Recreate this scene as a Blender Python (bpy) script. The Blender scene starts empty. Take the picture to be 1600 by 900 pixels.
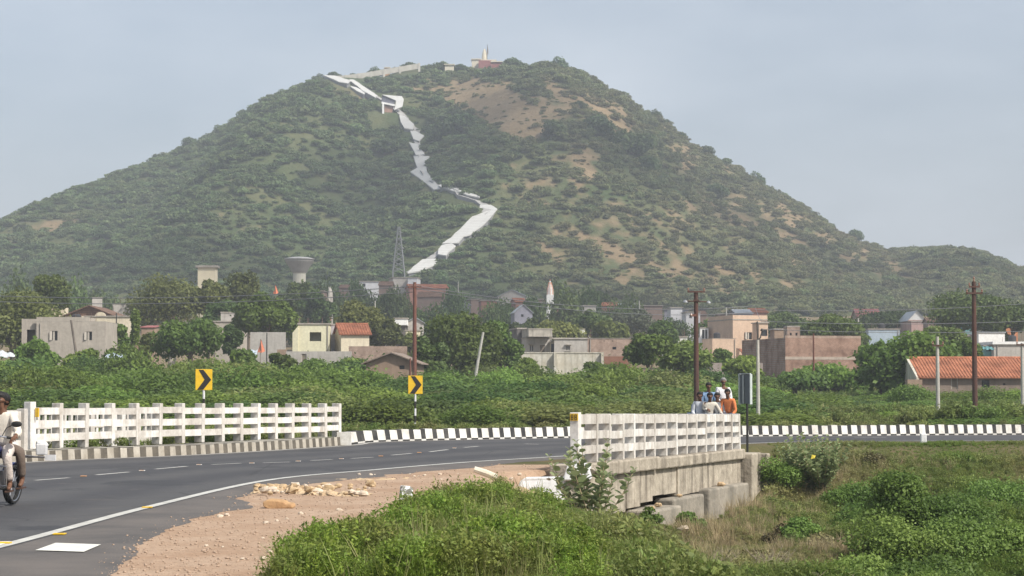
import bpy, bmesh, math, random
import numpy as np
from mathutils import Vector, Matrix, Euler
R = math.radians
# ------------------------------------------------------------------ camera, sky, sun, exposure
F = 3200.0; CH = 1.8; TH = math.atan(150.0 / F)
sc = bpy.context.scene; col = sc.collection
cd = bpy.data.cameras.new('camera'); cam = bpy.data.objects.new('camera', cd); col.objects.link(cam)
cam.location = (0, 0, CH); cam.rotation_euler = (math.pi / 2 + TH, 0, 0)
cd.sensor_width = 36; cd.lens = 36 * F / 1600; cd.clip_start = 0.5; cd.clip_end = 12000
sc.camera = cam
SAZ, SEL = R(128), R(46)                       # sun compass direction (clockwise from +Y) and elevation
SD = Vector((math.sin(SAZ) * math.cos(SEL), math.cos(SAZ) * math.cos(SEL), math.sin(SEL)))
w = bpy.data.worlds.new('World'); sc.world = w; w.use_nodes = True
nt = w.node_tree; nt.nodes.clear()
sky = nt.nodes.new('ShaderNodeTexSky'); sky.sky_type = 'NISHITA'; sky.sun_disc = False
sky.sun_elevation = SEL; sky.sun_rotation = SAZ; sky.air_density = 1.0; sky.dust_density = 4.0; sky.ozone_density = 2.0
tcw = nt.nodes.new('ShaderNodeTexCoord'); mpw = nt.nodes.new('ShaderNodeMapping'); mpw.inputs['Scale'].default_value = (2.2, 2.2, 6)
nw = nt.nodes.new('ShaderNodeTexNoise'); nw.inputs['Scale'].default_value = 1.6; nw.inputs['Detail'].default_value = 5
rw = nt.nodes.new('ShaderNodeValToRGB'); rw.color_ramp.elements[0].position = .42; rw.color_ramp.elements[1].position = .78
rw.color_ramp.elements[0].color = (.30, .30, .30, 1); rw.color_ramp.elements[1].color = (.85, .85, .85, 1)
mxw = nt.nodes.new('ShaderNodeMixRGB'); mxw.inputs[2].default_value = (5.65, 6.15, 6.75, 1)
bg = nt.nodes.new('ShaderNodeBackground'); bg.inputs['Strength'].default_value = 0.12
ow = nt.nodes.new('ShaderNodeOutputWorld')
L = nt.links.new
L(tcw.outputs['Generated'], mpw.inputs[0]); L(mpw.outputs[0], nw.inputs['Vector']); L(nw.outputs[0], rw.inputs[0])
L(rw.outputs[0], mxw.inputs[0]); L(sky.outputs[0], mxw.inputs[1]); L(mxw.outputs[0], bg.inputs[0]); L(bg.outputs[0], ow.inputs[0])
sl = bpy.data.lights.new('sun', 'SUN'); sl.energy = 4.8; sl.angle = R(0.6); sl.color = (1, .955, .88)
so = bpy.data.objects.new('sun', sl); col.objects.link(so); so.location = (30, -30, 60)
so.rotation_euler = SD.to_track_quat('Z', 'Y').to_euler()
vs = sc.view_settings; vs.view_transform = 'Standard'; vs.look = 'None'; vs.gamma = 1; vs.exposure = 0.2; vs.use_curve_mapping = False
sc.cycles.volume_step_rate = 1; sc.cycles.max_bounces = 6; sc.cycles.volume_bounces = 0; sc.cycles.transparent_max_bounces = 12

# ------------------------------------------------------------------ picture point -> world point
cT, sT = math.cos(TH), math.sin(TH)
def ray(px, py):
    u = (px - 800) / F; v = (450 - py) / F
    return u, cT - v * sT, sT + v * cT
def P(px, py, D):
    a, b, c = ray(px, py); t = D / b
    return Vector((a * t, D, CH + c * t))
def G(px, py, z=0.0):
    a, b, c = ray(px, py); t = (z - CH) / c
    return Vector((a * t, b * t, z))
def ss(t): t = np.clip(t, 0, 1); return t * t * (3 - 2 * t)
_rs = np.random.RandomState(7)
_wv = [( _rs.uniform(0, 2 * math.pi), _rs.uniform(.75, 1.35), _rs.uniform(0, 6.28)) for _ in range(40)]
def wob(x, y, s, k=0, n=6):
    r = 0
    for i in range(n):
        a, f, p = _wv[(k * 7 + i) % 40]
        r = r + np.sin((x * math.cos(a) + y * math.sin(a)) * f * 2 * math.pi / s + p)
    return r / math.sqrt(n)
A0 = (1.26, 42.5); B0 = (6.1, 54.5)            # the near parapet's two ends
ABL = math.hypot(B0[0] - A0[0], B0[1] - A0[1]); ABd = ((B0[0] - A0[0]) / ABL, (B0[1] - A0[1]) / ABL); ABn = (ABd[1], -ABd[0])
YT = [-50, 75, 85, 120, 160, 200, 250, 300, 450, 560, 700, 9000]
ZT = [0, 0, -.35, -.25, .25, .9, 3.0, 5.2, 13.5, 21, 22, 22]
def ground_z(X, Y):
    X = np.asarray(X, float); Y = np.asarray(Y, float)
    z = np.interp(Y, YT, ZT)
    z = z + np.where(Y > 78, .16 * wob(X, Y, 17, 1), 0) * np.clip((Y - 78) / 10, 0, 1)
    d = (X - A0[0]) * ABn[0] + (Y - A0[1]) * ABn[1]
    t1 = (X - np.interp(Y, [0, 28, 37, 42], [.9, .35, -.85, -.95])) / 3.9
    t2 = (d + .85) / .7
    tl = np.where(Y < 42.1, t1, t2); t3 = (61.5 - Y) / 9
    g = ss(np.minimum(tl, t3))
    z = z - g * (1.65 + .22 * wob(X, Y, 6, 2) + .1 * wob(X, Y, 2.3, 3))
    onp = (1 - g) * ((X > -2.6) & (Y < 41) & (Y > 2))
    z = z + onp * .05 * (1 + wob(X, Y, 2.5, 4)) * np.clip((X + 2.6) / 2, 0, 1)
    return z
def gz(x, y): return float(ground_z(x, y))
SKX = [-1600, -900, -400, 0, 60, 150, 250, 320, 400, 450, 510, 580, 640, 700, 800, 850, 900, 970, 1000, 1050, 1120, 1200, 1300, 1380, 1405, 1455, 1520, 1560, 1600, 1700, 1900, 2400, 3200]
SKY = [600, 560, 450, 349, 320, 295, 251, 211, 168, 143, 120, 113, 103, 98, 101, 106, 119, 142, 168, 194, 247, 297, 352, 390, 391, 386, 392, 405, 423, 452, 500, 570, 610]
YR0, YB0 = 850., 535.
def hill_z(X, Y):
    X = np.asarray(X, float); Y = np.asarray(Y, float)
    Xa = X * YR0 / np.clip(Y, YB0 - 20, YR0)
    zr = CH + (600 - np.interp(800 + Xa * F / YR0, SKX, SKY)) * YR0 / F
    zr = zr - 1.6 + .7 * wob(Xa, Y * 0, 34, 5)
    g0 = ground_z(X, Y)
    t = (Y - YB0) / (YR0 - YB0)
    tf = np.clip(t, 0, 1); g = 1 - (1 - tf ** 1.22) ** 1.55
    tb = np.clip((t - 1) / 1.1, 0, 1); g = np.where(t > 1, 1 - ss(tb), g)
    z = g0 + np.maximum(zr - g0, -3) * g
    m = np.sin(np.pi * np.clip(t, 0, 1)) * np.clip((zr - 25) / 60, 0, 1)
    xg = -25 - 55 * (1 - tf) ** 2
    z = z - m * 13 * np.exp(-((X - xg) / 30) ** 2)
    xg2 = 62 + 60 * (1 - tf)
    z = z - m * 9 * np.exp(-((X - xg2) / 26) ** 2)
    xg3 = 20 + 10 * (1 - tf); z = z + m * 5 * np.exp(-((X - xg3) / 26) ** 2)
    z = z + m * (3.2 * wob(X, Y * .45, 70, 6) + 1.5 * wob(X, Y, 28, 7))
    return z - np.where(t < .02, 1.2, 0)
def hill_hit(px, py):
    a, b, c = ray(px, py); D = np.arange(YB0 + 8, YR0 + 60, .8)
    X = a / b * D; Z = CH + c / b * D
    k = np.where(hill_z(X, D) >= Z)[0]
    i = k[0] if len(k) else int(np.argmin(Z - hill_z(X, D)))
    return Vector((X[i], D[i], float(hill_z(X[i], D[i]))))

# ------------------------------------------------------------------ mesh helpers
class MB:
    def __init__(s): s.v = []; s.f = []; s.m = []; s.mats = []
    def mi(s, m):
        if m not in s.mats: s.mats.append(m)
        return s.mats.index(m)
    def add(s, vs_, fs, m):
        b = len(s.v); k = s.mi(m); s.v += [tuple(p) for p in vs_]
        for f in fs: s.f.append([b + i for i in f]); s.m.append(k)
    def quad(s, a, b, c, d, m): s.add([a, b, c, d], [(0, 1, 2, 3)], m)
    def box(s, c, sz, m, rot=None, bev=0):
        hx, hy, hz = sz[0] / 2, sz[1] / 2, sz[2] / 2
        vv = [Vector((x * hx, y * hy, z * hz)) for x in (-1, 1) for y in (-1, 1) for z in (-1, 1)]
        if rot is not None:
            q = rot if isinstance(rot, Matrix) else Euler(rot).to_matrix()
            vv = [q @ p for p in vv]
        c = Vector(c); vv = [p + c for p in vv]
        s.add(vv, [(0, 1, 3, 2), (4, 6, 7, 5), (0, 4, 5, 1), (2, 3, 7, 6), (0, 2, 6, 4), (1, 5, 7, 3)], m)
    def box2(s, a, b, m): s.box([(a[i] + b[i]) / 2 for i in range(3)], [abs(b[i] - a[i]) for i in range(3)], m)
    def tube(s, pts, rad, m, n=8, cap=True):
        pts = [Vector(p) for p in pts]
        if not hasattr(rad, '__len__'): rad = [rad] * len(pts)
        rings = []; ref = None
        for i, p in enumerate(pts):
            t = (pts[min(i + 1, len(pts) - 1)] - pts[max(i - 1, 0)])
            if t.length < 1e-9: t = Vector((0, 0, 1))
            t.normalize()
            if ref is None: ref = Vector((1, 0, 0)) if abs(t.x) < .8 else Vector((0, 1, 0))
            u = (ref - t * ref.dot(t)).normalized(); ref = u; v = t.cross(u)
            rings.append([p + (u * math.cos(6.28318 * k / n) + v * math.sin(6.28318 * k / n)) * rad[i] for k in range(n)])
        vv = [q for r in rings for q in r]; ff = []
        for i in range(len(pts) - 1):
            for k in range(n): ff.append((i * n + k, i * n + (k + 1) % n, (i + 1) * n + (k + 1) % n, (i + 1) * n + k))
        if cap: ff.append(tuple(range(n - 1, -1, -1))); ff.append(tuple(range((len(pts) - 1) * n, len(pts) * n)))
        s.add(vv, ff, m)
    def lathe(s, prof, c, m, n=16, axis='z', cap=True):
        vv = []; ff = []
        for r, z in prof:
            for k in range(n):
                a = 6.28318 * k / n; x, y = r * math.cos(a), r * math.sin(a)
                p = (x, y, z) if axis == 'z' else ((x, z, y) if axis == 'y' else (z, x, y))
                vv.append((p[0] + c[0], p[1] + c[1], p[2] + c[2]))
        for i in range(len(prof) - 1):
            for k in range(n): ff.append((i * n + k, i * n + (k + 1) % n, (i + 1) * n + (k + 1) % n, (i + 1) * n + k))
        if cap: ff.append(tuple(range(n - 1, -1, -1))); ff.append(tuple(range((len(prof) - 1) * n, len(prof) * n)))
        s.add(vv, ff, m)
    def ball(s, c, r, m, n=12, k=8, jit=0, rng=None):
        rx, ry, rz = (r, r, r) if not hasattr(r, '__len__') else r
        vv = [(c[0], c[1], c[2] - rz)]
        for i in range(1, k):
            th = math.pi * i / k
            for j in range(n):
                a = 6.28318 * j / n; q = 1 + (rng.uniform(-jit, jit) if jit else 0)
                vv.append((c[0] + rx * q * math.sin(th) * math.cos(a), c[1] + ry * q * math.sin(th) * math.sin(a), c[2] - rz * q * math.cos(th)))
        vv.append((c[0], c[1], c[2] + rz)); ff = []
        for j in range(n): ff.append((0, 1 + (j + 1) % n, 1 + j))
        for i in range(k - 2):
            for j in range(n): ff.append((1 + i * n + j, 1 + i * n + (j + 1) % n, 1 + (i + 1) * n + (j + 1) % n, 1 + (i + 1) * n + j))
        b = 1 + (k - 2) * n; e = len(vv) - 1
        for j in range(n): ff.append((b + j, b + (j + 1) % n, e))
        s.add(vv, ff, m)
    def prism(s, poly, d, m):   # poly: list of 3D points (planar), d: extrude vector
        n = len(poly); a = [Vector(p) for p in poly]; b = [p + Vector(d) for p in a]
        ff = [tuple(range(n)), tuple(range(2 * n - 1, n - 1, -1))] + [(i, n + i, n + (i + 1) % n, (i + 1) % n) for i in range(n)]
        s.add(a + b, ff, m)
    def build(s, name, parent=None, smooth=False, loc=None, bevel=0):
        me = bpy.data.meshes.new(name); me.from_pydata(s.v, [], s.f)
        for m in s.mats: me.materials.append(m)
        me.polygons.foreach_set('material_index', s.m)
        bm = bmesh.new(); bm.from_mesh(me); bmesh.ops.recalc_face_normals(bm, faces=bm.faces); bm.to_mesh(me); bm.free()
        if smooth: me.polygons.foreach_set('use_smooth', [True] * len(me.polygons))
        o = bpy.data.objects.new(name, me); col.objects.link(o)
        if parent is not None: o.parent = parent
        if loc is not None: o.location = loc
        if bevel:
            b = o.modifiers.new('bevel', 'BEVEL'); b.width = bevel; b.segments = 2; b.limit_method = 'ANGLE'
        return o
def tag(o, label=None, cat=None, group=None, kind=None):
    if label: o['label'] = label
    if cat: o['category'] = cat
    if group: o['group'] = group
    if kind: o['kind'] = kind
    return o
def empty(name, loc=(0, 0, 0), rz=0, label=None, cat=None, group=None):
    o = bpy.data.objects.new(name, None); col.objects.link(o); o.location = loc; o.rotation_euler = (0, 0, rz); o.empty_display_size = .3
    return tag(o, label, cat, group)
def copy_tree(o, parent=None):
    c = o.copy(); col.objects.link(c)
    if parent is not None: c.parent = parent
    for ch in [x for x in KIDS.get(o.name, [])]:
        d = ch.copy(); col.objects.link(d); d.parent = c
    return c
KIDS = {}
def bigmesh(name, V, Q, mats, attrs=None, midx=None):
    me = bpy.data.meshes.new(name); V = np.asarray(V, np.float32); Q = np.asarray(Q, np.int32); k = Q.shape[1] if len(Q) else 4
    me.vertices.add(len(V)); me.vertices.foreach_set('co', V.ravel())
    if len(Q):
        me.loops.add(Q.size); me.loops.foreach_set('vertex_index', Q.ravel())
        me.polygons.add(len(Q)); me.polygons.foreach_set('loop_start', np.arange(len(Q), dtype=np.int32) * k)
    for m in mats: me.materials.append(m)
    if midx is not None: me.polygons.foreach_set('material_index', np.asarray(midx, np.int32))
    me.update(calc_edges=True)
    for n_, a in (attrs or {}).items():
        a = np.asarray(a, np.float32)
        if a.ndim == 2:
            at = me.attributes.new(n_, 'FLOAT_VECTOR', 'POINT'); at.data.foreach_set('vector', a.ravel())
        else:
            at = me.attributes.new(n_, 'FLOAT', 'POINT'); at.data.foreach_set('value', a)
    return me

# ------------------------------------------------------------------ materials
def newmat(name):
    m = bpy.data.materials.new(name); m.use_nodes = True; n = m.node_tree
    b = n.nodes['Principled BSDF']; return m, n, b
def N(n, t, **kw):
    x = n.nodes.new(t)
    for k, v in kw.items():
        if k in x.inputs: x.inputs[k].default_value = v
        else: setattr(x, k, v)
    return x
def c4(c): return (c[0], c[1], c[2], 1)
def mixc(n, f, a, b, mode='MIX'):
    x = n.nodes.new('ShaderNodeMixRGB'); x.blend_type = mode
    for i, v in ((0, f), (1, a), (2, b)):
        if hasattr(v, 'is_output') or isinstance(v, bpy.types.NodeSocket): n.links.new(v, x.inputs[i])
        else: x.inputs[i].default_value = v if i == 0 else c4(v)
    return x.outputs[0]
def ramp(n, s, a, b, ca=(0, 0, 0), cb=(1, 1, 1)):
    r = n.nodes.new('ShaderNodeValToRGB'); e = r.color_ramp.elements
    e[0].position = a; e[1].position = b; e[0].color = c4(ca); e[1].color = c4(cb); n.links.new(s, r.inputs[0]); return r.outputs[0]
def noise(n, scale, detail=4, stretch=None, rough=.6):
    tc = n.nodes.new('ShaderNodeTexCoord'); src = tc.outputs['Object']
    if stretch:
        mp = n.nodes.new('ShaderNodeMapping'); mp.inputs['Scale'].default_value = stretch; n.links.new(src, mp.inputs[0]); src = mp.outputs[0]
    x = n.nodes.new('ShaderNodeTexNoise'); x.inputs['Scale'].default_value = scale; x.inputs['Detail'].default_value = detail; x.inputs['Roughness'].default_value = rough
    n.links.new(src, x.inputs['Vector']); return x.outputs[0]
MC = {}
def surf(name, c, c2=None, rough=.85, scale=1.5, bump=.3, streak=0, stain=(.12, .11, .09), amt=.6, fine=12, metal=0, bd=.02):
    if name in MC: return MC[name]
    m, n, b = newmat(name)
    c2 = c2 or tuple(x * .72 for x in c)
    v = mixc(n, ramp(n, noise(n, scale), .35, .68), c, c2)
    if streak:
        s = ramp(n, noise(n, 1.0, 5, (3.5, 3.5, .35)), .5, .72); s2 = n.nodes.new('ShaderNodeMath'); s2.operation = 'MULTIPLY'; s2.inputs[1].default_value = streak
        n.links.new(s, s2.inputs[0]); v = mixc(n, s2.outputs[0], v, stain)
    fn = noise(n, fine, 3)
    v = mixc(n, .25, v, ramp(n, fn, .3, .7, (.25, .25, .25), (1, 1, 1)), 'MULTIPLY')
    n.links.new(v, b.inputs['Base Color']); b.inputs['Roughness'].default_value = rough; b.inputs['Metallic'].default_value = metal
    b.inputs['Specular IOR Level'].default_value = .3
    if bump:
        bp = N(n, 'ShaderNodeBump', Strength=bump, Distance=bd); n.links.new(fn, bp.inputs['Height']); n.links.new(bp.outputs[0], b.inputs['Normal'])
    MC[name] = m; return m
def plain(name, c, rough=.5, metal=0, emis=None):
    if name in MC: return MC[name]
    m, n, b = newmat(name)
    v = mixc(n, ramp(n, noise(n, 9, 3), .3, .7), c, tuple(x * .8 for x in c))
    n.links.new(v, b.inputs['Base Color']); b.inputs['Roughness'].default_value = rough; b.inputs['Metallic'].default_value = metal
    MC[name] = m; return m
def leafmat(name, dark, light, trans=.25, dry=None, inst=False, spec=.25):
    m, n, b = newmat(name)
    at = N(n, 'ShaderNodeAttribute'); at.attribute_name = 'tone'
    v = mixc(n, at.outputs['Fac'], dark, light)
    oi = N(n, 'ShaderNodeObjectInfo')
    hs = N(n, 'ShaderNodeHueSaturation'); mr = N(n, 'ShaderNodeMapRange'); mr.inputs['To Min'].default_value = .72; mr.inputs['To Max'].default_value = 1.25
    n.links.new(oi.outputs['Random'], mr.inputs['Value']); n.links.new(mr.outputs[0], hs.inputs['Value'])
    mr2 = N(n, 'ShaderNodeMapRange'); mr2.inputs['To Min'].default_value = .485; mr2.inputs['To Max'].default_value = .515
    ml = N(n, 'ShaderNodeMath', operation='MULTIPLY'); ml.inputs[1].default_value = 7.31; fr = N(n, 'ShaderNodeMath', operation='FRACT')
    n.links.new(oi.outputs['Random'], ml.inputs[0]); n.links.new(ml.outputs[0], fr.inputs[0]); n.links.new(fr.outputs[0], mr2.inputs['Value']); n.links.new(mr2.outputs[0], hs.inputs['Hue'])
    if dry is not None:
        ti = N(n, 'ShaderNodeAttribute'); ti.attribute_name = 'tint'; ti.attribute_type = 'INSTANCER'
        v = mixc(n, ti.outputs['Fac'], v, dry)
    n.links.new(v, hs.inputs['Color'])
    df = b; df.inputs['Roughness'].default_value = .55; df.inputs['Specular IOR Level'].default_value = spec; n.links.new(hs.outputs[0], df.inputs['Base Color'])
    tr = N(n, 'ShaderNodeBsdfTranslucent'); n.links.new(hs.outputs[0], tr.inputs[0])
    mx = N(n, 'ShaderNodeMixShader'); mx.inputs[0].default_value = trans
    n.links.new(df.outputs[0], mx.inputs[1]); n.links.new(tr.outputs[0], mx.inputs[2]); n.links.new(mx.outputs[0], n.nodes['Material Output'].inputs[0])
    return m

# ------------------------------------------------------------------ foliage
def leaves(rs, centers, radii, n, size, shell=.7, asp=1.5, up=.25, jag=.25):
    centers = np.asarray(centers, float); radii = np.asarray(radii, float)
    if radii.ndim == 1: radii = np.stack([radii] * 3, 1)
    wgt = radii[:, 0] * radii[:, 2] + .01; wgt /= wgt.sum()
    k = rs.choice(len(centers), n, p=wgt)
    d = rs.normal(size=(n, 3)); d[:, 2] += up; d /= np.linalg.norm(d, axis=1)[:, None]
    rr = shell + (1 - shell) * rs.rand(n) + jag * (rs.rand(n) ** 3) * rs.choice([0, 1], n, p=[.6, .4])
    inner = rs.rand(n) < .18; rr = np.where(inner, rs.rand(n) ** .5 * shell, rr)
    p = centers[k] + d * radii[k] * rr[:, None]
    nn = d * .6 + rs.normal(size=(n, 3)) * .6 + np.array([0, 0, .35]); nn /= np.linalg.norm(nn, axis=1)[:, None]
    a = np.cross(nn, rs.normal(size=(n, 3))); a /= np.linalg.norm(a, axis=1)[:, None] + 1e-9; b = np.cross(nn, a)
    sz = size * rs.uniform(.55, 1.35, n)[:, None]
    a = a * sz * asp * .5; b = b * sz * .5
    V = np.stack([p - a, p - b, p + a, p + b], 1).reshape(-1, 3)
    Q = np.arange(n * 4).reshape(-1, 4)
    lt = rs.rand(len(centers))[k] * .5
    t = np.repeat(np.clip(.1 + lt + .45 * rs.rand(n), 0, 1), 4)
    return V, Q, t
def lobes(rs, w_, h_, z0, n, flat=.6, spread=1.0, r=(.2, .34)):
    c = []; q = []
    for i in range(n):
        a = rs.uniform(0, 6.283); d = math.sqrt(rs.rand()) * .36 * w_ * spread
        top = 1 - (d / (.5 * w_)) ** 2 * .75
        z = z0 + h_ * (rs.uniform(.25, .8) * top)
        rad = w_ * rs.uniform(*r)
        c.append((math.cos(a) * d, math.sin(a) * d, z)); q.append((rad, rad, min(rad * flat, h_ * .42)))
    return c, q
def sticks(V, Q, T, M, segs, n=5):
    # append tapered stick tubes, material index 1
    V = [V]; Q = [Q]; T = [T]; M = [M]; base = sum(len(x) for x in V)
    for pts, rad in segs:
        mb = MB(); mb.tube(pts, rad, None, n=n, cap=False)
        vv = np.array(mb.v); ff = np.array(mb.f, int)
        V.append(vv); Q.append(ff + base); T.append(np.zeros(len(vv))); M.append(np.ones(len(ff), int)); base += len(vv)
    return np.concatenate(V), np.concatenate(Q), np.concatenate(T), np.concatenate(M)
def shrub_mesh(name, seed, w_, h_, n, size, mats, nl=9, flat=.62, stems=5, low=.05, **kw):
    rs = np.random.RandomState(seed)
    c, q = lobes(rs, w_, h_, low * h_, nl, flat)
    V, Q, T = leaves(rs, c, q, n, size, **kw)
    V[:, 2] = np.maximum(V[:, 2], .02)
    segs = []
    for i in range(stems):
        e = c[i % len(c)]; r0 = .02 * w_ * .5
        segs.append(([(rs.uniform(-.1, .1), rs.uniform(-.1, .1), -.1), (e[0] * .5 + rs.uniform(-.1, .1), e[1] * .5, e[2] * .55), e], [r0, r0 * .7, r0 * .3]))
    V, Q, T, M = sticks(V, Q, T, np.zeros(len(Q), int), segs)
    return bigmesh(name, V, Q, mats, {'tone': T}, M)
def put(name, me, loc, rz=0, s=1, label=None, cat=None, group=None):
    o = bpy.data.objects.new(name, me); col.objects.link(o); o.location = loc; o.rotation_euler = (0, 0, rz)
    o.scale = s if hasattr(s, '__len__') else (s, s, s)
    return tag(o, label, cat, group)

def scatter(name, templ, pts, rot, scl, vid, tint, mats, label, cat, mi=None):
    """one object: the loose points carry instances of the template clumps kept in the same mesh"""
    Vs, Qs, Ts, Ks, Ms = [], [], [], [], []; base = 0
    for k, tp in enumerate(templ):
        V, Q, T = tp[:3]; M = tp[3] if len(tp) > 3 else np.zeros(len(Q), int)
        Vs.append(V); Qs.append(Q + base); Ts.append(T); Ks.append(np.full(len(V), -(k + 1.0))); Ms.append(M); base += len(V)
    nb = base; n = len(pts)
    V = np.concatenate(Vs + [pts]); Q = np.concatenate(Qs)
    z = np.zeros(nb)
    me = bigmesh(name, V, Q, mats, {'tone': np.concatenate(Ts + [np.zeros(n)]), 'vid': np.concatenate(Ks + [vid.astype(float)]),
        'rot': np.concatenate([np.zeros((nb, 3)), rot]), 'scl': np.concatenate([np.ones((nb, 3)), scl]), 'tint': np.concatenate([z, tint])}, np.concatenate(Ms))
    o = bpy.data.objects.new(name, me); col.objects.link(o); tag(o, label, cat, kind='stuff')
    g = bpy.data.node_groups.new(name, 'GeometryNodeTree')
    g.interface.new_socket('Geometry', in_out='INPUT', socket_type='NodeSocketGeometry'); g.interface.new_socket('Geometry', in_out='OUTPUT', socket_type='NodeSocketGeometry')
    gi = g.nodes.new('NodeGroupInput'); go = g.nodes.new('NodeGroupOutput'); jn = g.nodes.new('GeometryNodeJoinGeometry')
    def na(nm, ty):
        x = g.nodes.new('GeometryNodeInputNamedAttribute'); x.data_type = ty; x.inputs['Name'].default_value = nm
        return [s_ for s_ in x.outputs if s_.enabled and s_.name == 'Attribute'][0]
    vi = na('vid', 'FLOAT'); ro = na('rot', 'FLOAT_VECTOR'); sl_ = na('scl', 'FLOAT_VECTOR')
    def sep(val):
        cm = g.nodes.new('FunctionNodeCompare'); cm.data_type = 'FLOAT'; cm.operation = 'EQUAL'
        ins = [s_ for s_ in cm.inputs if s_.enabled]; g.links.new(vi, ins[0]); ins[1].default_value = val; ins[2].default_value = .1
        sp = g.nodes.new('GeometryNodeSeparateGeometry'); sp.domain = 'POINT'; g.links.new(gi.outputs[0], sp.inputs[0]); g.links.new(cm.outputs[0], sp.inputs['Selection'])
        return sp.outputs[0]
    for k in range(len(templ)):
        ip = g.nodes.new('GeometryNodeInstanceOnPoints')
        g.links.new(sep(float(k)), ip.inputs['Points']); g.links.new(sep(-(k + 1.0)), ip.inputs['Instance'])
        g.links.new(ro, ip.inputs['Rotation']); g.links.new(sl_, ip.inputs['Scale']); g.links.new(ip.outputs[0], jn.inputs[0])
    g.links.new(jn.outputs[0], go.inputs[0])
    md = o.modifiers.new('scatter', 'NODES'); md.node_group = g
    return o
# ------------------------------------------------------------------ ground sheet
def axis(parts):
    r = []
    for a, b, s in parts: r += list(np.arange(a, b, s))
    return np.array(r + [parts[-1][1]])
gx = axis([(-9000, -1200, 600), (-1200, -300, 60), (-300, -60, 10), (-60, -14, 2), (-14, 24, .3), (24, 60, 2), (60, 300, 10), (300, 1200, 60), (1200, 9000, 600)])
gy = axis([(-120, 10, 10), (10, 76, .35), (76, 130, 1.2), (130, 320, 5), (320, 720, 16), (720, 1500, 80), (1500, 11000, 700)])
XX, YY = np.meshgrid(gx, gy); ZZ = ground_z(XX, YY)
def dist_road(X, Y):   # used for the gravel belt: 1 near the bridge approach
    e = np.interp(Y, [0, 19, 22, 26, 30, 34, 38, 41, 44], [.2, -.9, -1.2, -1.6, -1.7, -1.1, .2, 1.0, 1.6])
    return e
ed = dist_road(XX, YY)
dirt = ss((ed + .9 + .3 * wob(XX, YY, 3.2, 8) - XX) / .9) * (YY < 46)
dirt = np.maximum(dirt, ss(1 - np.abs(YY - 84) / 13) * (.8 + .25 * wob(XX, YY, 9, 9)) * (YY > 60))
dirt = np.maximum(dirt, .75 * ss(1 - ((XX - 8.3) / 1.3) ** 2 - ((YY - 46) / 4) ** 2))
dirt = np.maximum(dirt, ss((YY - 185) / 40) * .45)
dirt = np.clip(dirt, 0, 1)
ny, nx = XX.shape; idx = np.arange(nx * ny).reshape(ny, nx)
Q = np.stack([idx[:-1, :-1].ravel(), idx[:-1, 1:].ravel(), idx[1:, 1:].ravel(), idx[1:, :-1].ravel()], 1)
def groundmat(name, g1, g2, d1, d2, sc1, fine, bump=.5, bd=.03):
    m, n, b = newmat(name)
    at = N(n, 'ShaderNodeAttribute'); at.attribute_name = 'dirt'
    gcol = mixc(n, ramp(n, noise(n, sc1), .38, .62), g1, g2); dcol = mixc(n, ramp(n, noise(n, sc1 * 1.7), .36, .66), d1, d2)
    mp = N(n, 'ShaderNodeMath', operation='ADD'); n.links.new(at.outputs['Fac'], mp.inputs[0])
    n2 = noise(n, sc1 * 3, 6); ms = N(n, 'ShaderNodeMath', operation='MULTIPLY_ADD'); ms.inputs[1].default_value = .5; ms.inputs[2].default_value = -.25
    n.links.new(n2, ms.inputs[0]); n.links.new(ms.outputs[0], mp.inputs[1])
    v = mixc(n, ramp(n, mp.outputs[0], .38, .62), gcol, dcol)
    fn = noise(n, fine, 5, None, .75)
    v = mixc(n, .55, v, ramp(n, fn, .32, .68, (.45, .42, .4), (1.0, 1.0, 1.0)), 'MULTIPLY')
    n.links.new(v, b.inputs['Base Color']); b.inputs['Roughness'].default_value = .95; b.inputs['Specular IOR Level'].default_value = .15
    bp = N(n, 'ShaderNodeBump', Strength=bump, Distance=bd); n.links.new(fn, bp.inputs['Height']); n.links.new(bp.outputs[0], b.inputs['Normal'])
    return m
mg = groundmat('ground', (.09, .095, .035), (.15, .12, .06), (.40, .27, .18), (.48, .35, .25), .5, 9, .6, .04)
me = bigmesh('ground', np.stack([XX, YY, ZZ], 2).reshape(-1, 3), Q, [mg], {'dirt': dirt.ravel()})
me.polygons.foreach_set('use_smooth', [True] * len(me.polygons))
o = bpy.data.objects.new('ground', me); col.objects.link(o); tag(o, kind='structure')

# ------------------------------------------------------------------ road
near = [(-7.6, -40), (-7.0, 0), (-6.4, 12), (-5.58, 22.3), (-5.2, 30), (-4.44, 38.4), (-2.8, 42.9), (-.9, 47.2), (1.2, 50.8), (4.2, 56.6), (7.0, 61.6), (10, 64), (16.2, 64.9), (28, 65.4), (60, 64)]
far = [(-17, -40), (-16.4, 0), (-15.6, 15), (-14.9, 25), (-13.7, 35), (-11.55, 46.5), (-8.03, 52.4), (-5.0, 60), (-3.9, 64.2), (2, 68.6), (7.9, 70.4), (18.2, 72.8), (30, 74.2), (62, 74)]
def spline(pts, step):
    P_ = np.array(pts, float); d = np.r_[0, np.cumsum(np.hypot(*(P_[1:] - P_[:-1]).T))]
    # smooth by Catmull-Rom
    out = []
    for i in range(len(P_) - 1):
        p0 = P_[max(i - 1, 0)]; p1 = P_[i]; p2 = P_[i + 1]; p3 = P_[min(i + 2, len(P_) - 1)]
        k = max(2, int((d[i + 1] - d[i]) / step))
        for j in range(k):
            t = j / k; out.append(.5 * (2 * p1 + (p2 - p0) * t + (2 * p0 - 5 * p1 + 4 * p2 - p3) * t * t + (3 * p1 - p0 - 3 * p2 + p3) * t ** 3))
    out.append(P_[-1]); return np.array(out)
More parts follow.
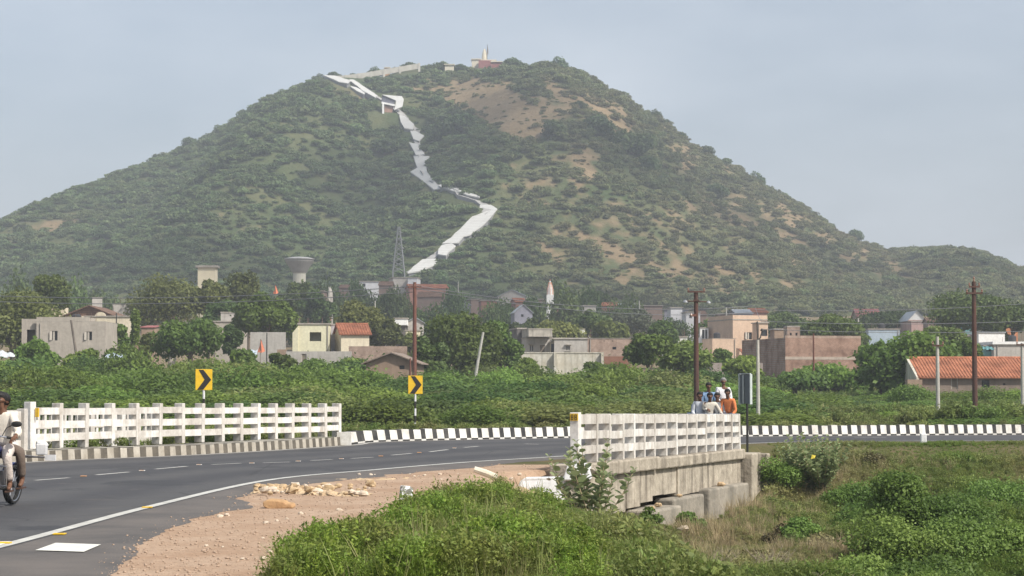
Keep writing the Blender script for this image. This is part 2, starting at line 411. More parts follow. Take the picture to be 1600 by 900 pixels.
def resamp(pts, step=None, n=None):
    d = np.r_[0, np.cumsum(np.hypot(*(pts[1:] - pts[:-1]).T))]
    n = n or int(d[-1] / step) + 1; s = np.linspace(0, d[-1], n)
    return np.stack([np.interp(s, d, pts[:, 0]), np.interp(s, d, pts[:, 1])], 1)
nearS = spline(near, .5); farS = spline(far, .5)
def offs(pts, o_):   # + = to the left of travel
    t = np.gradient(pts, axis=0); t /= np.hypot(t[:, 0], t[:, 1])[:, None]
    return pts + np.stack([-t[:, 1], t[:, 0]], 1) * o_
def strip(name, a, b, z, mat, kind='structure', za=None):
    n = len(a); V = [(p[0], p[1], z) for p in a] + [(p[0], p[1], z) for p in b]
    mb = MB(); mb.add(V, [(i, i + 1, n + i + 1, n + i) for i in range(n - 1)], mat)
    o = mb.build(name); return tag(o, kind=kind)
asph = surf('asphalt', (.082, .081, .084), (.068, .067, .070), .8, .25, .5, fine=55, bd=.006)
def roadmat():
    m, n, b_ = newmat('asphalt')
    at = N(n, 'ShaderNodeAttribute'); at.attribute_name = 'u'
    wv = N(n, 'ShaderNodeMath', operation='SINE'); mu = N(n, 'ShaderNodeMath', operation='MULTIPLY'); mu.inputs[1].default_value = 4 * 2 * math.pi; n.links.new(at.outputs['Fac'], mu.inputs[0]); n.links.new(mu.outputs[0], wv.inputs[0])
    ad = N(n, 'ShaderNodeMath', operation='MULTIPLY_ADD'); ad.inputs[1].default_value = .5; n.links.new(wv.outputs[0], ad.inputs[0]); n.links.new(noise(n, .35, 5), ad.inputs[2])
    v = mixc(n, ramp(n, ad.outputs[0], .1, .95), (.058, .057, .060), (.080, .078, .078))
    v = mixc(n, ramp(n, noise(n, .22, 6, None, .7), .56, .60), v, (.050, .050, .053))
    v = mixc(n, ramp(n, noise(n, 1.3, 6, None, .7), .56, .78), v, (.115, .103, .092))
    vo = N(n, 'ShaderNodeTexVoronoi'); vo.feature = 'DISTANCE_TO_EDGE'; vo.inputs['Scale'].default_value = .33; tc2 = N(n, 'ShaderNodeTexCoord'); n.links.new(tc2.outputs['Object'], vo.inputs['Vector']); v = mixc(n, ramp(n, vo.outputs['Distance'], .0, .012, (.55, .55, .55), (0, 0, 0)), v, (.03, .03, .03))
    ed_ = ramp(n, at.outputs['Fac'], .90, 1.0); v = mixc(n, ed_, v, (.115, .103, .092))
    fn = noise(n, 60, 3); v = mixc(n, .45, v, ramp(n, fn, .3, .7, (.5, .5, .5), (1.25, 1.25, 1.25)), 'MULTIPLY')
    n.links.new(v, b_.inputs['Base Color']); b_.inputs['Roughness'].default_value = .82; b_.inputs['Specular IOR Level'].default_value = .3
    bp = N(n, 'ShaderNodeBump', Strength=.5, Distance=.006); n.links.new(fn, bp.inputs['Height']); n.links.new(bp.outputs[0], b_.inputs['Normal']); return m
na_ = resamp(offs(nearS, 0), n=260); fa_ = resamp(farS, n=260); K_ = 9
Vr = np.concatenate([np.column_stack([na_ * (1 - k / (K_ - 1)) + fa_ * (k / (K_ - 1)), np.full(260, .004)]) for k in range(K_)])
Qr = np.array([(k * 260 + i, k * 260 + i + 1, (k + 1) * 260 + i + 1, (k + 1) * 260 + i) for k in range(K_ - 1) for i in range(259)])
me = bigmesh('road', Vr, Qr, [roadmat()], {'u': np.repeat(np.arange(K_) / (K_ - 1), 260)}); o = bpy.data.objects.new('road', me); col.objects.link(o); tag(o, kind='structure')
shoulder = surf('dusty_asphalt', (.150, .132, .118), (.095, .088, .083), .9, .8, .5, fine=40, bd=.006)
rsn = np.random.RandomState(3)
sh = [(-4.4, 8), (-3.5, 15), (-3.75, 19.2), (-4.15, 23), (-4.25, 26), (-4.3, 28), (-3.9, 30), (-4.3, 32.5), (-3.9, 35), (-3.2, 38), (-2.2, 41), (-.6, 45.2), (1.0, 49), (3.6, 54.5)]
shS = resamp(spline(sh, .3), n=240); shS = shS + np.stack([.09 * wob(shS[:, 0], shS[:, 1], 5, 1) + .05 * wob(shS[:, 0], shS[:, 1], 1.7, 2) + .02 * wob(shS[:, 0], shS[:, 1], .5, 2), 0 * shS[:, 0]], 1)
nn_ = nearS[(nearS[:, 1] > 8) & (nearS[:, 1] < 55.5)]; nn_ = resamp(nn_, n=240)
strip('road_shoulder', shS, nn_, .0022, shoulder)
paint = surf('road_paint', (.60, .59, .54), (.44, .43, .39), .7, 3, .2, fine=30)
paint_fresh = surf('fresh_road_paint', (.80, .79, .71), (.68, .66, .59), .8, 4, .4, .25, (.3, .28, .25), fine=40)
def line(name, pts, wdt, z=.008, mat=paint): 
    return strip(name, offs(pts, wdt / 2), offs(pts, -wdt / 2), z, mat)
line('road_edge_line', resamp(offs(nearS, .12), n=300), .16)
line('road_edge_line', resamp(offs(farS, -.22), n=300), .13)
for a, b in [((28, 754.5), (38, 753.8)), ((55, 751), (108, 747)), ((150, 742.6), (201, 738)), ((243, 733.4), (292, 729)), ((331, 726.3), (376, 724.2)), ((411, 723.6), (453, 722.3)), ((485, 720), (519, 718.4)), ((549, 716.8), (583, 714.8)), ((612, 711.6), (643, 708.8)), ((671, 706.4), (700, 702.8)), ((725, 699.5), (748, 697.6)), ((820, 693.8), (842, 694.5)), ((1335, 683.6), (1385, 684.2))]:
    p, q = G(*a), G(*b); line('road_centre_dash', np.array([(p.x, p.y), ((p.x + q.x) / 2, (p.y + q.y) / 2), (q.x, q.y)]), .11)
for poly in ([(87, 848), (158, 850.5), (131, 862), (55, 859.5)], [(-40, 846.5), (18, 845.5), (0, 852), (-60, 853)]):
    mb = MB(); mb.add([G(x, y, .012) for x, y in poly], [(0, 1, 2, 3)], paint_fresh); tag(mb.build('road_block_marking'), kind='structure')

# kerbs, painted black and white block by block
kw = surf('kerb_white', (.66, .64, .57), (.50, .46, .38), .85, 3, .3, fine=16); kb = surf('kerb_black', (.035, .033, .03), (.075, .065, .055), .8, 3, .3, fine=16)
kw2 = surf('kerb_bright_white', (.78, .77, .73), (.58, .55, .49), .85, 2.2, .3, .5, (.35, .31, .26), fine=16)
kb2 = surf('kerb_dark', (.022, .023, .025), (.075, .07, .064), .8, 2, .2, fine=16)
kw0 = surf('kerb_dusty_white', (.50, .46, .39), (.36, .32, .26), .9, 3, .3, .5, fine=14); kb0 = surf('kerb_dusty_black', (.10, .088, .072), (.16, .14, .11), .9, 3, .3, fine=14)
cap = surf('kerb_concrete', (.42, .39, .33), None, .9, 2, .3)
def kerb(pts, hgt, stripe, wm, bm_, wide=.28, slant=.05, foot=True, xs=None):
    c = resamp(pts, stripe)
    if xs is not None: c = np.stack([xs, np.interp(xs, pts[:, 0], pts[:, 1])], 1)
    ins = offs(c, 0); bk = offs(c, wide); sl = offs(c, slant); mb = MB()
    for i in range(len(c) - 1):
        m = bm_ if i % 2 else wm; h = hgt + .012 * math.sin(i * 1.7)
        A, B, Cc, D = ins[i], ins[i + 1], sl[i + 1], sl[i]; E, F_ = bk[i + 1], bk[i]
        hb = .055 if foot else 0
        if hb: mb.quad((A[0], A[1], -.05), (B[0], B[1], -.05), (B[0], B[1], hb), (A[0], A[1], hb), wm if i % 2 else bm_)
        mb.quad((A[0], A[1], hb - (0 if hb else .05)), (B[0], B[1], hb - (0 if hb else .05)), (Cc[0], Cc[1], h), (D[0], D[1], h), m)
        mb.quad((D[0], D[1], h), (Cc[0], Cc[1], h), (E[0], E[1], h), (F_[0], F_[1], h), m if wide < .4 else cap)
        mb.quad((F_[0], F_[1], h), (E[0], E[1], h), (E[0], E[1], -.3), (F_[0], F_[1], -.3), cap)
    return tag(mb.build('kerb'), kind='structure')
fs = farS
k1 = fs[(fs[:, 1] > 44.5) & (fs[:, 1] < 60.3)]; k2 = fs[(fs[:, 1] >= 60.25)]
k2a = k2[k2[:, 0] < 20]
kerb(k1, .245, .21, kw0, kb0, .95, .03, False)
mb = MB(); mb.box((float(k2[0, 0]) - .16, float(k2[0, 1]) + .02, .17), (.42, .16, .42), kw2); tag(mb.build('kerb'), kind='structure')
k2x = []; x_ = float(k2[0, 0]) - .06
while x_ < 26: k2x.append(x_); x_ += .215 if len(k2x) % 2 else .14
kerb(k2, .36, .185, kw2, kb2, .34, .07, True, xs=np.array(k2x))

# ------------------------------------------------------------------ hill
hx = axis([(-1400, -420, 35), (-420, -260, 8), (-260, 260, 2.6), (260, 420, 8), (420, 1600, 35)])
hy = axis([(YB0 - 12, 880, 2.6), (880, 1250, 20)])
HX, HY = np.meshgrid(hx, hy); HZ = hill_z(HX, HY)
def pix(X, Y, Z):
    dz = Z - CH; cx = X; fw = Y * cT + dz * sT; up = -Y * sT + dz * cT
    return 800 + F * cx / fw, 450 - F * up / fw
BARE = [(780, 170, 75, 36, 2.0, .35), (735, 215, 35, 12, .6, .2), (955, 180, 36, 20, .8, .6), (915, 258, 18, 34, .9, .3), (820, 290, 40, 34, .55, 0), (940, 385, 55, 13, .8, .45), (1000, 350, 120, 60, .30, .3), (1130, 330, 120, 40, .35, .4), (1240, 345, 90, 30, .35, .5), (560, 150, 60, 16, .7, .3), (90, 350, 80, 16, .9, -.25), (380, 350, 40, 30, .5, 0), (840, 390, 60, 20, .5, .1), (1380, 400, 70, 22, .6, .4), (1100, 430, 200, 25, .35, 0), (680, 140, 60, 16, .55, .2), (1070, 240, 30, 30, .5, .6), (330, 330, 60, 40, .3, 0), (885, 155, 50, 22, .6, .5)]
GREEN = [(720, 225, 60, 45, 1.0), (990, 240, 38, 20, 1.0), (930, 207, 24, 16, 1.0), (870, 215, 22, 14, .8), (620, 250, 120, 90, .6), (250, 300, 250, 90, .25), (560, 300, 100, 60, .45), (1020, 290, 70, 22, .7), (1480, 395, 90, 14, .9)]
def bareness(px, py):
    r = np.zeros_like(px)
    for x, y, a, b, s, sl_ in BARE:
        dx = px - x; dy = py - y - dx * sl_; r = r + s * np.exp(-(dx / a) ** 2 - (dy / b) ** 2)
    for x, y, a, b, s in GREEN: r = r - s * np.exp(-((px - x) / a) ** 2 - ((py - y) / b) ** 2)
    r = r * .85 + .18 * ss((px - 690) / 250)
    return np.clip(r + .13 * wob(px, py * 1.6, 70, 11) + .13 * wob(px, py * 1.5, 26, 12), 0, 1.15)
hpx, hpy = pix(HX, HY, HZ); HB = bareness(hpx, hpy)
ny, nx = HX.shape; idx = np.arange(nx * ny).reshape(ny, nx)
Q = np.stack([idx[:-1, :-1].ravel(), idx[:-1, 1:].ravel(), idx[1:, 1:].ravel(), idx[1:, :-1].ravel()], 1)
mh = groundmat('hillside', (.068, .095, .038), (.115, .122, .055), (.27, .20, .115), (.20, .15, .085), .045, .55, .8, .8)
me = bigmesh('hill', np.stack([HX, HY, HZ], 2).reshape(-1, 3), Q, [mh], {'dirt': np.clip(HB * .85 + .10, 0, 1).ravel()})
me.polygons.foreach_set('use_smooth', [True] * len(me.polygons))
o = bpy.data.objects.new('hill', me); col.objects.link(o); tag(o, kind='structure')
# ------------------------------------------------------------------ haze (box round the scene) and two clouds above the camera's view
HAZE = 0.00041
mz = bpy.data.materials.new('haze'); mz.use_nodes = True; n = mz.node_tree; n.nodes.clear()
pv = N(n, 'ShaderNodeVolumePrincipled'); pv.inputs['Density'].default_value = HAZE; pv.inputs['Color'].default_value = (.86, .92, 1, 1); pv.inputs['Anisotropy'].default_value = 0.0
om = N(n, 'ShaderNodeOutputMaterial'); n.links.new(pv.outputs[0], om.inputs['Volume'])
mb = MB(); mb.box2((-9500, -200, -6), (9500, 11500, 165), mz); tag(mb.build('haze'), kind='stuff')

# clouds high above, out of the picture: their shade falls on the lower village and across the hill
mcl = bpy.data.materials.new('cloud'); mcl.use_nodes = True; n = mcl.node_tree; n.nodes.clear()
pv = N(n, 'ShaderNodeVolumePrincipled'); pv.inputs['Density'].default_value = .013; pv.inputs['Color'].default_value = (1, 1, 1, 1)
om = N(n, 'ShaderNodeOutputMaterial'); n.links.new(pv.outputs[0], om.inputs['Volume'])
CLZ = 430.0
def cloud(spots):
    mb = MB(); rc = random.Random(len(spots))
    for x, y, z, rx_, ry_ in spots:
        t = (CLZ - z) / SD.z; cx, cy = x + SD.x * t, y + SD.y * t
        mb.ball((cx, cy, CLZ + rc.uniform(-12, 12)), (rx_, ry_, 34), mcl, 20, 12, .10, rc)
    tag(mb.build('cloud', smooth=True), kind='structure')
cloud([(-25, 420, 12, 58, 75), (60, 400, 12, 52, 70), (10, 500, 17, 75, 60), (95, 470, 16, 45, 50), (-60, 500, 18, 40, 48)])
cloud([(-38, 690, 70, 34, 40), (-22, 740, 90, 30, 42), (12, 700, 66, 40, 30), (52, 700, 60, 44, 26), (100, 700, 52, 46, 24), (148, 690, 40, 44, 22), (190, 700, 34, 46, 26), (60, 745, 88, 30, 20), (-120, 600, 30, 60, 24)])
# ------------------------------------------------------------------ concrete railings
wash = surf('whitewash', (.80, .79, .76), (.62, .58, .52), .85, 2.4, .4, .75, (.34, .28, .22), fine=11)
wash2 = surf('whitewash_thin', (.68, .65, .60), (.50, .46, .41), .85, 2.2, .4, .6, (.30, .26, .22), fine=14)
washw = surf('whitewash_fresh', (.80, .80, .80), (.66, .66, .66), .85, 1.5, .3, .25, (.42, .40, .38), fine=14)
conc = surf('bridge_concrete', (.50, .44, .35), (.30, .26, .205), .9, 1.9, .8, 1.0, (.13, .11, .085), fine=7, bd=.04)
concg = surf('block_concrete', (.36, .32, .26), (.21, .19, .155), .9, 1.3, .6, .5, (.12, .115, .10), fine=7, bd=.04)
yel = plain('sign_yellow', (.80, .50, .02), .5); blk = plain('sign_black', (.02, .018, .016), .6)
def railing(name, label, p0, p1, postx, D0, D1, zt, zb, wthick, post_w, post_d, rails, group, proud, cat='railing', thick=None, rng=None, mats=(wash, wash2)):
    """p0,p1 ground points of the line; postx: positions 0..1 along; zt(t), zb(t)"""
    L_ = (Vector(p1) - Vector(p0)).length; d = (Vector(p1) - Vector(p0)).normalized(); nrm = Vector((d.y, -d.x, 0))
    yaw = math.atan2(d.y, d.x)
    e = empty(name, (p0[0], p0[1], 0), 0, label, cat, group)
    base = Vector((p0[0], p0[1], 0)); rot = Euler((0, 0, yaw)).to_matrix()
    for i, t in enumerate(postx):
        a = d * (t * L_); h0, h1 = zb(t), zt(t) + proud; ww = thick if (thick and i == 0) else post_w; dd = (thick * 1.05 if thick and i == 0 else post_d)
        if thick and i == 0: h1 += .03
        mb = MB(); mb.box((a.x - nrm.x * dd * .36, a.y - nrm.y * dd * .36, (h0 + h1) / 2), (ww, dd, h1 - h0), mats[0 if rng.random() < .6 else 1], Euler((rng.uniform(-.012, .012), rng.uniform(-.018, .018), yaw)).to_matrix())
        o = mb.build('post', e, bevel=.012)
    fr = [(0, 1)] * len(rails)
    for k, (r0, r1) in enumerate(rails):
        for i in range(len(postx) - 1):
            pass
        mb = MB()
        for i in range(len(postx) - 1):
            t0, t1 = postx[i], postx[i + 1]; jz = rng.uniform(-.016, .016)
            a = d * (t0 * L_); b = d * (t1 * L_)
            def zz(t, q): return zb(t) + (zt(t) - zb(t)) * q + jz
            th = .10; off = nrm * .015 - nrm * (th)
            vv = []
            for q, tt in ((a, t0), (b, t1)):
                for dz in (r0, r1):
                    for o_ in (nrm * .02, nrm * (-th)):
                        vv.append(Vector((q.x, q.y, zz(tt, dz))) + o_)
            # leave 6 mm inside the posts' width so that ends sit inside the posts
            mb.add(vv, [(0, 1, 3, 2), (4, 6, 7, 5), (0, 4, 5, 1), (2, 3, 7, 6), (0, 2, 6, 4), (1, 5, 7, 3)], mats[(i + k) % 2 if rng.random() < .6 else 0])
        mb.build('rail', e)
    return e, d, nrm
rg = random.Random(4)
def lineD(pxs, a, b):  # find t where the line a->b passes picture column px
    out = []
    for px in pxs:
        k = (px - 800) / F / cT   # approx tan
        # X - k*Y = 0 (small pitch correction kept)
        fa = a[0] - k * a[1]; fb = b[0] - k * b[1]; out.append(fa / (fa - fb))
    return out
la, lb = (-11.62, 48.9), (-5.15, 60.9)
lpx = [53, 97, 137, 178, 216, 252, 287, 318, 349, 378, 405, 432, 458, 484, 509, 531]
lt = lineD(lpx, la, lb)
dL0 = la; tt0 = lt[0]; tt1 = lt[-1]
pA = (la[0] + (lb[0] - la[0]) * tt0, la[1] + (lb[1] - la[1]) * tt0, 0); pB = (la[0] + (lb[0] - la[0]) * tt1, la[1] + (lb[1] - la[1]) * tt1, 0)
ln = [(t - tt0) / (tt1 - tt0) for t in lt]
eL, dLv, nL = railing('bridge_railing', 'long white concrete post-and-rail railing along the far kerb on the left', pA, pB, ln, 0, 0,
    lambda t: CH - 33 * (pA[1] + (pB[1] - pA[1]) * t) / F, lambda t: .235, .3, .13, .26, [(.19, .36), (.48, .65), (.78, .94)], 'white bridge railings', .05, thick=.20, rng=rg)
mb = MB(); q = Vector(pA) + nL * .06; q0 = Vector((pA[0], pA[1], 0))
mb.box(Vector((.115, -.02, 1.12)), (.03, .10, .22), yel, Euler((0, 0, math.atan2(dLv.y, dLv.x))).to_matrix()); mb.build('marker_stripe', eL)
# second, shorter railing running off to the left behind the riders
pC = G(58, 706, 0.2); pD = (-15.2, 41.5, 0)
railing('bridge_railing', 'short white concrete railing behind the motorcycle riders at the left edge', (pC.x - .35, pC.y - .3, 0), pD, [0, .2, .4, .6, .8, 1], 0, 0,
    lambda t: 1.2, lambda t: 0.2, .3, .13, .24, [(.05, .28), (.36, .60), (.68, .97)], 'white bridge railings', .02, rng=rg)
# an older slatted parapet on the far side of the bridge, seen through the gaps
e = empty('slatted_parapet', (-13.4, 50.2, 0), 0, 'older white slatted parapet seen through the gaps of the left railing', 'railing')
pa, pb = Vector((-12.9, 50.6, 0)), Vector((-9.9, 56.2, 0)); Lp = (pb - pa).length; dp_ = (pb - pa).normalized(); yp = math.atan2(dp_.y, dp_.x); Mp = Euler((0, 0, yp)).to_matrix()
for z in (.30, .72, 1.08):
    mb = MB(); q = (pa + pb) / 2 - e.location; mb.box((q.x, q.y, z), (Lp, .10, .13), wash2, Mp); mb.build('rail', e)
for i in range(26):
    q = pa + dp_ * (Lp * i / 25) - e.location; mb = MB(); mb.box((q.x, q.y, .5), (.085 if i % 5 else .16, .085 if i % 5 else .2, 1.24), wash if i % 3 else wash2, Mp); mb.build('slat' if i % 5 else 'post', e)
# near parapet
pxs = [904, 931, 951, 972, 989, 1005, 1021, 1039, 1055, 1071, 1086, 1101, 1115, 1128, 1141, 1153]
t_ = lineD(pxs, A0, B0); T0, T1 = t_[0], t_[-1]
def onAB(t): return (A0[0] + (B0[0] - A0[0]) * t, A0[1] + (B0[1] - A0[1]) * t, 0)
qA, qB = onAB(T0), onAB(T1); tn = [(t - T0) / (T1 - T0) for t in t_]
eR, dR, nR = railing('bridge_railing', 'white concrete parapet with a yellow 88 plate on the near edge of the bridge', qA, qB, tn, 0, 0,
    lambda t: CH - 47.5 * (qA[1] + (qB[1] - qA[1]) * t) / F, lambda t: .14 - .06 * t, .3, .09, .28, [(.19, .355), (.49, .655), (.80, 1.0)], 'white bridge railings', .015, thick=.18, rng=rg, mats=(wash2, wash))
# yellow plate with 88 on the end post (faces back along the road, towards the viewer)
yw = math.atan2(dR.y, dR.x); Mr = Euler((0, 0, yw)).to_matrix()
pl = MB(); topz = CH - 47.5 * qA[1] / F; cx = Vector((0, 0, 0)) - dR * .100 - nR * .068
pl.box((cx.x, cx.y, topz - .055), (.016, .175, .145), yel, Mr); plate = pl.build('number_plate', eR)
for s_ in (-1, 1):
    dg = MB()
    cc = cx - dR * .011 + nR * (.039 * s_)
    for dz in (-.026, .026):
        for (a, b, w_, h_) in ((0, .024, .048, .012), (0, -.024, .048, .012), (.019, 0, .012, .052), (-.019, 0, .012, .052)):
            v = cc + nR * a; dg.box((v.x, v.y, topz - .055 + dz + b), (.006, w_, h_), blk, Mr)
    dg.build('digit', plate)

# ------------------------------------------------------------------ the culvert bridge under the near parapet
br = empty('culvert_bridge', (qA[0], qA[1], 0), 0, 'old stained concrete culvert bridge under the near white parapet', 'bridge')
def L2W(s, o_, z): return Vector((dR.x * s + nR.x * o_, dR.y * s + nR.y * o_, z))
LAB = (Vector(qB) - Vector(qA)).length
def slab(mb, s0, s1, o0, o1, z0, z1, m, nseg=1, zj=0, rng=None, top=None):
    prev = None; k = nseg
    for i in range(k):
        a = s0 + (s1 - s0) * i / k; b = s0 + (s1 - s0) * (i + 1) / k
        j0 = rng.uniform(-zj, zj) if zj else 0
        vv = [L2W(s, o_, z + (j0 if z == z0 else 0) + ((top(s) if top else 0) if z == z1 else 0)) for s in (a, b) for o_ in (o0, o1) for z in (z0, z1)]
        mb.add(vv, [(0, 1, 3, 2), (4, 6, 7, 5), (0, 4, 5, 1), (2, 3, 7, 6), (0, 2, 6, 4), (1, 5, 7, 3)], m)
mb = MB(); slab(mb, -.3, LAB * .40, -.55, .20, -.16, .135, conc); slab(mb, LAB * .405, LAB + .05, -.55, .17, -.17, .09, conc)
mb.build('deck_beam', br, bevel=.035)
mb = MB()
# fascia wall as formwork panels, each set slightly differently
k = 13; e_ = [LAB * i / k for i in range(k + 1)]; offp = [rg.uniform(-.015, .03) for _ in range(k)]
for i in range(k):
    s0, s1 = e_[i] + .006, e_[i + 1] - .006
    low = -1.9 if i in (0, 1, 11, 12) else (-.98 + rg.uniform(-.06, .06) if i < 5 else -.82 + rg.uniform(-.05, .06))
    if i in (2, 3, 4): low = -1.02 - .07 * (2 - i)
    slab(mb, s0, s1, -.5, offp[i] + .06, low, -.163, conc)
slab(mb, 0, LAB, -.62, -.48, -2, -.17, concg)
mb.build('fascia_wall', br)
mb = MB(); Lc = LAB
for (s0, s1, o1, z1, z0) in ((.10 * Lc, .30 * Lc, .95, -.92, -1.55), (.315 * Lc, .50 * Lc, .55, -.80, -2.0), (.52 * Lc, .74 * Lc, .62, -.72, -1.7), (.75 * Lc, .985 * Lc, .62, -.60, -2.1)):
    pass
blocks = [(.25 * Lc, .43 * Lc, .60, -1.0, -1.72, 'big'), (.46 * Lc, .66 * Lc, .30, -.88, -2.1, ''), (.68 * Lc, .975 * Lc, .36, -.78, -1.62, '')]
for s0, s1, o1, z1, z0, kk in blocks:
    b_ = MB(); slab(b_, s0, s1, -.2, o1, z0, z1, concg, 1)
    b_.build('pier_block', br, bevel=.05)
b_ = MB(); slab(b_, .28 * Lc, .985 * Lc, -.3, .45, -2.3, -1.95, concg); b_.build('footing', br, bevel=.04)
# abutment pillar on the far end
b_ = MB(); slab(b_, LAB + .06, LAB + 1.0, -.9, .36, -2.2, -.03, conc); slab(b_, LAB + 1.0, LAB + 1.35, -.9, .5, -2.2, -.06, conc); b_.build('abutment', br, bevel=.04)
# wing wall facing the viewer
b_ = MB(); wl = G(812, 747, -.08); wr = Vector((qA[0] + .05, qA[1] - .15, 0))
def ww(px, D, z): v = P(px, 600, D); return Vector((v.x - qA[0], v.y - qA[1], z))
poly = [ww(808, 41.4, -.30), ww(813, 41.4, -.15), ww(820, 41.4, -.09), ww(884, 41.7, -.09), ww(884, 41.7, -2), ww(812, 41.4, -2)]
b_.prism(poly, (.05, .45, 0), washw); b_.build('wing_wall', br, bevel=.02)
b_ = MB(); poly = [ww(884.2, 41.65, -.09), ww(892, 41.7, .05), ww(925, 41.9, .08), ww(948, 42.4, -.16), ww(952, 42.4, -2.1), ww(884.2, 41.65, -2.1)]
b_.prism(poly, (.1, .4, 0), conc); b_.build('return_wall', br, bevel=.02)
b_ = MB(); poly = [ww(879, 41.5, -.15), ww(886, 41.5, .17), ww(917, 41.6, .19), ww(919, 41.6, -.15)]
b_.prism(poly, (.1, .5, 0), washw); b_.build('coping', br, bevel=.03)
# rubble and dry debris on the ledges
rub = surf('tan_rubble', (.56, .41, .25), (.40, .29, .17), .95, 5, .7, fine=20)
def rockmesh(mb, c, r, m, rng, n=9, k=6, jit=.22): mb.ball(c, r, m, n, k, jit, rng)
for s_, o_, z, r in [(.30, .4, -.97, .05), (.36, .3, -.95, .06), (.52, .2, -.84, .05), (.80, .22, -.73, .08)]:
    mb = MB(); v = L2W(s_ * Lc, o_, z) + Vector(qA); v.z = z; rockmesh(mb, (0, 0, 0), (r * 1.4, r, r * .8), rub, rg)
    tag(mb.build('stone', loc=v), 'small tan stone lying on a ledge of the culvert bridge', 'stone', 'stones on the culvert ledges')

# ------------------------------------------------------------------ stones, rubble, markers on the near shoulder
def stone(px, py, size, label, m=rub, jit=.2, rz=0, name='rock', seed=1, sink=.25, group=None, cat='rock', n=11, k=7):
    r_ = random.Random(seed); g = G(px, py, 0); z = gz(g.x, g.y)
    if abs(z) > .03:
        for _ in range(4): g = G(px, py, z); z = gz(g.x, g.y)
    mb = MB(); rockmesh(mb, (0, 0, size[2] * (1 - sink)), size, m, r_, n, k, jit)
    o = mb.build(name, loc=(g.x, g.y, z)); o.rotation_euler = (0, 0, rz)
    return tag(o, label, cat, group)
orange_rock = surf('orange_rock', (.52, .33, .17), (.38, .22, .11), .95, 4, .8, fine=14); red_rock = surf('red_rock', (.38, .14, .075), (.28, .10, .055), .95, 4, .8, fine=14)
pale = surf('pale_stone', (.66, .56, .44), (.52, .43, .33), .9, 4, .6, fine=14)
mb = MB(); g = G(434, 794, 0); pts = [(-.19, -.02, .0), (-.21, 0, .07), (-.12, .02, .115), (.05, .02, .10), (.13, .01, .07), (.2, 0, .045), (.22, -.02, .01)]
prof = [(-.20, .02), (-.215, .09), (-.15, .125), (0, .115), (.09, .10), (.12, .07), (.21, .06), (.23, .0), (-.12, -.02)]
mb.prism([(x, -.09, z) for x, z in prof], (.03, .2, .015), orange_rock)
tag(mb.build('rock', loc=g, bevel=.02), 'flat orange-brown broken rock alone on the gravel shoulder', 'rock')
stone(541, 852, (.10, .07, .06), 'dark red lump of rock at the grass edge', red_rock, .3, .4, seed=3)
stone(534, 850, (.04, .04, .03), 'small red stone touching the dark red lump', red_rock, .3, .4, seed=4)
stone(809, 781, (.30, .14, .10), 'tan stone slab in the grass beside the end of the bridge', rub, .2, -.4, seed=5)
for i, (x, y, s_) in enumerate([(640, 783, .05), (711, 868, .05), (905, 888, .06), (907, 884, .05)]):
    stone(x, y, (s_, s_, s_ * .8), ['small pale stone beside the peeling white marker post', 'small tan stone deep in the green grass', 'pinkish stone in the grass at the bottom edge', 'second pinkish stone in the grass at the bottom edge'][i], pale, .25, 0, 'stone', 10 + i, cat='stone')
# painted but peeling little marker post
peel = bpy.data.materials.new('peeling_paint'); peel.use_nodes = True; n = peel.node_tree; b = n.nodes['Principled BSDF']
v = mixc(n, ramp(n, noise(n, 17, 5), .46, .52), (.84, .85, .86), (.20, .20, .17)); n.links.new(v, b.inputs['Base Color']); b.inputs['Roughness'].default_value = .9
mb = MB(); g = G(631, 806, 0); mb.box((0, 0, .16), (.15, .1, .5), peel, (0, R(7), .2)); mb.box((.03, 0, .30), (.17, .11, .18), peel, (0, R(7), .2))
tag(mb.build('marker_post', loc=g, bevel=.02), 'short leaning marker post with peeling white paint in the grass', 'marker post')
mb = MB(); g = P(759, 772, 37); mb.tube([(-.21, 0, .09), (0, 0, .02), (.2, .02, -.06)], [.055, .065, .06], surf('fallen_post', (.70, .64, .52), (.55, .48, .37), .85, 3, .4), 8)
tag(mb.build('fallen_post', loc=(g.x, g.y, gz(g.x, g.y) + .17)), 'pale fallen concrete post lying in the grass', 'post')
mb = MB(); g = G(1443, 702, -.15); mb.box((0, 0, .12), (.18, .14, .44), washw); mb.build
tag(mb.build('milestone', loc=(g.x, g.y, -.02), bevel=.03), 'small white milestone in the grass beside the far road', 'milestone')
stone(1446, 709, (.10, .08, .05), 'white stone at the foot of the milestone', washw, .2, 0, 'stone', 20, cat='stone')
# the rubble heap: earth mound (one mesh) and the lumps one can tell apart
earth = surf('tan_earth', (.60, .45, .285), (.46, .33, .20), .95, 3, 1.0, fine=13, bd=.06)
def mound(name, pts, label, h, wdt, cat='rubble heap'):
    c = resamp(spline(pts, .2), n=60); V = []; rs = np.random.RandomState(len(pts)); K = 13
    for i, p in enumerate(c):
        t = i / 59; hh = h * (math.sin(math.pi * min(max(t, .02), .98)) ** .45) * (.45 + .55 * rs.rand() + .25 * math.sin(i * .9))
        for j in range(K):
            u = j / (K - 1) * 2 - 1; V.append((p[0] + .02 * rs.randn(), p[1] + u * wdt * (.7 + .3 * rs.rand()), -.01 + max(hh, 0) * (1 - u * u) ** .8 * (.7 + .5 * rs.rand())))
    Qd = [(i * K + j, (i + 1) * K + j, (i + 1) * K + j + 1, i * K + j + 1) for i in range(59) for j in range(K - 1)]
    mb = MB(); mb.add(V, Qd, earth); return tag(mb.build(name), label, cat)
hp = [tuple(G(x, y)[:2]) for x, y in ((395, 770), (430, 767), (470, 770), (520, 773), (580, 773))]
mound('rubble_heap', hp, 'long heap of tan rubble and earth at the edge of the road', .115, .55)
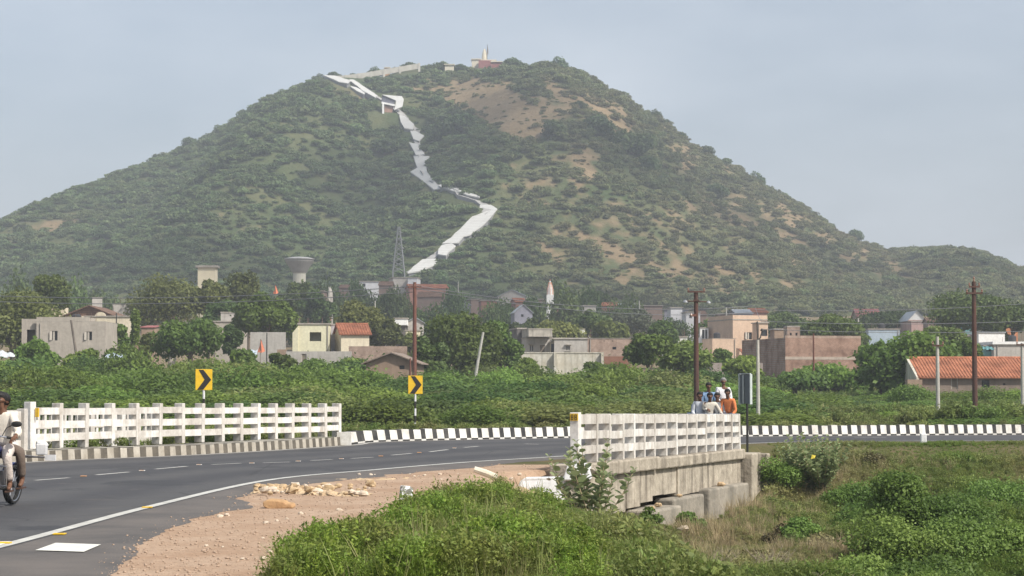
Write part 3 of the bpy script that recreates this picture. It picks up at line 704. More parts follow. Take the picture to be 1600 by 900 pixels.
hp2 = [tuple(G(x, y)[:2]) for x, y in ((525, 748.5), (600, 749.5), (690, 748), (790, 745))]
mound('earth_ridge', hp2, 'low ridge of tan earth farther along the road shoulder', .045, .4, 'earth ridge')
rr = random.Random(8)
for i in range(46):
    px = 398 + 190 * rr.random(); py = 765 + rr.uniform(-2, 12); s_ = rr.uniform(.025, .085)
    g = G(px, py); mb = MB(); rockmesh(mb, (0, 0, 0), (s_ * 1.3, s_, s_ * .8), rub if i % 3 else pale, rr, 7, 5, .3)
    tag(mb.build('stone', loc=(g.x, g.y, .04 + rr.random() * .05)), ('%s %s stone in the %s of the rubble heap' % ('large' if s_ > .055 else 'small', 'tan' if i % 3 else 'pale', 'left third' if px < 460 else ('middle' if px < 525 else 'right third'))), 'stone', 'stones of the rubble heap, ' + ('large' if s_ > .055 else 'small') + (' tan' if i % 3 else ' pale') + (' left' if px < 460 else (' middle' if px < 525 else ' right')))
for i in range(40):
    px = rr.choice([rr.uniform(300, 560), rr.uniform(560, 860)]); py = (rr.uniform(790, 880) - (px > 560) * rr.uniform(50, 90)); py = max(py, 742) if px > 560 else py
    if px > 600 and py > 760: py = rr.uniform(742, 752)
    s_ = rr.uniform(.015, .04); g = G(px, py); mb = MB(); rockmesh(mb, (0, 0, s_ * .3), (s_ * 1.2, s_, s_ * .8), pale, rr, 7, 5, .3)
    tag(mb.build('stone', loc=g), 'small loose stone on the gravel shoulder', 'stone', 'loose stones on the shoulder')
for px, py, m in [(1255, 832, washw), (1262, 836, pale), (1248, 829, washw), (1068, 845, pale)]:
    g = G(px, py, -1.6); mb = MB(); rockmesh(mb, (0, 0, .05), (.12, .09, .07), m, rr, 8, 6, .25)
    tag(mb.build('stone', loc=(g.x, g.y, gz(g.x, g.y) + .05)), 'pale stone among the dry grass below the bridge', 'stone', 'pale stones below the bridge')
# road studs
stud_o = plain('stud_orange', (.60, .33, .16), .5); stud_w = plain('stud_white', (.75, .72, .66), .4)
studs = [((130.5, 745), 0), ((222, 736.3), 1), ((311, 727), 1), ((393.5, 724.6), 1), ((466, 721.5), 1), ((533.5, 717.7), 1), ((595, 713.4), 0), ((655, 708), 0), ((710, 700.8), 1), ((230, 794), 2), ((93, 836), 2), ((7, 850), 2)]
for (px, py), kk in studs:
    g = G(px, py); e = empty('road_stud', (g.x, g.y, .008), 0, ['orange road stud between two dashes of the centre line', 'whitish road stud between two dashes of the centre line', 'yellow road stud on the near edge line'][kk], 'road stud', ['orange studs on the centre line', 'white studs on the centre line', 'studs on the near edge line'][kk])
    s_ = .62 if kk < 2 else .8
    mb = MB(); mb.prism([(-.09 * s_, -.06, 0), (.09 * s_, -.06, 0), (.09 * s_, .06, 0), (-.09 * s_, .06, 0)], (0, 0, .014), stud_w if kk == 1 else (stud_o if kk == 0 else yel)); mb.build('body', e, bevel=.004)
    mb = MB(); mb.box((0, -.054, .012), (.14 * s_, .012, .008), yel if kk == 2 else stud_o, (.5, 0, 0)); mb.build('reflector', e)

# ------------------------------------------------------------------ chevron signs
steel = plain('galvanised_steel', (.42, .43, .44), .45, .6); dsteel = plain('dark_steel', (.07, .065, .06), .6, .3)
def chevron(px, ytop, ybot, wpx, D, label, rz):
    c = P(px, (ytop + ybot) / 2, D); s_ = F / D; W_ = wpx / s_; H_ = (ybot - ytop) / s_; zg = gz(c.x, c.y)
    e = empty('chevron_sign', (c.x, c.y, zg), rz, label, 'road sign', 'yellow chevron signs behind the kerb'); zc = c.z - zg
    mb = MB(); mb.box((0, 0, zc), (W_, .02, H_), yel); pn = mb.build('panel', e, bevel=.008)
    x = W_ / 2; a = .95
    poly = [(-x * .62, H_ * .5 * a), (-x * .05, H_ * .5 * a), (x * .88, 0), (-x * .05, -H_ * .5 * a), (-x * .78, -H_ * .5 * a), (x * .08, 0)]
    mb = MB(); mb.prism([(u, -.017, zc + v) for u, v in poly], (0, .005, 0), blk); mb.build('chevron', pn)
    mb = MB(); zb_ = zc - H_ / 2
    k = 0; z = zb_ + .06
    mb.tube([(0, .03, zc + H_ * .35), (0, .03, zb_ - .26)], .035, washw, 8)
    z = zb_ - .26
    while z > -.1:
        z2 = z - .25; k += 1; mb.tube([(0, .03, z), (0, .03, z2)], .035, blk if k % 2 else washw, 8); z = z2
    mb.build('pole', e)
    return e
chevron(318.5, 577, 609.5, 26, 62, 'yellow and black chevron sign above the left white railing', R(8))
chevron(649, 587, 615.5, 22.5, 72, 'yellow and black chevron sign in front of the rusty pole', R(4))
# dark sign board seen from its back, with its pole
c = P(1165, 608, 57); e = empty('sign_board', (c.x, c.y, gz(c.x, c.y)), R(-62), 'narrow grey sign board seen almost edge-on on a thin pole by the bridge end', 'road sign'); z0 = c.z - gz(c.x, c.y)
brd = plain('board_back', (.13, .15, .16), .6, .2); edg = plain('board_edge', (.55, .60, .58), .5)
mb = MB(); mb.box((0, 0, z0), (.52, .02, .82), brd); mb.build('panel', e, bevel=.01)
mb = MB()
for x in (-.27, .27): mb.box((x, -.01, z0), (.035, .07, .84), edg)
for x in (-.07,): mb.box((x, -.03, z0), (.03, .03, .80), edg)
mb.box((0, -.02, z0 + .43), (.54, .04, .02), edg); mb.build('frame', e)
mb = MB(); mb.tube([(0, .05, -.2), (0, .05, z0 + .44)], .032, blk, 8); mb.build('pole', e)

# ------------------------------------------------------------------ poles and wires
rust = surf('rusted_pole', (.115, .055, .04), (.07, .042, .035), .8, 2, .3, fine=10); rust2 = surf('brown_red_pole', (.19, .075, .05), (.13, .06, .045), .8, 2, .3, fine=10)
cpole = surf('pale_concrete_pole', (.52, .50, .45), (.38, .37, .33), .85, 2, .3); glassy = plain('lamp_glass', (.7, .72, .72), .2); porc = plain('porcelain', (.28, .16, .11), .3)
def pole(px, ytop, ybot, D, r, m, label, cat='electric pole', lean=0, group=None, name='electric_pole', buried=.6):
    t = P(px, ytop, D); zg = gz(t.x, t.y); e = empty(name, (t.x, t.y, zg), 0, label, cat, group); h = t.z - zg
    dx = lean * h; mb = MB(); mb.tube([(-dx, 0, -buried), (-dx * .4, 0, h * .6), (0, 0, h)], [r * 1.25, r * 1.05, r * .85], m, 10); mb.build('pole', e)
    return e, h
def arm(e, h, half, m, ins=2, dz=0, r=.04, dy=0):
    mb = MB(); mb.box((0, -.1, h + dz), (half * 2, .07, .08), m); a = mb.build('cross_arm', e)
    for i in range(ins):
        x = -half * .92 + 2 * half * .92 * (i / (ins - 1) if ins > 1 else .5)
        mb = MB(); mb.lathe([(.02, .04), (.055, .07), (.03, .11), (.05, .15), (.02, .19)], (x, -.1, h + dz), porc, 10); mb.build('insulator', a)
    return a
e1, h1 = pole(1087.5, 456, 640, 100, .115, rust, 'rusty street-light pole with two lamps and insulators behind the people')
arm(e1, h1, .42, rust, 2, .0); 
mb = MB(); mb.box((0, -.1, h1 - .42), (.28, .06, .08), rust); mb.tube([(-.53, -.1, h1 - .45), (.6, -.1, h1 - .50)], .028, rust, 8); mb.build('lamp_arm', e1)
for x, z in ((-.53, h1 - .56), (.60, h1 - .60)):
    mb = MB(); mb.lathe([(.03, .16), (.11, .10), (.12, .03), (.10, .0)], (x, -.1, z), steel, 12); lm = mb.build('lamp', e1)
    mb = MB(); mb.ball((x, -.1, z + .01), (.09, .09, .06), glassy, 10, 6); mb.build('bulb', lm)
mb = MB(); mb.box((-.12, -.1, h1 - 1.15), (.32, .10, .12), rust2); mb.lathe([(.03, 0), (.07, .05), (.03, .14)], (-.25, -.12, h1 - 1.2), porc, 8); mb.build('bracket', e1)
e2, h2 = pole(1521.5, 440, 660, 96, .11, rust, 'tallest dark brown electric pole in front of the tiled shed')
arm(e2, h2, .25, rust, 2, -.25); arm(e2, h2, .38, rust, 2, -.55)
mb = MB(); mb.lathe([(.02, -.05), (.05, .05), (.03, .1), (.05, .16), (.02, .24)], (0, 0, h2), porc, 8); mb.build('insulator', e2)
e3, h3 = pole(1464.5, 526, 660, 96, .085, cpole, 'thin pale concrete pole left of the tallest dark pole'); arm(e3, h3, .26, rust, 2, -.42)
e4, h4 = pole(1184, 531, 660, 94, .078, cpole, 'pale grey lamp pole with a hooked top by the brick building', 'lamp pole', name='lamp_pole')
mb = MB(); mb.tube([(0, 0, h4), (-.02, 0, h4 + .5), (-.02, 0, h4 + .85)], .03, dsteel, 6); mb.tube([(0, 0, h4 - .05), (.12, 0, h4 + .1), (.2, 0, h4 + .4)], .03, dsteel, 6); mb.build('bracket', e4)
mb = MB(); mb.lathe([(.03, .12), (.08, .06), (.08, 0)], (.2, 0, h4 + .4), dsteel, 8); mb.build('lamp', e4)
e5, h5 = pole(648, 441, 640, 150, .14, rust2, 'tall red-brown pole rising above the right chevron sign'); arm(e5, h5, .5, rust2, 3, -.35)
e5b, h5b = pole(641, 560, 620, 149, .07, rust2, 'short thin red stay pole against the tall red-brown pole', group=None)
pole(1271, 521, 600, 165, .07, rust2, 'thin rusty pole in front of the pink brick building')
pole(755, 519, 560, 158, .11, cpole, 'leaning pale concrete post above the thicket', 'concrete post', lean=.18, name='concrete_post')
e6, h6 = pole(111, 500, 560, 184, .11, surf('old_wood', (.20, .17, .14), (.12, .10, .085)), 'crooked leaning wooden pole against the grey house', 'wooden pole', lean=-.16, name='wooden_pole')
e7, h7 = pole(1597, 536, 600, 120, .10, cpole, 'pale pole with a cross arm at the right edge'); arm(e7, h7, .35, rust, 2, -.1)
pole(1341, 497, 530, 300, .12, cpole, 'distant pale pole left of the blue wall'); pole(1135, 480, 500, 330, .1, cpole, 'distant thin pole behind the peach house')
for (px, yt, D, lab) in [(514, 448, 330, 'distant thin pole beside the little white temple'), (586, 470, 330, 'distant thin pole among dark village trees'), (716, 440, 400, 'distant thin pole below the hill stairway'), (875, 462, 380, 'distant thin pole right of the orange shrine'), (999, 470, 380, 'distant thin pole above the village trees')]:
    pole(px, yt, yt + 30, D, .10, cpole, lab)
# left thin dark pole in front of the cream parapet
pole(182, 489, 530, 200, .07, dsteel, 'thin dark pole in front of the cream parapet wall'); pole(417, 520, 560, 188, .06, dsteel, 'thin dark pole against the grey compound wall')
wire_m = plain('wire', (.22, .22, .23), .5, .4)
def wire(a, b, sag, label, r=.022, n=24):
    a = Vector(a); b = Vector(b); pts = []
    for i in range(n + 1):
        t = i / n; p = a.lerp(b, t); p.z -= 4 * sag * t * (1 - t); pts.append(p - a)
    mb = MB(); mb.tube(pts, r, wire_m, 4); tag(mb.build('power_line', loc=a), label, 'power line', 'power lines across the village')
for y0, dz, lab in [(460, -.35, 'upper'), (469, -.75, 'lower')]:
    wire(P(-60, y0, 165), P(648, 447 + (y0 - 460), 150), .55, lab + ' overhead wire from the left edge to the red-brown pole', .028)
for y0, y1, lab in [(446, 478, 'upper'), (450, 488, 'lower')]:
    wire(P(648, y0, 150), P(1180, y1, 190), .9, lab + ' overhead wire running right from the red-brown pole', .026)
wire(P(1180, 484, 190), P(1700, 466, 190), .5, 'overhead wire above the peach house to the right edge', .026)
wire(P(1190, 502, 170), P(1700, 497, 170), .35, 'overhead wire over the brick building, middle height', .024)
wire(P(1190, 514, 165), P(1700, 514, 165), .3, 'lowest overhead wire over the brick building', .022)
wire(P(1180, 480, 190), P(1190, 503, 170), .1, 'short slanting wire joining two overhead lines above the peach house', .02)
# ------------------------------------------------------------------ village buildings
cream = surf('wall_cream', (.74, .66, .50), (.62, .54, .40), .9, .7, .3, .35, (.35, .29, .22), fine=4)
creamy = surf('wall_pale_yellow', (.74, .70, .50), (.64, .60, .42), .9, .7, .3, .3, (.38, .34, .24), fine=4)
grey = surf('wall_grey', (.46, .41, .35), (.37, .33, .28), .9, .8, .4, .35, (.22, .19, .16), fine=4)
greyw = surf('wall_pale_grey', (.50, .47, .43), (.40, .37, .33), .9, .7, .4, .4, (.22, .20, .17), fine=4)
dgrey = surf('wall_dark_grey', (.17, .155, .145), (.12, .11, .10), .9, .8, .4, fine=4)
peach = surf('wall_peach', (.66, .49, .36), (.56, .41, .30), .9, .6, .3, .25, (.36, .24, .17), fine=4)
stw = surf('wall_stained_white', (.66, .63, .55), (.52, .47, .37), .9, .8, .4, .75, (.24, .22, .15), fine=4)
mud = surf('wall_mud', (.36, .26, .19), (.28, .20, .145), .95, .7, .5, .3, (.20, .15, .11), fine=4)
whitew = surf('wall_white', (.86, .86, .84), (.78, .77, .74), .85, .6, .2, .1, fine=4)
bluew = surf('wall_blue', (.42, .50, .57), (.34, .42, .50), .85, .7, .2, fine=4); tealw = surf('wall_teal', (.16, .36, .36), (.12, .28, .28), .85, .7, .2, fine=4)
pinkw = surf('wall_pink', (.52, .36, .32), (.42, .28, .25), .9, .7, .3, .3, fine=4)
slabm = surf('roof_slab', (.42, .38, .33), (.30, .27, .23), .9, 1, .3, .4, fine=5)
def tiles(name, c1, c2, mort=None, sx=2.2, brick=False):
    if name in MC: return MC[name]
    m, n, b = newmat(name)
    tc = N(n, 'ShaderNodeTexCoord'); mp = N(n, 'ShaderNodeMapping')
    bt = N(n, 'ShaderNodeTexBrick'); L_ = n.links.new
    bt.inputs['Color1'].default_value = c4(c1); bt.inputs['Color2'].default_value = c4(c2); bt.inputs['Mortar'].default_value = c4(mort or tuple(x * .5 for x in c1))
    bt.inputs['Scale'].default_value = sx; bt.inputs['Mortar Size'].default_value = .03
    if brick: mp.inputs['Rotation'].default_value = (math.pi / 2, 0, 0)
    else: mp.inputs['Rotation'].default_value = (R(30), 0, 0)
    L_(tc.outputs['Object'], mp.inputs[0]); L_(mp.outputs[0], bt.inputs['Vector'])
    v = mixc(n, ramp(n, noise(n, .9, 5), .42, .72), bt.outputs[0], tuple(x * .5 for x in c2))
    v = mixc(n, .35, v, ramp(n, noise(n, 5, 3), .3, .7, (.4, .4, .4), (1, 1, 1)), 'MULTIPLY')
    L_(v, b.inputs['Base Color']); b.inputs['Roughness'].default_value = .9; b.inputs['Specular IOR Level'].default_value = .2
    bp = N(n, 'ShaderNodeBump', Strength=.5, Distance=.03); L_(bt.outputs['Fac'], bp.inputs['Height']); bp.invert = True; L_(bp.outputs[0], b.inputs['Normal'])
    MC[name] = m; return m
tile = tiles('roof_tiles', (.48, .19, .105), (.36, .135, .075)); tile_o = tiles('roof_tiles_orange', (.60, .25, .14), (.46, .175, .095)); tile_b = tiles('roof_tiles_brown', (.27, .165, .115), (.20, .125, .09))
brick = tiles('brick_wall', (.40, .235, .165), (.32, .185, .13), (.38, .31, .26), 2.6, True); brickp = tiles('pink_brick_wall', (.46, .325, .25), (.39, .27, .21), (.46, .38, .32), 2.6, True)
tin = surf('tin_sheet', (.44, .47, .50), (.36, .38, .40), .5, .5, .3, .2, fine=4, metal=.2)
redt = surf('red_sheet', (.38, .13, .12), (.30, .11, .10), .7, .6, .3, fine=4)
rodm = plain('rebar', (.16, .10, .08), .8); dark = plain('dark_pane', (.03, .032, .035), .3); frm = plain('window_frame', (.46, .42, .36), .7); wood = surf('door_wood', (.24, .20, .16), (.16, .13, .10), .8, 3, .3)
def house(name, label, x0, x1, yt, D, depth, wm, yaw=0, roof='flat', ops=(), over=.12, rm=None, ridge=None, cat='house', group=None, low=None, par=0, slabt=.14, fr=frm, gable=None):
    """x0,x1: picture columns of the front wall; yt: picture row of its top; ops: (x0,x1,y0,y1,kind) openings"""
    a = P(x0, yt, D); ca, sa = math.cos(yaw), math.sin(yaw); k = (x1 - 800) / F * (D / P(x1, 600, D).y) ; k = P(x1, yt, D).x / D
    W = (k * D - a.x) / (ca - k * sa); H = None
    g = min(gz(a.x, D), gz(a.x + W * ca, D + W * sa), gz(a.x, D + depth)) - .4
    if low is not None: g = max(g, P(x0, low, D).z)
    H = a.z - g
    e = empty(name, (a.x, D, g), yaw, label, cat, group); mb = MB()
    op = []
    for o_ in ops:
        u0 = (o_[0] - x0) / (x1 - x0) * W; u1 = (o_[1] - x0) / (x1 - x0) * W; z1 = P(x0, o_[2], D).z - g; z0 = P(x0, o_[3], D).z - g
        op.append((max(u0, .05), min(u1, W - .05), max(z0, .05), min(z1, H - .05), o_[4]))
    xs = sorted({0, W, *[o_[0] for o_ in op], *[o_[1] for o_ in op]}); zs = sorted({0, H, *[o_[2] for o_ in op], *[o_[3] for o_ in op]}); t = .22
    for i in range(len(xs) - 1):
        for j in range(len(zs) - 1):
            cx, cz = (xs[i] + xs[i + 1]) / 2, (zs[j] + zs[j + 1]) / 2
            if any(o_[0] < cx < o_[1] and o_[2] < cz < o_[3] for o_ in op): continue
            mb.quad((xs[i], 0, zs[j]), (xs[i + 1], 0, zs[j]), (xs[i + 1], 0, zs[j + 1]), (xs[i], 0, zs[j + 1]), wm)
    for (u0, u1, z0, z1, kk) in op:
        for p in (((u0, z0), (u0, z1)), ((u1, z0), (u1, z1)), ((u0, z0), (u1, z0)), ((u0, z1), (u1, z1))):
            (xa, za), (xb, zb) = p; mb.quad((xa, 0, za), (xb, 0, zb), (xb, t, zb), (xa, t, za), wm)
        if kk == 'recess':
            mb.box2((u0 - .1, 1.5, z0 - .05), (u1 + .1, 1.6, z1 + .05), wm)
    mb.quad((0, 0, 0), (0, depth, 0), (0, depth, H), (0, 0, H), wm); mb.quad((W, 0, 0), (W, depth, 0), (W, depth, H), (W, 0, H), wm)
    mb.quad((0, depth, 0), (W, depth, 0), (W, depth, H), (0, depth, H), wm)
    if roof in ('flat', 'none') or roof == 'shed': mb.quad((0, 0, H - .02), (W, 0, H - .02), (W, depth, H - .02), (0, depth, H - .02), wm)
    rz = (P(x0, ridge, D).z - g) if ridge is not None else H
    if roof == 'gable_x':
        for x in (0, W): mb.add([(x, 0, H), (x, depth, H), (x, depth / 2, rz - .03)], [(0, 1, 2)], wm)
    if roof == 'gable_front':
        for y in (0, depth): mb.add([(0, y, H), (W, y, H), (W / 2, y, rz - .03)], [(0, 1, 2)], gable or wm)
    mb.build('wall', e)
    rb = MB(); rm = rm or slabm; o = over
    if roof == 'flat':
        rb.box2((-o, -o, H), (W + o, depth + o, H + slabt), rm)
        if par:
            for bx in (((0, 0), (W, .15)), ((0, depth - .15), (W, depth)), ((0, .15), (.15, depth - .15)), ((W - .15, .15), (W, depth - .15))):
                rb.box2((bx[0][0], bx[0][1], H + slabt), (bx[1][0], bx[1][1], H + slabt + par), wm)
        rb.build('roof', e)
    elif roof == 'gable_x':
        sl = (rz - H) / (depth / 2); zo = H - o * sl; th = .09
        rb.prism([(-o, -o, zo), (-o, depth / 2, rz), (-o, depth + o, zo), (-o, depth + o, zo + th), (-o, depth / 2, rz + th), (-o, -o, zo + th)], (W + 2 * o, 0, 0), rm)
        rr_ = rb.build('roof', e); cb = MB(); cb.tube([(-o, depth / 2, rz + th), (W + o, depth / 2, rz + th)], .11, rm, 8); cb.build('ridge_cap', rr_)
        nrow = int(W / .22)
        if nrow < 90:
            tb = MB()
            for i in range(nrow):
                x = -o + .11 + i * (W + 2 * o - .2) / max(nrow - 1, 1); tb.tube([(x, -o - .02, zo + th + .01), (x, depth / 2, rz + th + .01)], .05, rm, 5)
            tb.build('tile_rows', rr_)
    elif roof == 'gable_front':
        sl = (rz - H) / (W / 2); zo = H - o * sl; th = .09
        rb.prism([(-o, -o, zo), (W / 2, -o, rz), (W + o, -o, zo), (W + o, -o, zo + th), (W / 2, -o, rz + th), (-o, -o, zo + th)], (0, depth + 2 * o, 0), rm); rb.build('roof', e)
    elif roof == 'shed':
        rb.prism([(-o, -o, H), (-o, depth + o, rz), (-o, depth + o, rz + .08), (-o, -o, H + .08)], (W + 2 * o, 0, 0), rm); rb.build('roof', e)
    for (u0, u1, z0, z1, kk) in op:
        if kk == 'window':
            wb = MB(); f = .06
            for q in (((u0, z0), (u0 + f, z1)), ((u1 - f, z0), (u1, z1)), ((u0 + f, z0), (u1 - f, z0 + f)), ((u0 + f, z1 - f), (u1 - f, z1)), (((u0 + u1) / 2 - .03, z0 + f), ((u0 + u1) / 2 + .03, z1 - f))):
                wb.box2((q[0][0], .06, q[0][1]), (q[1][0], .12, q[1][1]), fr)
            for k2 in range(1, 4):
                z = z0 + (z1 - z0) * k2 / 4; wb.box2((u0 + f, .085, z - .012), (u1 - f, .10, z + .012), fr)
            wo = wb.build('window', e); pb = MB(); pb.box2((u0 + f, .14, z0 + f), (u1 - f, .15, z1 - f), dark); pb.build('pane', wo)
            sb = MB(); sb.box2((u0 - .08, -.10, z0 - .08), (u1 + .08, .0 - .003, z0 - .003), wm); sb.box2((u0 - .1, -.28, z1 + .06), (u1 + .1, -.003, z1 + .13), slabm); sb.build('sill', wo)
        elif kk == 'hole':
            pb = MB(); pb.box2((u0, .2, z0), (u1, .215, z1), dark); pb.build('window', e)
        elif kk == 'door':
            pb = MB(); pb.box2((u0, .08, z0), (u1, .13, z1), wood); pb.box2((u0, .05, z0), (u0 + .07, .077, z1), fr); pb.box2((u1 - .07, .05, z0), (u1, .077, z1), fr); pb.build('door', e)
        elif kk == 'shutter':
            pb = MB(); um = (u0 + u1) / 2
            pb.box((u0 + .05 + (um - u0) * .3, -.08, (z0 + z1) / 2), ((um - u0) * .6, .03, z1 - z0 - .04), frm, (0, 0, .35)); pb.box2((u0, .2, z0), (u1, .215, z1), dark); pb.box2((um - .05, .05, z0), (um + .12, .1, z1), frm); pb.build('window', e)
    if roof == 'flat' and D < 300 and W > 2.2 and name == 'house':
        r_ = random.Random(int(x0 * 7 + D)); top = H + slabt
        for k3 in range(r_.choice((2, 3, 4))):
            x = r_.uniform(.1, W - .1); y = r_.uniform(.1, depth * .6); rb3 = MB(); hh = r_.uniform(.4, 1.0); rb3.tube([(x, y, top - .02), (x + r_.uniform(-.08, .08), y, top + hh)], .022, rodm, 5); rb3.build('rebar', e)
        pb3 = MB(); x = W * r_.choice((.06, .94)); pb3.tube([(x, -.07, H - .1), (x, -.07, .3)], .05, slabm, 6); pb3.build('drain_pipe', e)
        if r_.random() < .5:
            x = r_.uniform(.25, .75) * W; tk = MB(); tk.lathe([(.42, top - .0), (.45, top + .1), (.45, top + .62), (.30, top + .74), (.16, top + .80)], (x, depth * .5, 0), plain('tank_black', (.03, .03, .032), .5), 14); tk.build('rooftop_tank', e)
    return e, W, H
# left side
e, W, H = house('house', 'large bare grey-plastered house with two windows and a recessed porch at the far left', 57, 165, 503, 188, 7, grey, R(2), ops=[(77, 90, 517, 532, 'shutter'), (131, 144, 518, 531.5, 'shutter'), (129, 141, 549, 554, 'hole')], over=0, slabt=.06)
rb = MB(); rb.box2((0, .0, H + .062), (W * .76, .22, H + .45), grey); rb.box2((W * .70, .5, H + .062), (W * .78, 2.6, H + .40), grey); rb.build('parapet', e)
e, W, H = house('house', 'set-back grey wing with a dark doorway left of the large grey house', 34, 58, 499, 188.5, 7, grey, R(3), ops=[(42, 55, 515, 549, 'recess')], over=0, slabt=.05)
house('house', 'long cream house with a brown hipped tile roof and arched parapet', 100, 180, 494, 225, 9, cream, 0, 'gable_front', ridge=478, rm=tile_b, gable=tile_b, over=.5)
e, W, H = house('parapet_wall', 'cream parapet wall with a small round arch beside the brown tile roof', 132, 207, 495, 218, .25, cream, 0, 'none', cat='wall')
mb = MB(); mb.tube([(W * .33, -.02, H - .1), (W * .33, .27, H - .1)], .62, cream, 18); mb.build('arch', e); mb = MB(); mb.box2((-.1, -.12, H), (W + .1, .35, H + .12), slabm); mb.build('coping', e)
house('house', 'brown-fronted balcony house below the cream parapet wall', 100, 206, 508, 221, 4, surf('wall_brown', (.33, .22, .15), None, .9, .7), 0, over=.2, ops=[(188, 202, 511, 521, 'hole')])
house('water_tank', 'small cream and red rooftop tank among the left trees', 80, 100, 474, 250, 2.5, cream, 0, over=.15, cat='water tank', ops=[(87, 97, 477, 484, 'hole')])
house('house', 'small grey block rising behind the brown tile roof', 144, 160, 466, 268, 3, greyw, .2, over=.05)
house('house', 'plain pale grey block right of the brown tile roof', 176, 203, 476, 262, 4, greyw, 0, over=.02)
house('water_tower', 'square cream tank house standing above the left trees', 309, 337, 418, 380, 2.6, surf('wall_tank', (.80, .72, .52), (.70, .62, .45), .9, .6), 0, over=.35, cat='tank house', slabt=.4)
house('house', 'tilted grey rooftop room above a dark opening, right of the round tree', 345, 372, 489, 240, 3.5, greyw, 0, over=.05, low=506)
house('house', 'low grey flat house under the tilted rooftop room', 334, 376, 503, 239, 6, grey, 0, over=.1, ops=[(352, 364, 511, 519, 'hole')])
house('house', 'dark-red roofed shed behind the narrow cypress', 221, 241, 512, 215, 4, mud, 0, 'shed', ridge=508, rm=redt)
house('boundary_wall', 'tall grey concrete yard wall beside the bright green tree', 391, 446, 519, 198, .3, greyw, 0, 'none', cat='wall')
house('boundary_wall', 'long low grey concrete yard wall with a brown door, below the cream house', 447, 549, 549, 188, .3, greyw, 0, 'none', ops=[(471, 479, 553, 566, 'door')], cat='wall')
house('boundary_wall', 'short brown wall between the two grey yard walls', 433, 447.5, 546, 189, .3, mud, 0, 'none', cat='wall')
house('house', 'pale yellow house with a dark recessed window and sloping left side', 466, 515, 507, 215, 6, creamy, R(3), ops=[(484, 502, 519, 533, 'recess')], over=.1)
e, W, H = house('stair_wall', 'sloping pale yellow side wall of the pale yellow house', 457, 466, 520, 214.8, 4, creamy, 0, 'none', cat='wall')
mb = MB(); mb.prism([(0, 0, H), (W, 0, H), (W, 0, H + .75)], (0, 3.9, 0), creamy); mb.build('slope', e)
house('house', 'small cream house with a red tile roof and dark gable side', 533, 577, 522, 214, 5.5, cream, R(12), 'gable_x', ridge=506, rm=tile, over=.25)
house('house', 'thin blue-white outhouse between the pale yellow and red-roofed houses', 515, 524, 508, 219, 3, surf('wall_palelilac', (.5, .48, .52), None), 0, over=.05)
house('boundary_wall', 'long pink brick yard wall behind the brown mud hut', 545, 636, 541, 205, .3, brickp, 0, 'none', cat='wall')
e, W, H = house('hut', 'brown mud hut with a sagging roof and one small window', 572, 652, 567, 160, 7, mud, R(-4), 'gable_front', ridge=552, rm=surf('thatch', (.30, .235, .19), (.20, .16, .13), .95, 1.2, .8, fine=8), over=.35, ops=[(624, 632, 571, 577, 'hole')], cat='hut')
house('house', 'white box room on a grey pillar left of the red-brown pole', 616, 636, 498, 262, 3, whitew, 0, over=.1, low=508)
house('house', 'narrow dark grey house under the white box room', 618, 634, 509, 263, 4, dgrey, 0, over=.05, ops=[(623, 628, 512, 530, 'door')])
house('house', 'small white domed-roof house partly behind the red-brown pole', 637, 660, 503, 265, 4, greyw, 0, 'gable_front', ridge=496, rm=tin, over=.2)
house('house', 'cream low house right of the white box room', 634, 655, 517, 258, 4, creamy, 0, over=.1)
# centre
house('house', 'grey house with an upper concrete balcony, behind the stained white wall', 822, 863, 529, 226, 7, greyw, R(9), ops=[(827, 834, 539, 549, 'window'), (843, 852, 539, 552, 'door')], over=.05)
e, W, H = house('balcony_room', 'overhanging concrete upper storey of the grey house behind the stained white wall', 826, 863, 515, 224.5, 5, surf('balcony_concrete', (.50, .46, .40), (.36, .33, .28), .9, 1, .4, .6), R(9), low=526, cat='house', over=.04)
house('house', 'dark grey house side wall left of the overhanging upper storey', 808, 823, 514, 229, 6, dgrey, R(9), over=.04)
house('house', 'long grey single-storey house with one square window', 866, 918, 530, 224, 6, greyw, 0, 'shed', ridge=527, rm=slabm, over=.1, ops=[(884, 891, 540, 548, 'window')])
house('doorway', 'dark doorway between the overhanging storey and the long grey house', 860, 867, 535, 225.5, 4, cream, 0, ops=[(861, 866, 537, 551, 'hole')], over=.1, cat='gateway')
house('house', 'pink brick house right of the long grey house', 918, 992, 529, 224, 6, brickp, 0, over=.06, ops=[(957, 963, 542, 546, 'hole'), (943, 945, 532, 533.5, 'hole'), (956.5, 958.5, 532, 533.5, 'hole')], slabt=.06)
e, W, H = house('compound_wall', 'white compound wall streaked with dark stains above the thicket', 808, 943, 552, 200, .3, stw, 0, 'none', cat='wall')
mb = MB(); mb.box2((W * .425, -.55, 0), (W * .455, -.003, H + .05), stw); mb.box2((W * .97, -.4, 0), (W, -.003, H + .05), stw); mb.box2((-.05, -.05, H), (W + .05, .35, H + .1), stw); mb.build('buttress', e)
house('boundary_wall', 'low dark-red earth wall right of the stained white wall', 944, 985, 557, 196, .3, surf('red_earth', (.30, .15, .10), None, .95, .8, .5), 0, 'none', cat='wall')
house('rooftop_room', 'small white cube on a roof above the long grey house', 904, 914, 515, 262, 1.5, whitew, 0, over=.05, cat='tank house', low=524)
house('house', 'low white house showing above the bushes left of the rusty light pole', 1037, 1074, 527, 262, 4, whitew, 0, over=.1)
house('gate_arch', 'small white-framed doorway standing left of the peach house', 1094, 1107, 513, 275, 1.2, whitew, 0, ops=[(1097, 1100.5, 515, 529, 'hole'), (1102, 1105, 515, 529, 'hole')], over=.05, cat='gateway')
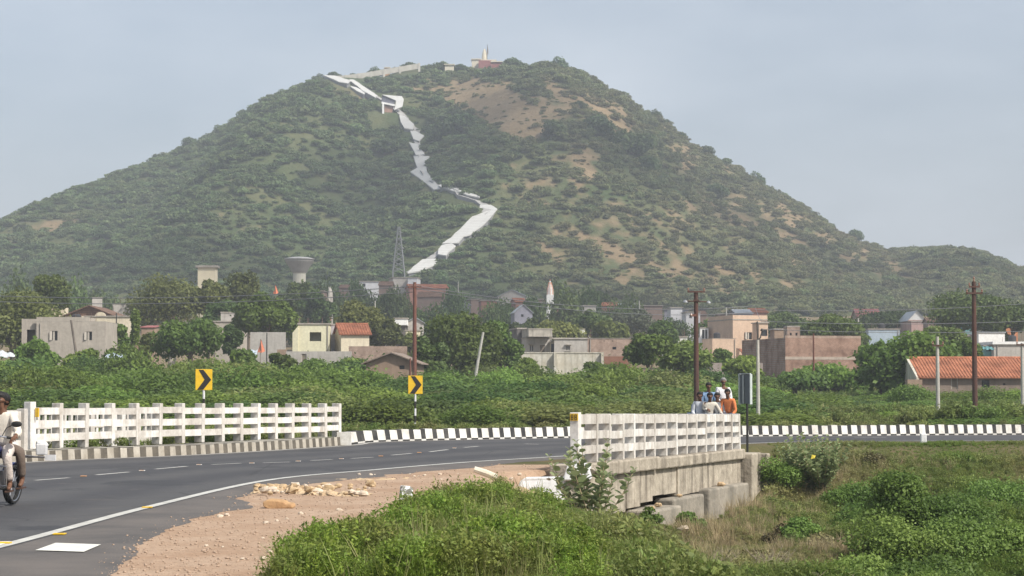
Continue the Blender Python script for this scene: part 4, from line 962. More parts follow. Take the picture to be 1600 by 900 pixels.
# peach house
house('house', 'two-storey peach house with one upper window', 1145, 1199, 500, 268, 9, peach, R(16), ops=[(1163, 1175, 519, 530, 'shutter')], over=.05, par=.5)
house('house', 'lower peach wing with a stained front, left of the two-storey peach house', 1113, 1150, 529, 262, 5, peach, R(10), over=.03, slabt=.05)
house('house', 'upper left part of the peach house with its shade put into the wall colour', 1126, 1142, 499, 274, 5, surf('wall_peach_shaded', (.30, .23, .20), None), R(10), over=.05)  # shaded side of the peach house: the shade is painted as a darker wall
house('balcony_room', 'peach balcony bay with dark openings at the right of the peach house', 1186, 1200, 505, 263, 3, peach, R(10), ops=[(1190, 1199, 515, 525, 'hole')], cat='house', over=.15)
house('house', 'lean-to with a tile roof and dark doorway in front of the peach house', 1165, 1200, 556, 240, 4, peach, 0, 'shed', ridge=545, rm=tile, ops=[(1176, 1184, 559, 575, 'hole')], over=.3)
house('boundary_wall', 'low grey-pink yard wall with dark gate post before the peach house', 1111, 1192, 567, 190, .3, surf('wall_greypink', (.42, .35, .31), None, .9, .8, .4, .3), 0, 'none', cat='wall')
house('gate', 'dark gate left of the low grey-pink yard wall', 1101, 1111, 565, 190, .15, dgrey, 0, 'none', cat='gate')
house('boundary_wall', 'low cream wall beside the rusty light pole', 1083, 1101, 566, 192, .3, creamy, 0, 'none', cat='wall')
# brick building
e, W, H = house('brick_building', 'long roofless brick building with a dark shaded left side', 1227, 1345, 528, 208, 12, brick, R(15), 'none', cat='building')
mb = MB(); mb.box2((-.03, -.03, H * .60), (W + .03, -.003, H * .60 + .30), surf('band_concrete', (.46, .38, .31), None)); mb.box2((0, 0, H), (W, .25, H + .25), brickp); mb.build('upper_band', e)
house('rooftop_room', 'small pale brick room on the brick building', 1230, 1250, 511, 226, 3, brickp, 0, over=.02, cat='house', ops=[(1234, 1237, 520, 525, 'hole'), (1243, 1246, 520, 525, 'hole')])
house('house', 'reddish hut between the peach house and the pale brick room', 1210, 1230, 515, 240, 4, mud, 0, over=.1)
# right side
house('house', 'pale blue house beyond the spreading acacia', 1357, 1406, 515, 280, 5, bluew, 0, over=.1)
house('house', 'distant house with a long dark red roof', 1341, 1376, 496, 420, 8, mud, 0, 'gable_x', ridge=483, rm=redt, over=.3)
house('house', 'distant white-gabled house left of the big right tree', 1419, 1446, 500, 340, 9, pinkw, 0, 'gable_front', ridge=486, gable=whitew, rm=tin, over=.2)
house('house', 'pinkish low house under the white-gabled house', 1424, 1450, 503, 330, 4, pinkw, 0, over=.1)
house('house', 'turquoise narrow house behind the tallest dark pole', 1508, 1521, 505, 300, 4, tealw, 0, over=.1)
e, W, H = house('house', 'bright white flat-roofed house right of the tallest dark pole', 1529, 1570, 520, 250, 6, whitew, R(8), 'shed', ridge=517, rm=tin, over=.12)
house('house', 'low pale grey wing left of the bright white house', 1512, 1530, 525, 252, 5, greyw, R(5), over=.1)
house('house', 'pale grey house with a white roof slab at the right edge', 1553, 1640, 538, 226, 6, greyw, R(3), over=.2, rm=whitew, slabt=.3)
house('house', 'turquoise porch left of the pale grey house at the right edge', 1538, 1554, 541, 227, 3, tealw, 0, over=.12, ops=[(1541, 1551, 546, 549, 'hole')])
e, W, H = house('tiled_shed', 'long low shed with a big orange tile roof at the right edge', 1440, 1625, 589, 150, 8.5, surf('wall_brownstone', (.27, .21, .17), (.20, .155, .125), .95, .9, .5, .3), R(-1), 'gable_x', ridge=560, rm=tile_o, over=.3, cat='shed', ops=[(1486, 1497, 591, 608, 'door'), (1534, 1546, 594, 606, 'hole'), (1567, 1571, 599, 602, 'hole')])
mb = MB(); mb.prism([(-.42, -.3, H - .02), (-.42, 4.2, P(1440, 557, 150).z - e.location.z), (-.42, 4.5, P(1440, 557, 150).z - e.location.z), (-.42, 4.5, H - .4), (-.42, -.3, H - .5)], (.18, 0, 0), stw); mb.build('gable_end', e)
house('wall_fragment', 'broken brown wall stub left of the tiled shed', 1418, 1441, 593, 149, 1, mud, 0, 'none', cat='wall')
# cloth and sheets on roofs and yards
tarpw = surf('tarp_white', (.62, .64, .64), (.48, .52, .52), .6, 1.5, .4); tarpb = surf('tarp_blue', (.34, .44, .54), (.48, .52, .55), .6, 1.8, .4)
def tarp(px0, px1, y0, y1, D, label, m, skew=.5):
    a = P(px0, y1, D); b = P(px1, y1, D); t = P(px0, y0, D).z - a.z; n = 8; V = []; W = b.x - a.x
    for i in range(n + 1):
        for j in range(5):
            u, v = i / n, j / 4; V.append((W * u, v * 2.2, t * v * (1 - skew * u) + .08 * math.sin(i * 1.9 + j)))
    Q_ = [(i * 5 + j, (i + 1) * 5 + j, (i + 1) * 5 + j + 1, i * 5 + j + 1) for i in range(n) for j in range(4)]
    mb = MB(); mb.add(V + [(x, y, z - .03) for x, y, z in V], Q_ + [tuple(len(V) + k for k in q[::-1]) for q in Q_], m)
    tag(mb.build('tarpaulin', loc=a), label, 'tarpaulin')
tarp(-14, 18, 546, 558, 178, 'white tarpaulin in the yard at the far left', tarpw, .6); tarp(163, 189, 551, 560, 176, 'crumpled blue and white tarpaulin right of the large grey house', tarpb, .3)
tarp(364, 398, 548, 560, 180, 'sloping pale blue tarpaulin below the tilted rooftop room', tarpb, -.2)
tarp(1537, 1556, 541, 546, 222, 'small turquoise awning on the turquoise porch', tealw, 0)
# flags on poles
org = plain('flag_orange', (.62, .20, .11), .8)
for px, yt, yb, D, lab in [(430, 445, 460, 238, 'orange triangular flag above the bright green tree'), (407, 530, 552, 192, 'small orange flag before the grey yard wall')]:
    a = P(px, yb, D); t = P(px, yt, D).z - a.z; e = empty('flag', a, 0, lab, 'flag'); mb = MB(); mb.tube([(0, 0, -3.5), (0, 0, t)], .03, wood, 6); mb.build('pole', e)
    mb = MB(); mb.add([(0, 0, t), (.05, -.02, t), (t * .32, .12, t * .15), (t * .1, -.1, .05), (-t * .22, .05, .1), (-t * .08, .1, t * .5)], [(0, 1, 2, 3), (0, 3, 4, 5)], org); mb.build('cloth', e)
# little shrines and distant village
def spire(px, yt, yb, wpx, D, label, m, m2, cat='shrine', name='shrine'):
    a = P(px, yb, D); s_ = F / D; h = (yb - yt) / s_; r = wpx / s_ / 2; z0 = gz(a.x, D) - .5 - a.z
    e = empty(name, a, 0, label, cat); mb = MB(); mb.box2((-r * 1.1, -r * 1.1, z0), (r * 1.1, r * 1.1, h * .18), m); mb.build('base', e)
    mb = MB(); mb.lathe([(r, h * .182), (r * 1.02, h * .3), (r * .9, h * .5), (r * .62, h * .7), (r * .3, h * .86), (r * .12, h * .93)], (0, 0, 0), m, 12)
    for k in range(8):
        a_ = k * math.pi / 4; mb.tube([(r * 1.0 * math.cos(a_), r * 1.0 * math.sin(a_), h * .2), (r * .93 * math.cos(a_), r * .93 * math.sin(a_), h * .5), (r * .34 * math.cos(a_), r * .34 * math.sin(a_), h * .86)], r * .1, m2, 5)
    mb.build('spire', e); mb = MB(); mb.lathe([(.02, 0), (r * .16, h * .03), (r * .05, h * .07), (.01, h * .12)], (0, 0, h * .93), m2, 8); mb.build('finial', e); return e
spire(859.5, 437, 466, 10, 360, 'slender orange and white temple spire above the dark village trees', whitew, surf('shrine_orange', (.75, .30, .13), None))
spire(516, 448, 467, 7, 340, 'tiny pale temple spire behind the left village trees', greyw, greyw)
hg = 'dim distant houses below the hill'
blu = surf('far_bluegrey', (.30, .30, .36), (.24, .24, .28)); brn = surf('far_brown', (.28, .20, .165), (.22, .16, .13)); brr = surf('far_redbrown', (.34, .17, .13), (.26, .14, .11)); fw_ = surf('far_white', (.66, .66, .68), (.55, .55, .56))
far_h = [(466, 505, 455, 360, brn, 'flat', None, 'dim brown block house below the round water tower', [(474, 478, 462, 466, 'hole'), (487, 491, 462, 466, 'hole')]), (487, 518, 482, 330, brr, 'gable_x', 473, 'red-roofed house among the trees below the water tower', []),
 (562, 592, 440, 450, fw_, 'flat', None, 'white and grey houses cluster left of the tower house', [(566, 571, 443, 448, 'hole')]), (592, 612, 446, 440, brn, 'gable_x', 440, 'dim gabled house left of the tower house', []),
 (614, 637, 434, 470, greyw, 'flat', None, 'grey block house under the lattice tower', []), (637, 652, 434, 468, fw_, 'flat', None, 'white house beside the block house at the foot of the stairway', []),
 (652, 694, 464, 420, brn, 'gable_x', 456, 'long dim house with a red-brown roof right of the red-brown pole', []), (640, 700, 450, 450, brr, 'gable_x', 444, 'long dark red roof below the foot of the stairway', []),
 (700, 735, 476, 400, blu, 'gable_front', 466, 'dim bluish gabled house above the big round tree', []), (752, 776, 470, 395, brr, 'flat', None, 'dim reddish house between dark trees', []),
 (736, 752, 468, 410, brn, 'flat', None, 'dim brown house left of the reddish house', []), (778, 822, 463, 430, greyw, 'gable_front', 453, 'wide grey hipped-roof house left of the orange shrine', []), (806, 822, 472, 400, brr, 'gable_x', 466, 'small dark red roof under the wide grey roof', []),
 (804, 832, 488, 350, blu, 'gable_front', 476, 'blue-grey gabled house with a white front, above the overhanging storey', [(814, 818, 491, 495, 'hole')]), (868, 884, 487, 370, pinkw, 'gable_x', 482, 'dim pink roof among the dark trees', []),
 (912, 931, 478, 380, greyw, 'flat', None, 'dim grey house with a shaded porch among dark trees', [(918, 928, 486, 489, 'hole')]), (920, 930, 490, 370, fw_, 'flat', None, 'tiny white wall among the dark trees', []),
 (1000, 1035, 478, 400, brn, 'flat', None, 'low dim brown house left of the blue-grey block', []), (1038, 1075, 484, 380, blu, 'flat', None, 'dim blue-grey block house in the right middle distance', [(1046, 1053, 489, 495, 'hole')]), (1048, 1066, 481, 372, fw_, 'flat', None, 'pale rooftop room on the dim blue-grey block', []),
 (1072, 1094, 488, 365, fw_, 'flat', None, 'pale distant house just left of the rusty light pole', [(1077, 1081, 492, 497, 'hole')]), (1090, 1104, 492, 370, brn, 'gable_x', 486, 'dim brown roof just right of the rusty light pole', []), (1122, 1150, 491, 380, brn, 'flat', None, 'dim house above the shaded upper left part of the peach house', []),
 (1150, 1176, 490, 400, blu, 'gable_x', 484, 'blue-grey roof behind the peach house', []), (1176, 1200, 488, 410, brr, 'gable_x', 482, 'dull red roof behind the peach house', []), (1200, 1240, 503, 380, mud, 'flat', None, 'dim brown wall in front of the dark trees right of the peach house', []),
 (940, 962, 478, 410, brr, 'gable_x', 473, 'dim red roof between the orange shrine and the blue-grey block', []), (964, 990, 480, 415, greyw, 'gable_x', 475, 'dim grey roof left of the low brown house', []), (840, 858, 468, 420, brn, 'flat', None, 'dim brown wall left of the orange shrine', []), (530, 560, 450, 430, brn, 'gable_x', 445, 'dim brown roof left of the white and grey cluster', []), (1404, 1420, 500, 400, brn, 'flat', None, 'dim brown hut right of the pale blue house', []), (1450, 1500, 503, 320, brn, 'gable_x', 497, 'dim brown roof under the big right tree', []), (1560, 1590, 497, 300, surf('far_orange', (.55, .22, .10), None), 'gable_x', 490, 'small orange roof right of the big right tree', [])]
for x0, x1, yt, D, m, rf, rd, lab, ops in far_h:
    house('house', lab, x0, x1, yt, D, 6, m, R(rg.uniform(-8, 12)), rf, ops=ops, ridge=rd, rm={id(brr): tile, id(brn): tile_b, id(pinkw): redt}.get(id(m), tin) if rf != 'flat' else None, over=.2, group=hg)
# round concrete water tower
a = P(468, 402, 470); s_ = F / 470; z0 = gz(a.x, 470) - a.z; e = empty('water_tower', a, 0, 'round concrete water tower with a wide bowl on a pale shaft', 'water tower')
mb = MB(); mb.lathe([(10 / s_, z0), (10 / s_, -26 / s_), (11 / s_, -24 / s_)], (0, 0, 0), surf('shaft', (.62, .60, .50), (.52, .50, .42), .9, .5), 20); mb.build('shaft', e)
mb = MB(); mb.lathe([(11 / s_, -24.5 / s_), (16 / s_, -16 / s_), (22 / s_, -7 / s_), (22.5 / s_, -3.5 / s_)], (0, 0, 0), surf('bowl', (.36, .345, .32), (.28, .27, .25), .9, .4), 28); mb.build('tank', e)
mb = MB(); mb.lathe([(24 / s_, -3.4 / s_), (24 / s_, -2.4 / s_), (14 / s_, 0), (3 / s_, .9 / s_)], (0, 0, 0), surf('dome', (.55, .54, .52), None), 28); mb.build('roof', e)
# lattice tower
a = P(623, 425, 500); s_ = F / 500; h = 71 / s_; z0 = gz(a.x, 500) - a.z; e = empty('lattice_tower', (a.x, a.y, a.z), 0, 'slender steel lattice pylon in front of the hill', 'pylon'); mb = MB(); w0 = 9 / s_; w1 = 1.2 / s_; lat = plain('lattice', (.30, .31, .31), .5, .3)
K = 9
def wz(t): return w0 + (w1 - w0) * min(t * 1.15, 1)
for sx in (-1, 1):
    for sy in (-1, 1): mb.tube([(sx * w0 * 1.15, sy * w0 * 1.15, z0), (sx * w0, sy * w0, 0), (sx * w1, sy * w1, h)], .13, lat, 4)
for i in range(K):
    za, zb = h * i / K, h * (i + 1) / K; wa, wb = w0 + (w1 - w0) * i / K, w0 + (w1 - w0) * (i + 1) / K
    for sy in (-1, 1):
        mb.tube([(-wa, sy * wa, za), (wb, sy * wb, zb)], .07, lat, 4); mb.tube([(wa, sy * wa, za), (-wb, sy * wb, zb)], .07, lat, 4)
        mb.tube([(sy * wa, -wa, za), (sy * wb, wb, zb)], .07, lat, 4); mb.tube([(sy * wa, wa, za), (sy * wb, -wb, zb)], .07, lat, 4)
mb.build('mast', e)
for i, (t, l_) in enumerate(((.52, 8), (.70, 7), (.86, 5.5))):
    mb = MB(); l_ /= s_
    for sy in (-1, 1): mb.tube([(-l_, 0, h * t), (0, sy * .5, h * t + .5), (l_, 0, h * t)], .09, lat, 4); mb.tube([(-l_, 0, h * t), (l_, 0, h * t)], .09, lat, 4)
    mb.build('cross_arm', e)

# ------------------------------------------------------------------ things on the hill
def stepmat():
    m, n, b_ = newmat('stair_roof_white'); tc = N(n, 'ShaderNodeTexCoord'); wv = N(n, 'ShaderNodeTexWave'); wv.bands_direction = 'Z'; wv.inputs['Scale'].default_value = .55; wv.inputs['Distortion'].default_value = 1.5
    n.links.new(tc.outputs['Object'], wv.inputs['Vector']); v = mixc(n, ramp(n, wv.outputs['Fac'], .25, .75), (.43, .425, .40), (.52, .515, .485)); v = mixc(n, ramp(n, noise(n, .35, 6, None, .7), .50, .72), v, (.40, .39, .36))
    n.links.new(v, b_.inputs['Base Color']); b_.inputs['Roughness'].default_value = .85; return m
stw_m = stepmat(); stside = surf('stair_side', (.30, .30, .30), (.20, .20, .21), .9, .3)
def rough(poly, k=3, amp=.45):
    r_ = random.Random(int(poly[0][0])); out = []
    for i in range(len(poly)):
        a_, b_ = poly[i], poly[(i + 1) % len(poly)]; L_ = math.hypot(b_[0] - a_[0], b_[1] - a_[1]); m_ = max(1, int(L_ / 8))
        for j in range(m_): t = j / m_; s_ = amp if j else 0; out.append((a_[0] + (b_[0] - a_[0]) * t + r_.uniform(-s_, s_), a_[1] + (b_[1] - a_[1]) * t + r_.uniform(-s_, s_)))
    return out
def hillpanel(name, poly, label, lift=1.2, th=2.6, m=stw_m, cat='stairway', smooth=None):
    pts = [hill_hit(x, y) for x, y in poly]; c = sum(pts, Vector()) / len(pts)
    # fit a plane through the outline so that the sheet is a flat slope lying on the hill
    A_ = np.array([(p.x - c.x, p.y - c.y, 1) for p in pts]); zz = np.array([p.z - c.z for p in pts]); sol = np.linalg.lstsq(A_, zz, rcond=None)[0]
    out = []
    for (x, y) in poly:
        a_, b_, c_ = ray(x, y)   # meet the sheet's plane
        den = c_ - sol[0] * a_ - sol[1] * b_; t = (c.z + lift + sol[2] - CH - sol[0] * c.x - sol[1] * c.y) / den
        q = Vector((a_ * t, b_ * t, CH + c_ * t)); out.append(q)
    hm = sum(pts, Vector()) / len(pts)
    if max((o_ - p).length for o_, p in zip(out, pts)) > 28: out = [p + Vector((0, 0, lift)) for p in pts]
    e = empty(name, c, 0, label, cat, 'flights of the white stairway up the hill'); mb = MB(); mb.prism([p - c for p in out], (0, 0, -.35), m); mb.build('roof', e)
    mb = MB(); n_ = len(out); cc = sum(out, Vector()) / n_; ins = [cc + (p - cc) * .93 for p in out]
    for i in range(n_): 
        a_, b_ = ins[i] - c, ins[(i + 1) % n_] - c; mb.quad(a_ - Vector((0, 0, .36)), b_ - Vector((0, 0, .36)), b_ - Vector((0, 0, th + 1.5)), a_ - Vector((0, 0, th + 1.5)), stside)
    mb.build('side_wall', e); return e
flights = [([(637, 426), (656, 423), (684, 411), (681, 404), (660, 405), (646, 416)], 'lowest flight of the white stairway, above the lattice tower'),
 ([(684, 397), (697, 399), (701, 393), (712, 384), (706, 380), (690, 383), (685, 389)], 'short notched flight above the lowest flight'),
 ([(691, 380), (716, 379), (724, 369), (735, 366), (757, 349), (777, 326), (767, 320), (750, 320), (749, 326), (705, 371)], 'widest and brightest flight leading up to the sharp bend'),
 ([(683, 296), (690, 295), (750, 313), (749, 316), (720, 308)], 'long thin level flight left of the sharp bend'),
 ([(646, 243), (671, 244), (666, 259), (667, 268), (688, 294), (678, 296), (655, 278), (641, 268), (652, 262)], 'curving steep flight in the middle of the hill'),
 ([(639, 222), (652, 225), (664, 241), (650, 242)], 'narrow flight below the small rocky step'), ([(641, 204), (650, 205), (663, 212), (655, 220), (646, 217)], 'small bright flight below the white roofed shelter'),
 ([(624, 180), (632, 181), (647, 194), (645, 202), (632, 200), (626, 190)], 'short flight directly below the white roofed shelter'),
 ([(545, 124), (552, 124), (590, 149), (586, 152), (566, 141)], 'upper thin flight between the shelter and the top bend'), ([(546, 134), (556, 136), (571, 144), (569, 147), (558, 142)], 'short lower strip beside the upper thin flight'),
 ([(505, 117), (523, 118), (548, 126), (543, 130), (530, 128)], 'top bend of the white stairway at the left skyline')]
for poly, lab in flights: hillpanel('stairway', rough(poly), lab)
pathm = surf('path_concrete', (.40, .39, .37), (.28, .275, .26), .9, .3, .2)
def ribbon(pts, wdt, lift):
    P3 = [hill_hit(x, y) for x, y in pts]; q = []
    for a_, b_ in zip(P3[:-1], P3[1:]):
        k = max(2, int((b_ - a_).length / 4))
        for i in range(k): t = i / k; x, y = a_.x + (b_.x - a_.x) * t, a_.y + (b_.y - a_.y) * t; q.append(Vector((x, y, max(float(hill_z(x, y)), a_.z + (b_.z - a_.z) * t) + lift)))
    mb = MB(); L0 = []
    for i, s_ in enumerate(q):
        d_ = (q[min(i + 1, len(q) - 1)] - q[max(i - 1, 0)]); nr = Vector((-d_.y, d_.x, 0)).normalized() * wdt / 2; L0.append((s_ + nr, s_ - nr))
    for i in range(len(L0) - 1):
        A_, B_ = L0[i]; C_, D_ = L0[i + 1]; dn = Vector((0, 0, -2.2)); mb.quad(A_, B_, D_, C_, pathm); mb.quad(B_, B_ + dn, D_ + dn, D_, stside); mb.quad(A_, A_ + dn, C_ + dn, C_, stside)
    return tag(mb.build('hill_path'), kind='structure')
ribbon([(640, 428), (662, 413), (690, 394), (706, 381), (735, 358), (762, 330), (758, 322), (748, 316), (720, 307), (690, 297), (670, 283), (656, 264), (660, 245), (655, 230), (648, 214), (652, 204), (640, 193), (628, 180), (604, 160), (588, 152), (566, 138), (545, 126), (512, 119)], 2.6, .25)
def polywall(name, pts, label, h, t, m, cat='wall'):
    P3 = [hill_hit(x, y) for x, y in pts]; mb = MB(); c = P3[0]
    for a_, b_ in zip(P3[:-1], P3[1:]):
        a_ = a_ - c; b_ = b_ - c; d = Vector((b_.x - a_.x, b_.y - a_.y, 0)).normalized(); nr = Vector((-d.y, d.x, 0)) * t
        mb.add([a_ - Vector((0, 0, 1)), b_ - Vector((0, 0, 1)), b_ + Vector((0, 0, h)), a_ + Vector((0, 0, h)), a_ + nr - Vector((0, 0, 1)), b_ + nr - Vector((0, 0, 1)), b_ + nr + Vector((0, 0, h)), a_ + nr + Vector((0, 0, h))], [(0, 1, 2, 3), (7, 6, 5, 4), (3, 2, 6, 7), (0, 4, 5, 1), (0, 3, 7, 4), (1, 5, 6, 2)], m)
    return tag(mb.build(name, loc=c), label, cat)
wq = [(521, 119), (540, 117.5), (560, 115), (580, 112), (600, 108), (625, 104), (655, 99)]; mb = MB(); T3 = [P(x, y, 833) for x, y in wq]; c0 = T3[0].copy(); mw = surf('ridge_wall', (.60, .57, .50), (.46, .43, .37), .9, .5)
for q0_, q1_ in zip(T3[:-1], T3[1:]):
    lo = [Vector((q.x, q.y, max(min(float(hill_z(q.x, 833)), q.z) - .6, q.z - 2.2))) for q in (q0_, q1_)]; off_ = Vector((0, .45, 0))
    V8 = [q - c0 for q in (lo[0], lo[1], q1_, q0_, lo[0] + off_, lo[1] + off_, q1_ + off_, q0_ + off_)]; mb.add(V8, [(0, 1, 2, 3), (7, 6, 5, 4), (3, 2, 6, 7), (0, 4, 5, 1), (0, 3, 7, 4), (1, 5, 6, 2)], mw)
for q in T3: mb.box((q.x - c0.x, .2, q.z - c0.z - 2.4), (.8, .8, 5), mw)
tag(mb.build('parapet_wall', loc=c0), 'long thin pale wall running along the ridge to the summit', 'wall')
hb_ = empty('hill_shelter', hill_hit(612, 178), R(6), 'white shelter with a big sloping white roof halfway up the stairway', 'shelter')
s_ = F / hb_.location.y
mb = MB()
def hp_(x, y): return ((x - 612) / s_, (178 - y) / s_)
for poly, dep, m in (([(597, 153), (628, 155), (631, 160), (629, 171), (616, 177), (619, 162)], 4, whitew), ([(596, 164), (617, 168), (617, 171), (596, 167)], 4, whitew)):
    mb.prism([(hp_(*q)[0], 0, hp_(*q)[1] + 1) for q in poly], (0, dep, 0), m)
mb.build('roof', hb_); mb = MB(); mb.prism([(hp_(*q)[0], .5, hp_(*q)[1] + 1) for q in [(597, 155), (618, 160), (616, 168), (596, 165)]], (0, 3, 0), surf('shelter_grey', (.16, .16, .20), None)); mb.prism([(hp_(*q)[0], .8, hp_(*q)[1] + 1) for q in [(601, 170), (615, 171), (613, 182), (601, 183)]], (0, 3, 0), surf('shelter_brown', (.40, .24, .18), None)); mb.build('wall', hb_)
mb = MB(); mb.box2((hp_(597, 0)[0], -.6, hp_(0, 183)[1] - 2), (hp_(600, 0)[0], 1, hp_(0, 168)[1] + 1), whitew); mb.build('pillar', hb_)
# summit temple
t0 = hill_hit(758, 103); D = 846; tz = P(752, 101, D); s_ = F / D
e = empty('hilltop_temple', tz, 0, 'cream temple with a tall tapering spire on the summit', 'temple'); tc = surf('temple_cream', (.72, .66, .52), (.62, .56, .44), .9, .3)
mb = MB(); mb.box2((-15 / s_, 0, -4), (24 / s_, 8, 8 / s_), tc); mb.box2((-16 / s_, -.4, 8 / s_), (0, 8.4, 9.4 / s_), tc); mb.build('hall', e)
mb = MB(); mb.lathe([(4.2 / s_, 8 / s_), (4.4 / s_, 13 / s_), (3.8 / s_, 19 / s_), (2.4 / s_, 24 / s_), (.8 / s_, 27 / s_)], (5 / s_, 3, 0), tc, 12); mb.build('spire', e)
mb = MB(); mb.tube([(9 / s_, 2, 9 / s_), (9.6 / s_, 2, 33 / s_)], .12, dsteel, 5); mb.add([(9.6 / s_, 2, 33 / s_), (11 / s_, 2.2, 24 / s_), (10.8 / s_, 2.1, 17 / s_), (8.6 / s_, 1.9, 20 / s_)], [(0, 1, 2, 3)], plain('flag_dark', (.18, .14, .12), .8)); mb.build('flag', e)
mb = MB(); mb.box2((-4 / s_, -3, -4), (16 / s_, -.5, 5 / s_), surf('temple_red', (.33, .13, .12), None)); mb.build('porch', e)
for px, yt, wpx, lab, m in [(776, 97, 16, 'small dark red building right of the summit temple', surf('temple_red', (.33, .13, .12), None)), (702, 89, 14, 'low cream building on the skyline left of the summit temple', tc), (605, 106, 7, 'tiny orange and cream hut on the ridge wall', surf('hut_orange', (.65, .38, .20), None))]:
    q = P(px, yt, 838); g = float(hill_z(q.x, 838)); s_ = F / 838
    e = empty('summit_hut', (q.x, 838, g), 0, lab, 'hut'); hh = min(max(q.z - g, 2.0), 3.4); mb = MB(); mb.box2((-wpx / 2 / s_, 0, -2), (wpx / 2 / s_, 4, hh), m); mb.build('wall', e); mb = MB(); mb.box2((-wpx / 2 / s_ - .4, -.5, hh), (wpx / 2 / s_ + .4, 4.4, hh + .3), tc); mb.build('roof', e)
# ------------------------------------------------------------------ trees and shrubs
bark = surf('bark', (.16, .125, .09), (.10, .08, .06), .95, 3, .6, fine=9); barkp = surf('bark_pale', (.50, .45, .37), (.36, .32, .26), .9, 2, .5, fine=9)
LF = {'mid': leafmat('leaf_mid', (.062, .104, .020), (.172, .235, .050), .40), 'dark': leafmat('leaf_dark', (.040, .072, .020), (.115, .165, .042), .36), 'olive': leafmat('leaf_olive', (.080, .098, .024), (.190, .210, .060), .40),
      'bright': leafmat('leaf_bright', (.070, .115, .020), (.175, .245, .045), .38), 'grey': leafmat('leaf_greygreen', (.05, .062, .035), (.115, .125, .070)), 'thorn': leafmat('leaf_thorn', (.090, .150, .026), (.220, .310, .062), .44), 'thornd': leafmat('leaf_thorn_dark', (.045, .090, .020), (.130, .200, .045), .36),
      'hill': leafmat('leaf_hill', (.070, .115, .045), (.165, .225, .088), .40, dry=(.215, .185, .09)), 'hilld': leafmat('leaf_hill_dark', (.042, .078, .030), (.112, .162, .056), .34)}
def tree(px, wpx, yt, yb, D, kind, label, seed, n=5200, size=.34, nl=14, flat=.75, bk=bark, spread=1.0, group=None, cat='tree', name='tree', crown_low=.25, limbs=7, asp=1.5, shape=None):
    a = P(px, yb, D); s_ = F / D; W = wpx / s_; zt = P(px, yt, D).z; g = gz(a.x, D); H = zt - g; low = max(P(px, yb, D).z - g, .0)
    rs = np.random.RandomState(seed); e = empty(name, (a.x, D, g), 0, label, cat, group)
    ch = H - low; c, q = lobes(rs, W, ch, low, nl, flat, spread, (.15, .25) if shape is None else shape)
    top = max(p[2] + r[2] for p, r in zip(c, q)); k = (H - low) / max(top - low, .1); c = [(x, y, low + (z - low) * k) for x, y, z in c]; q = [(r[0], r[1], r[2] * min(k, 1.2)) for r in q]
    V, Q, T = leaves(rs, c, q, n, size, shell=.55, asp=asp, jag=.3)
    V[:, 2] = np.maximum(V[:, 2], .1); me = bigmesh('crown', V, Q, [LF[kind]], {'tone': T}); o = bpy.data.objects.new('crown', me); col.objects.link(o); o.parent = e
    mb = MB(); r0 = max(.035 * W, .1); hb = low + ch * .25
    mb.tube([(0, 0, -.3), (.02 * W, 0, hb * .5), (0, .02 * W, hb)], [r0 * 1.25, r0, r0 * .8], bk, 8, False)
    for i in range(min(limbs, nl)):
        p = Vector(c[i]); b0 = Vector((0, .02 * W, hb * rs.uniform(.6, 1))); m_ = b0.lerp(p, .5) + Vector((rs.uniform(-.05, .05) * W, rs.uniform(-.05, .05) * W, .03 * W)); mb.tube([b0, m_, p], [r0 * .55, r0 * .38, r0 * .15], bk, 6, False)
    mb.build('trunk', e, smooth=True); return e
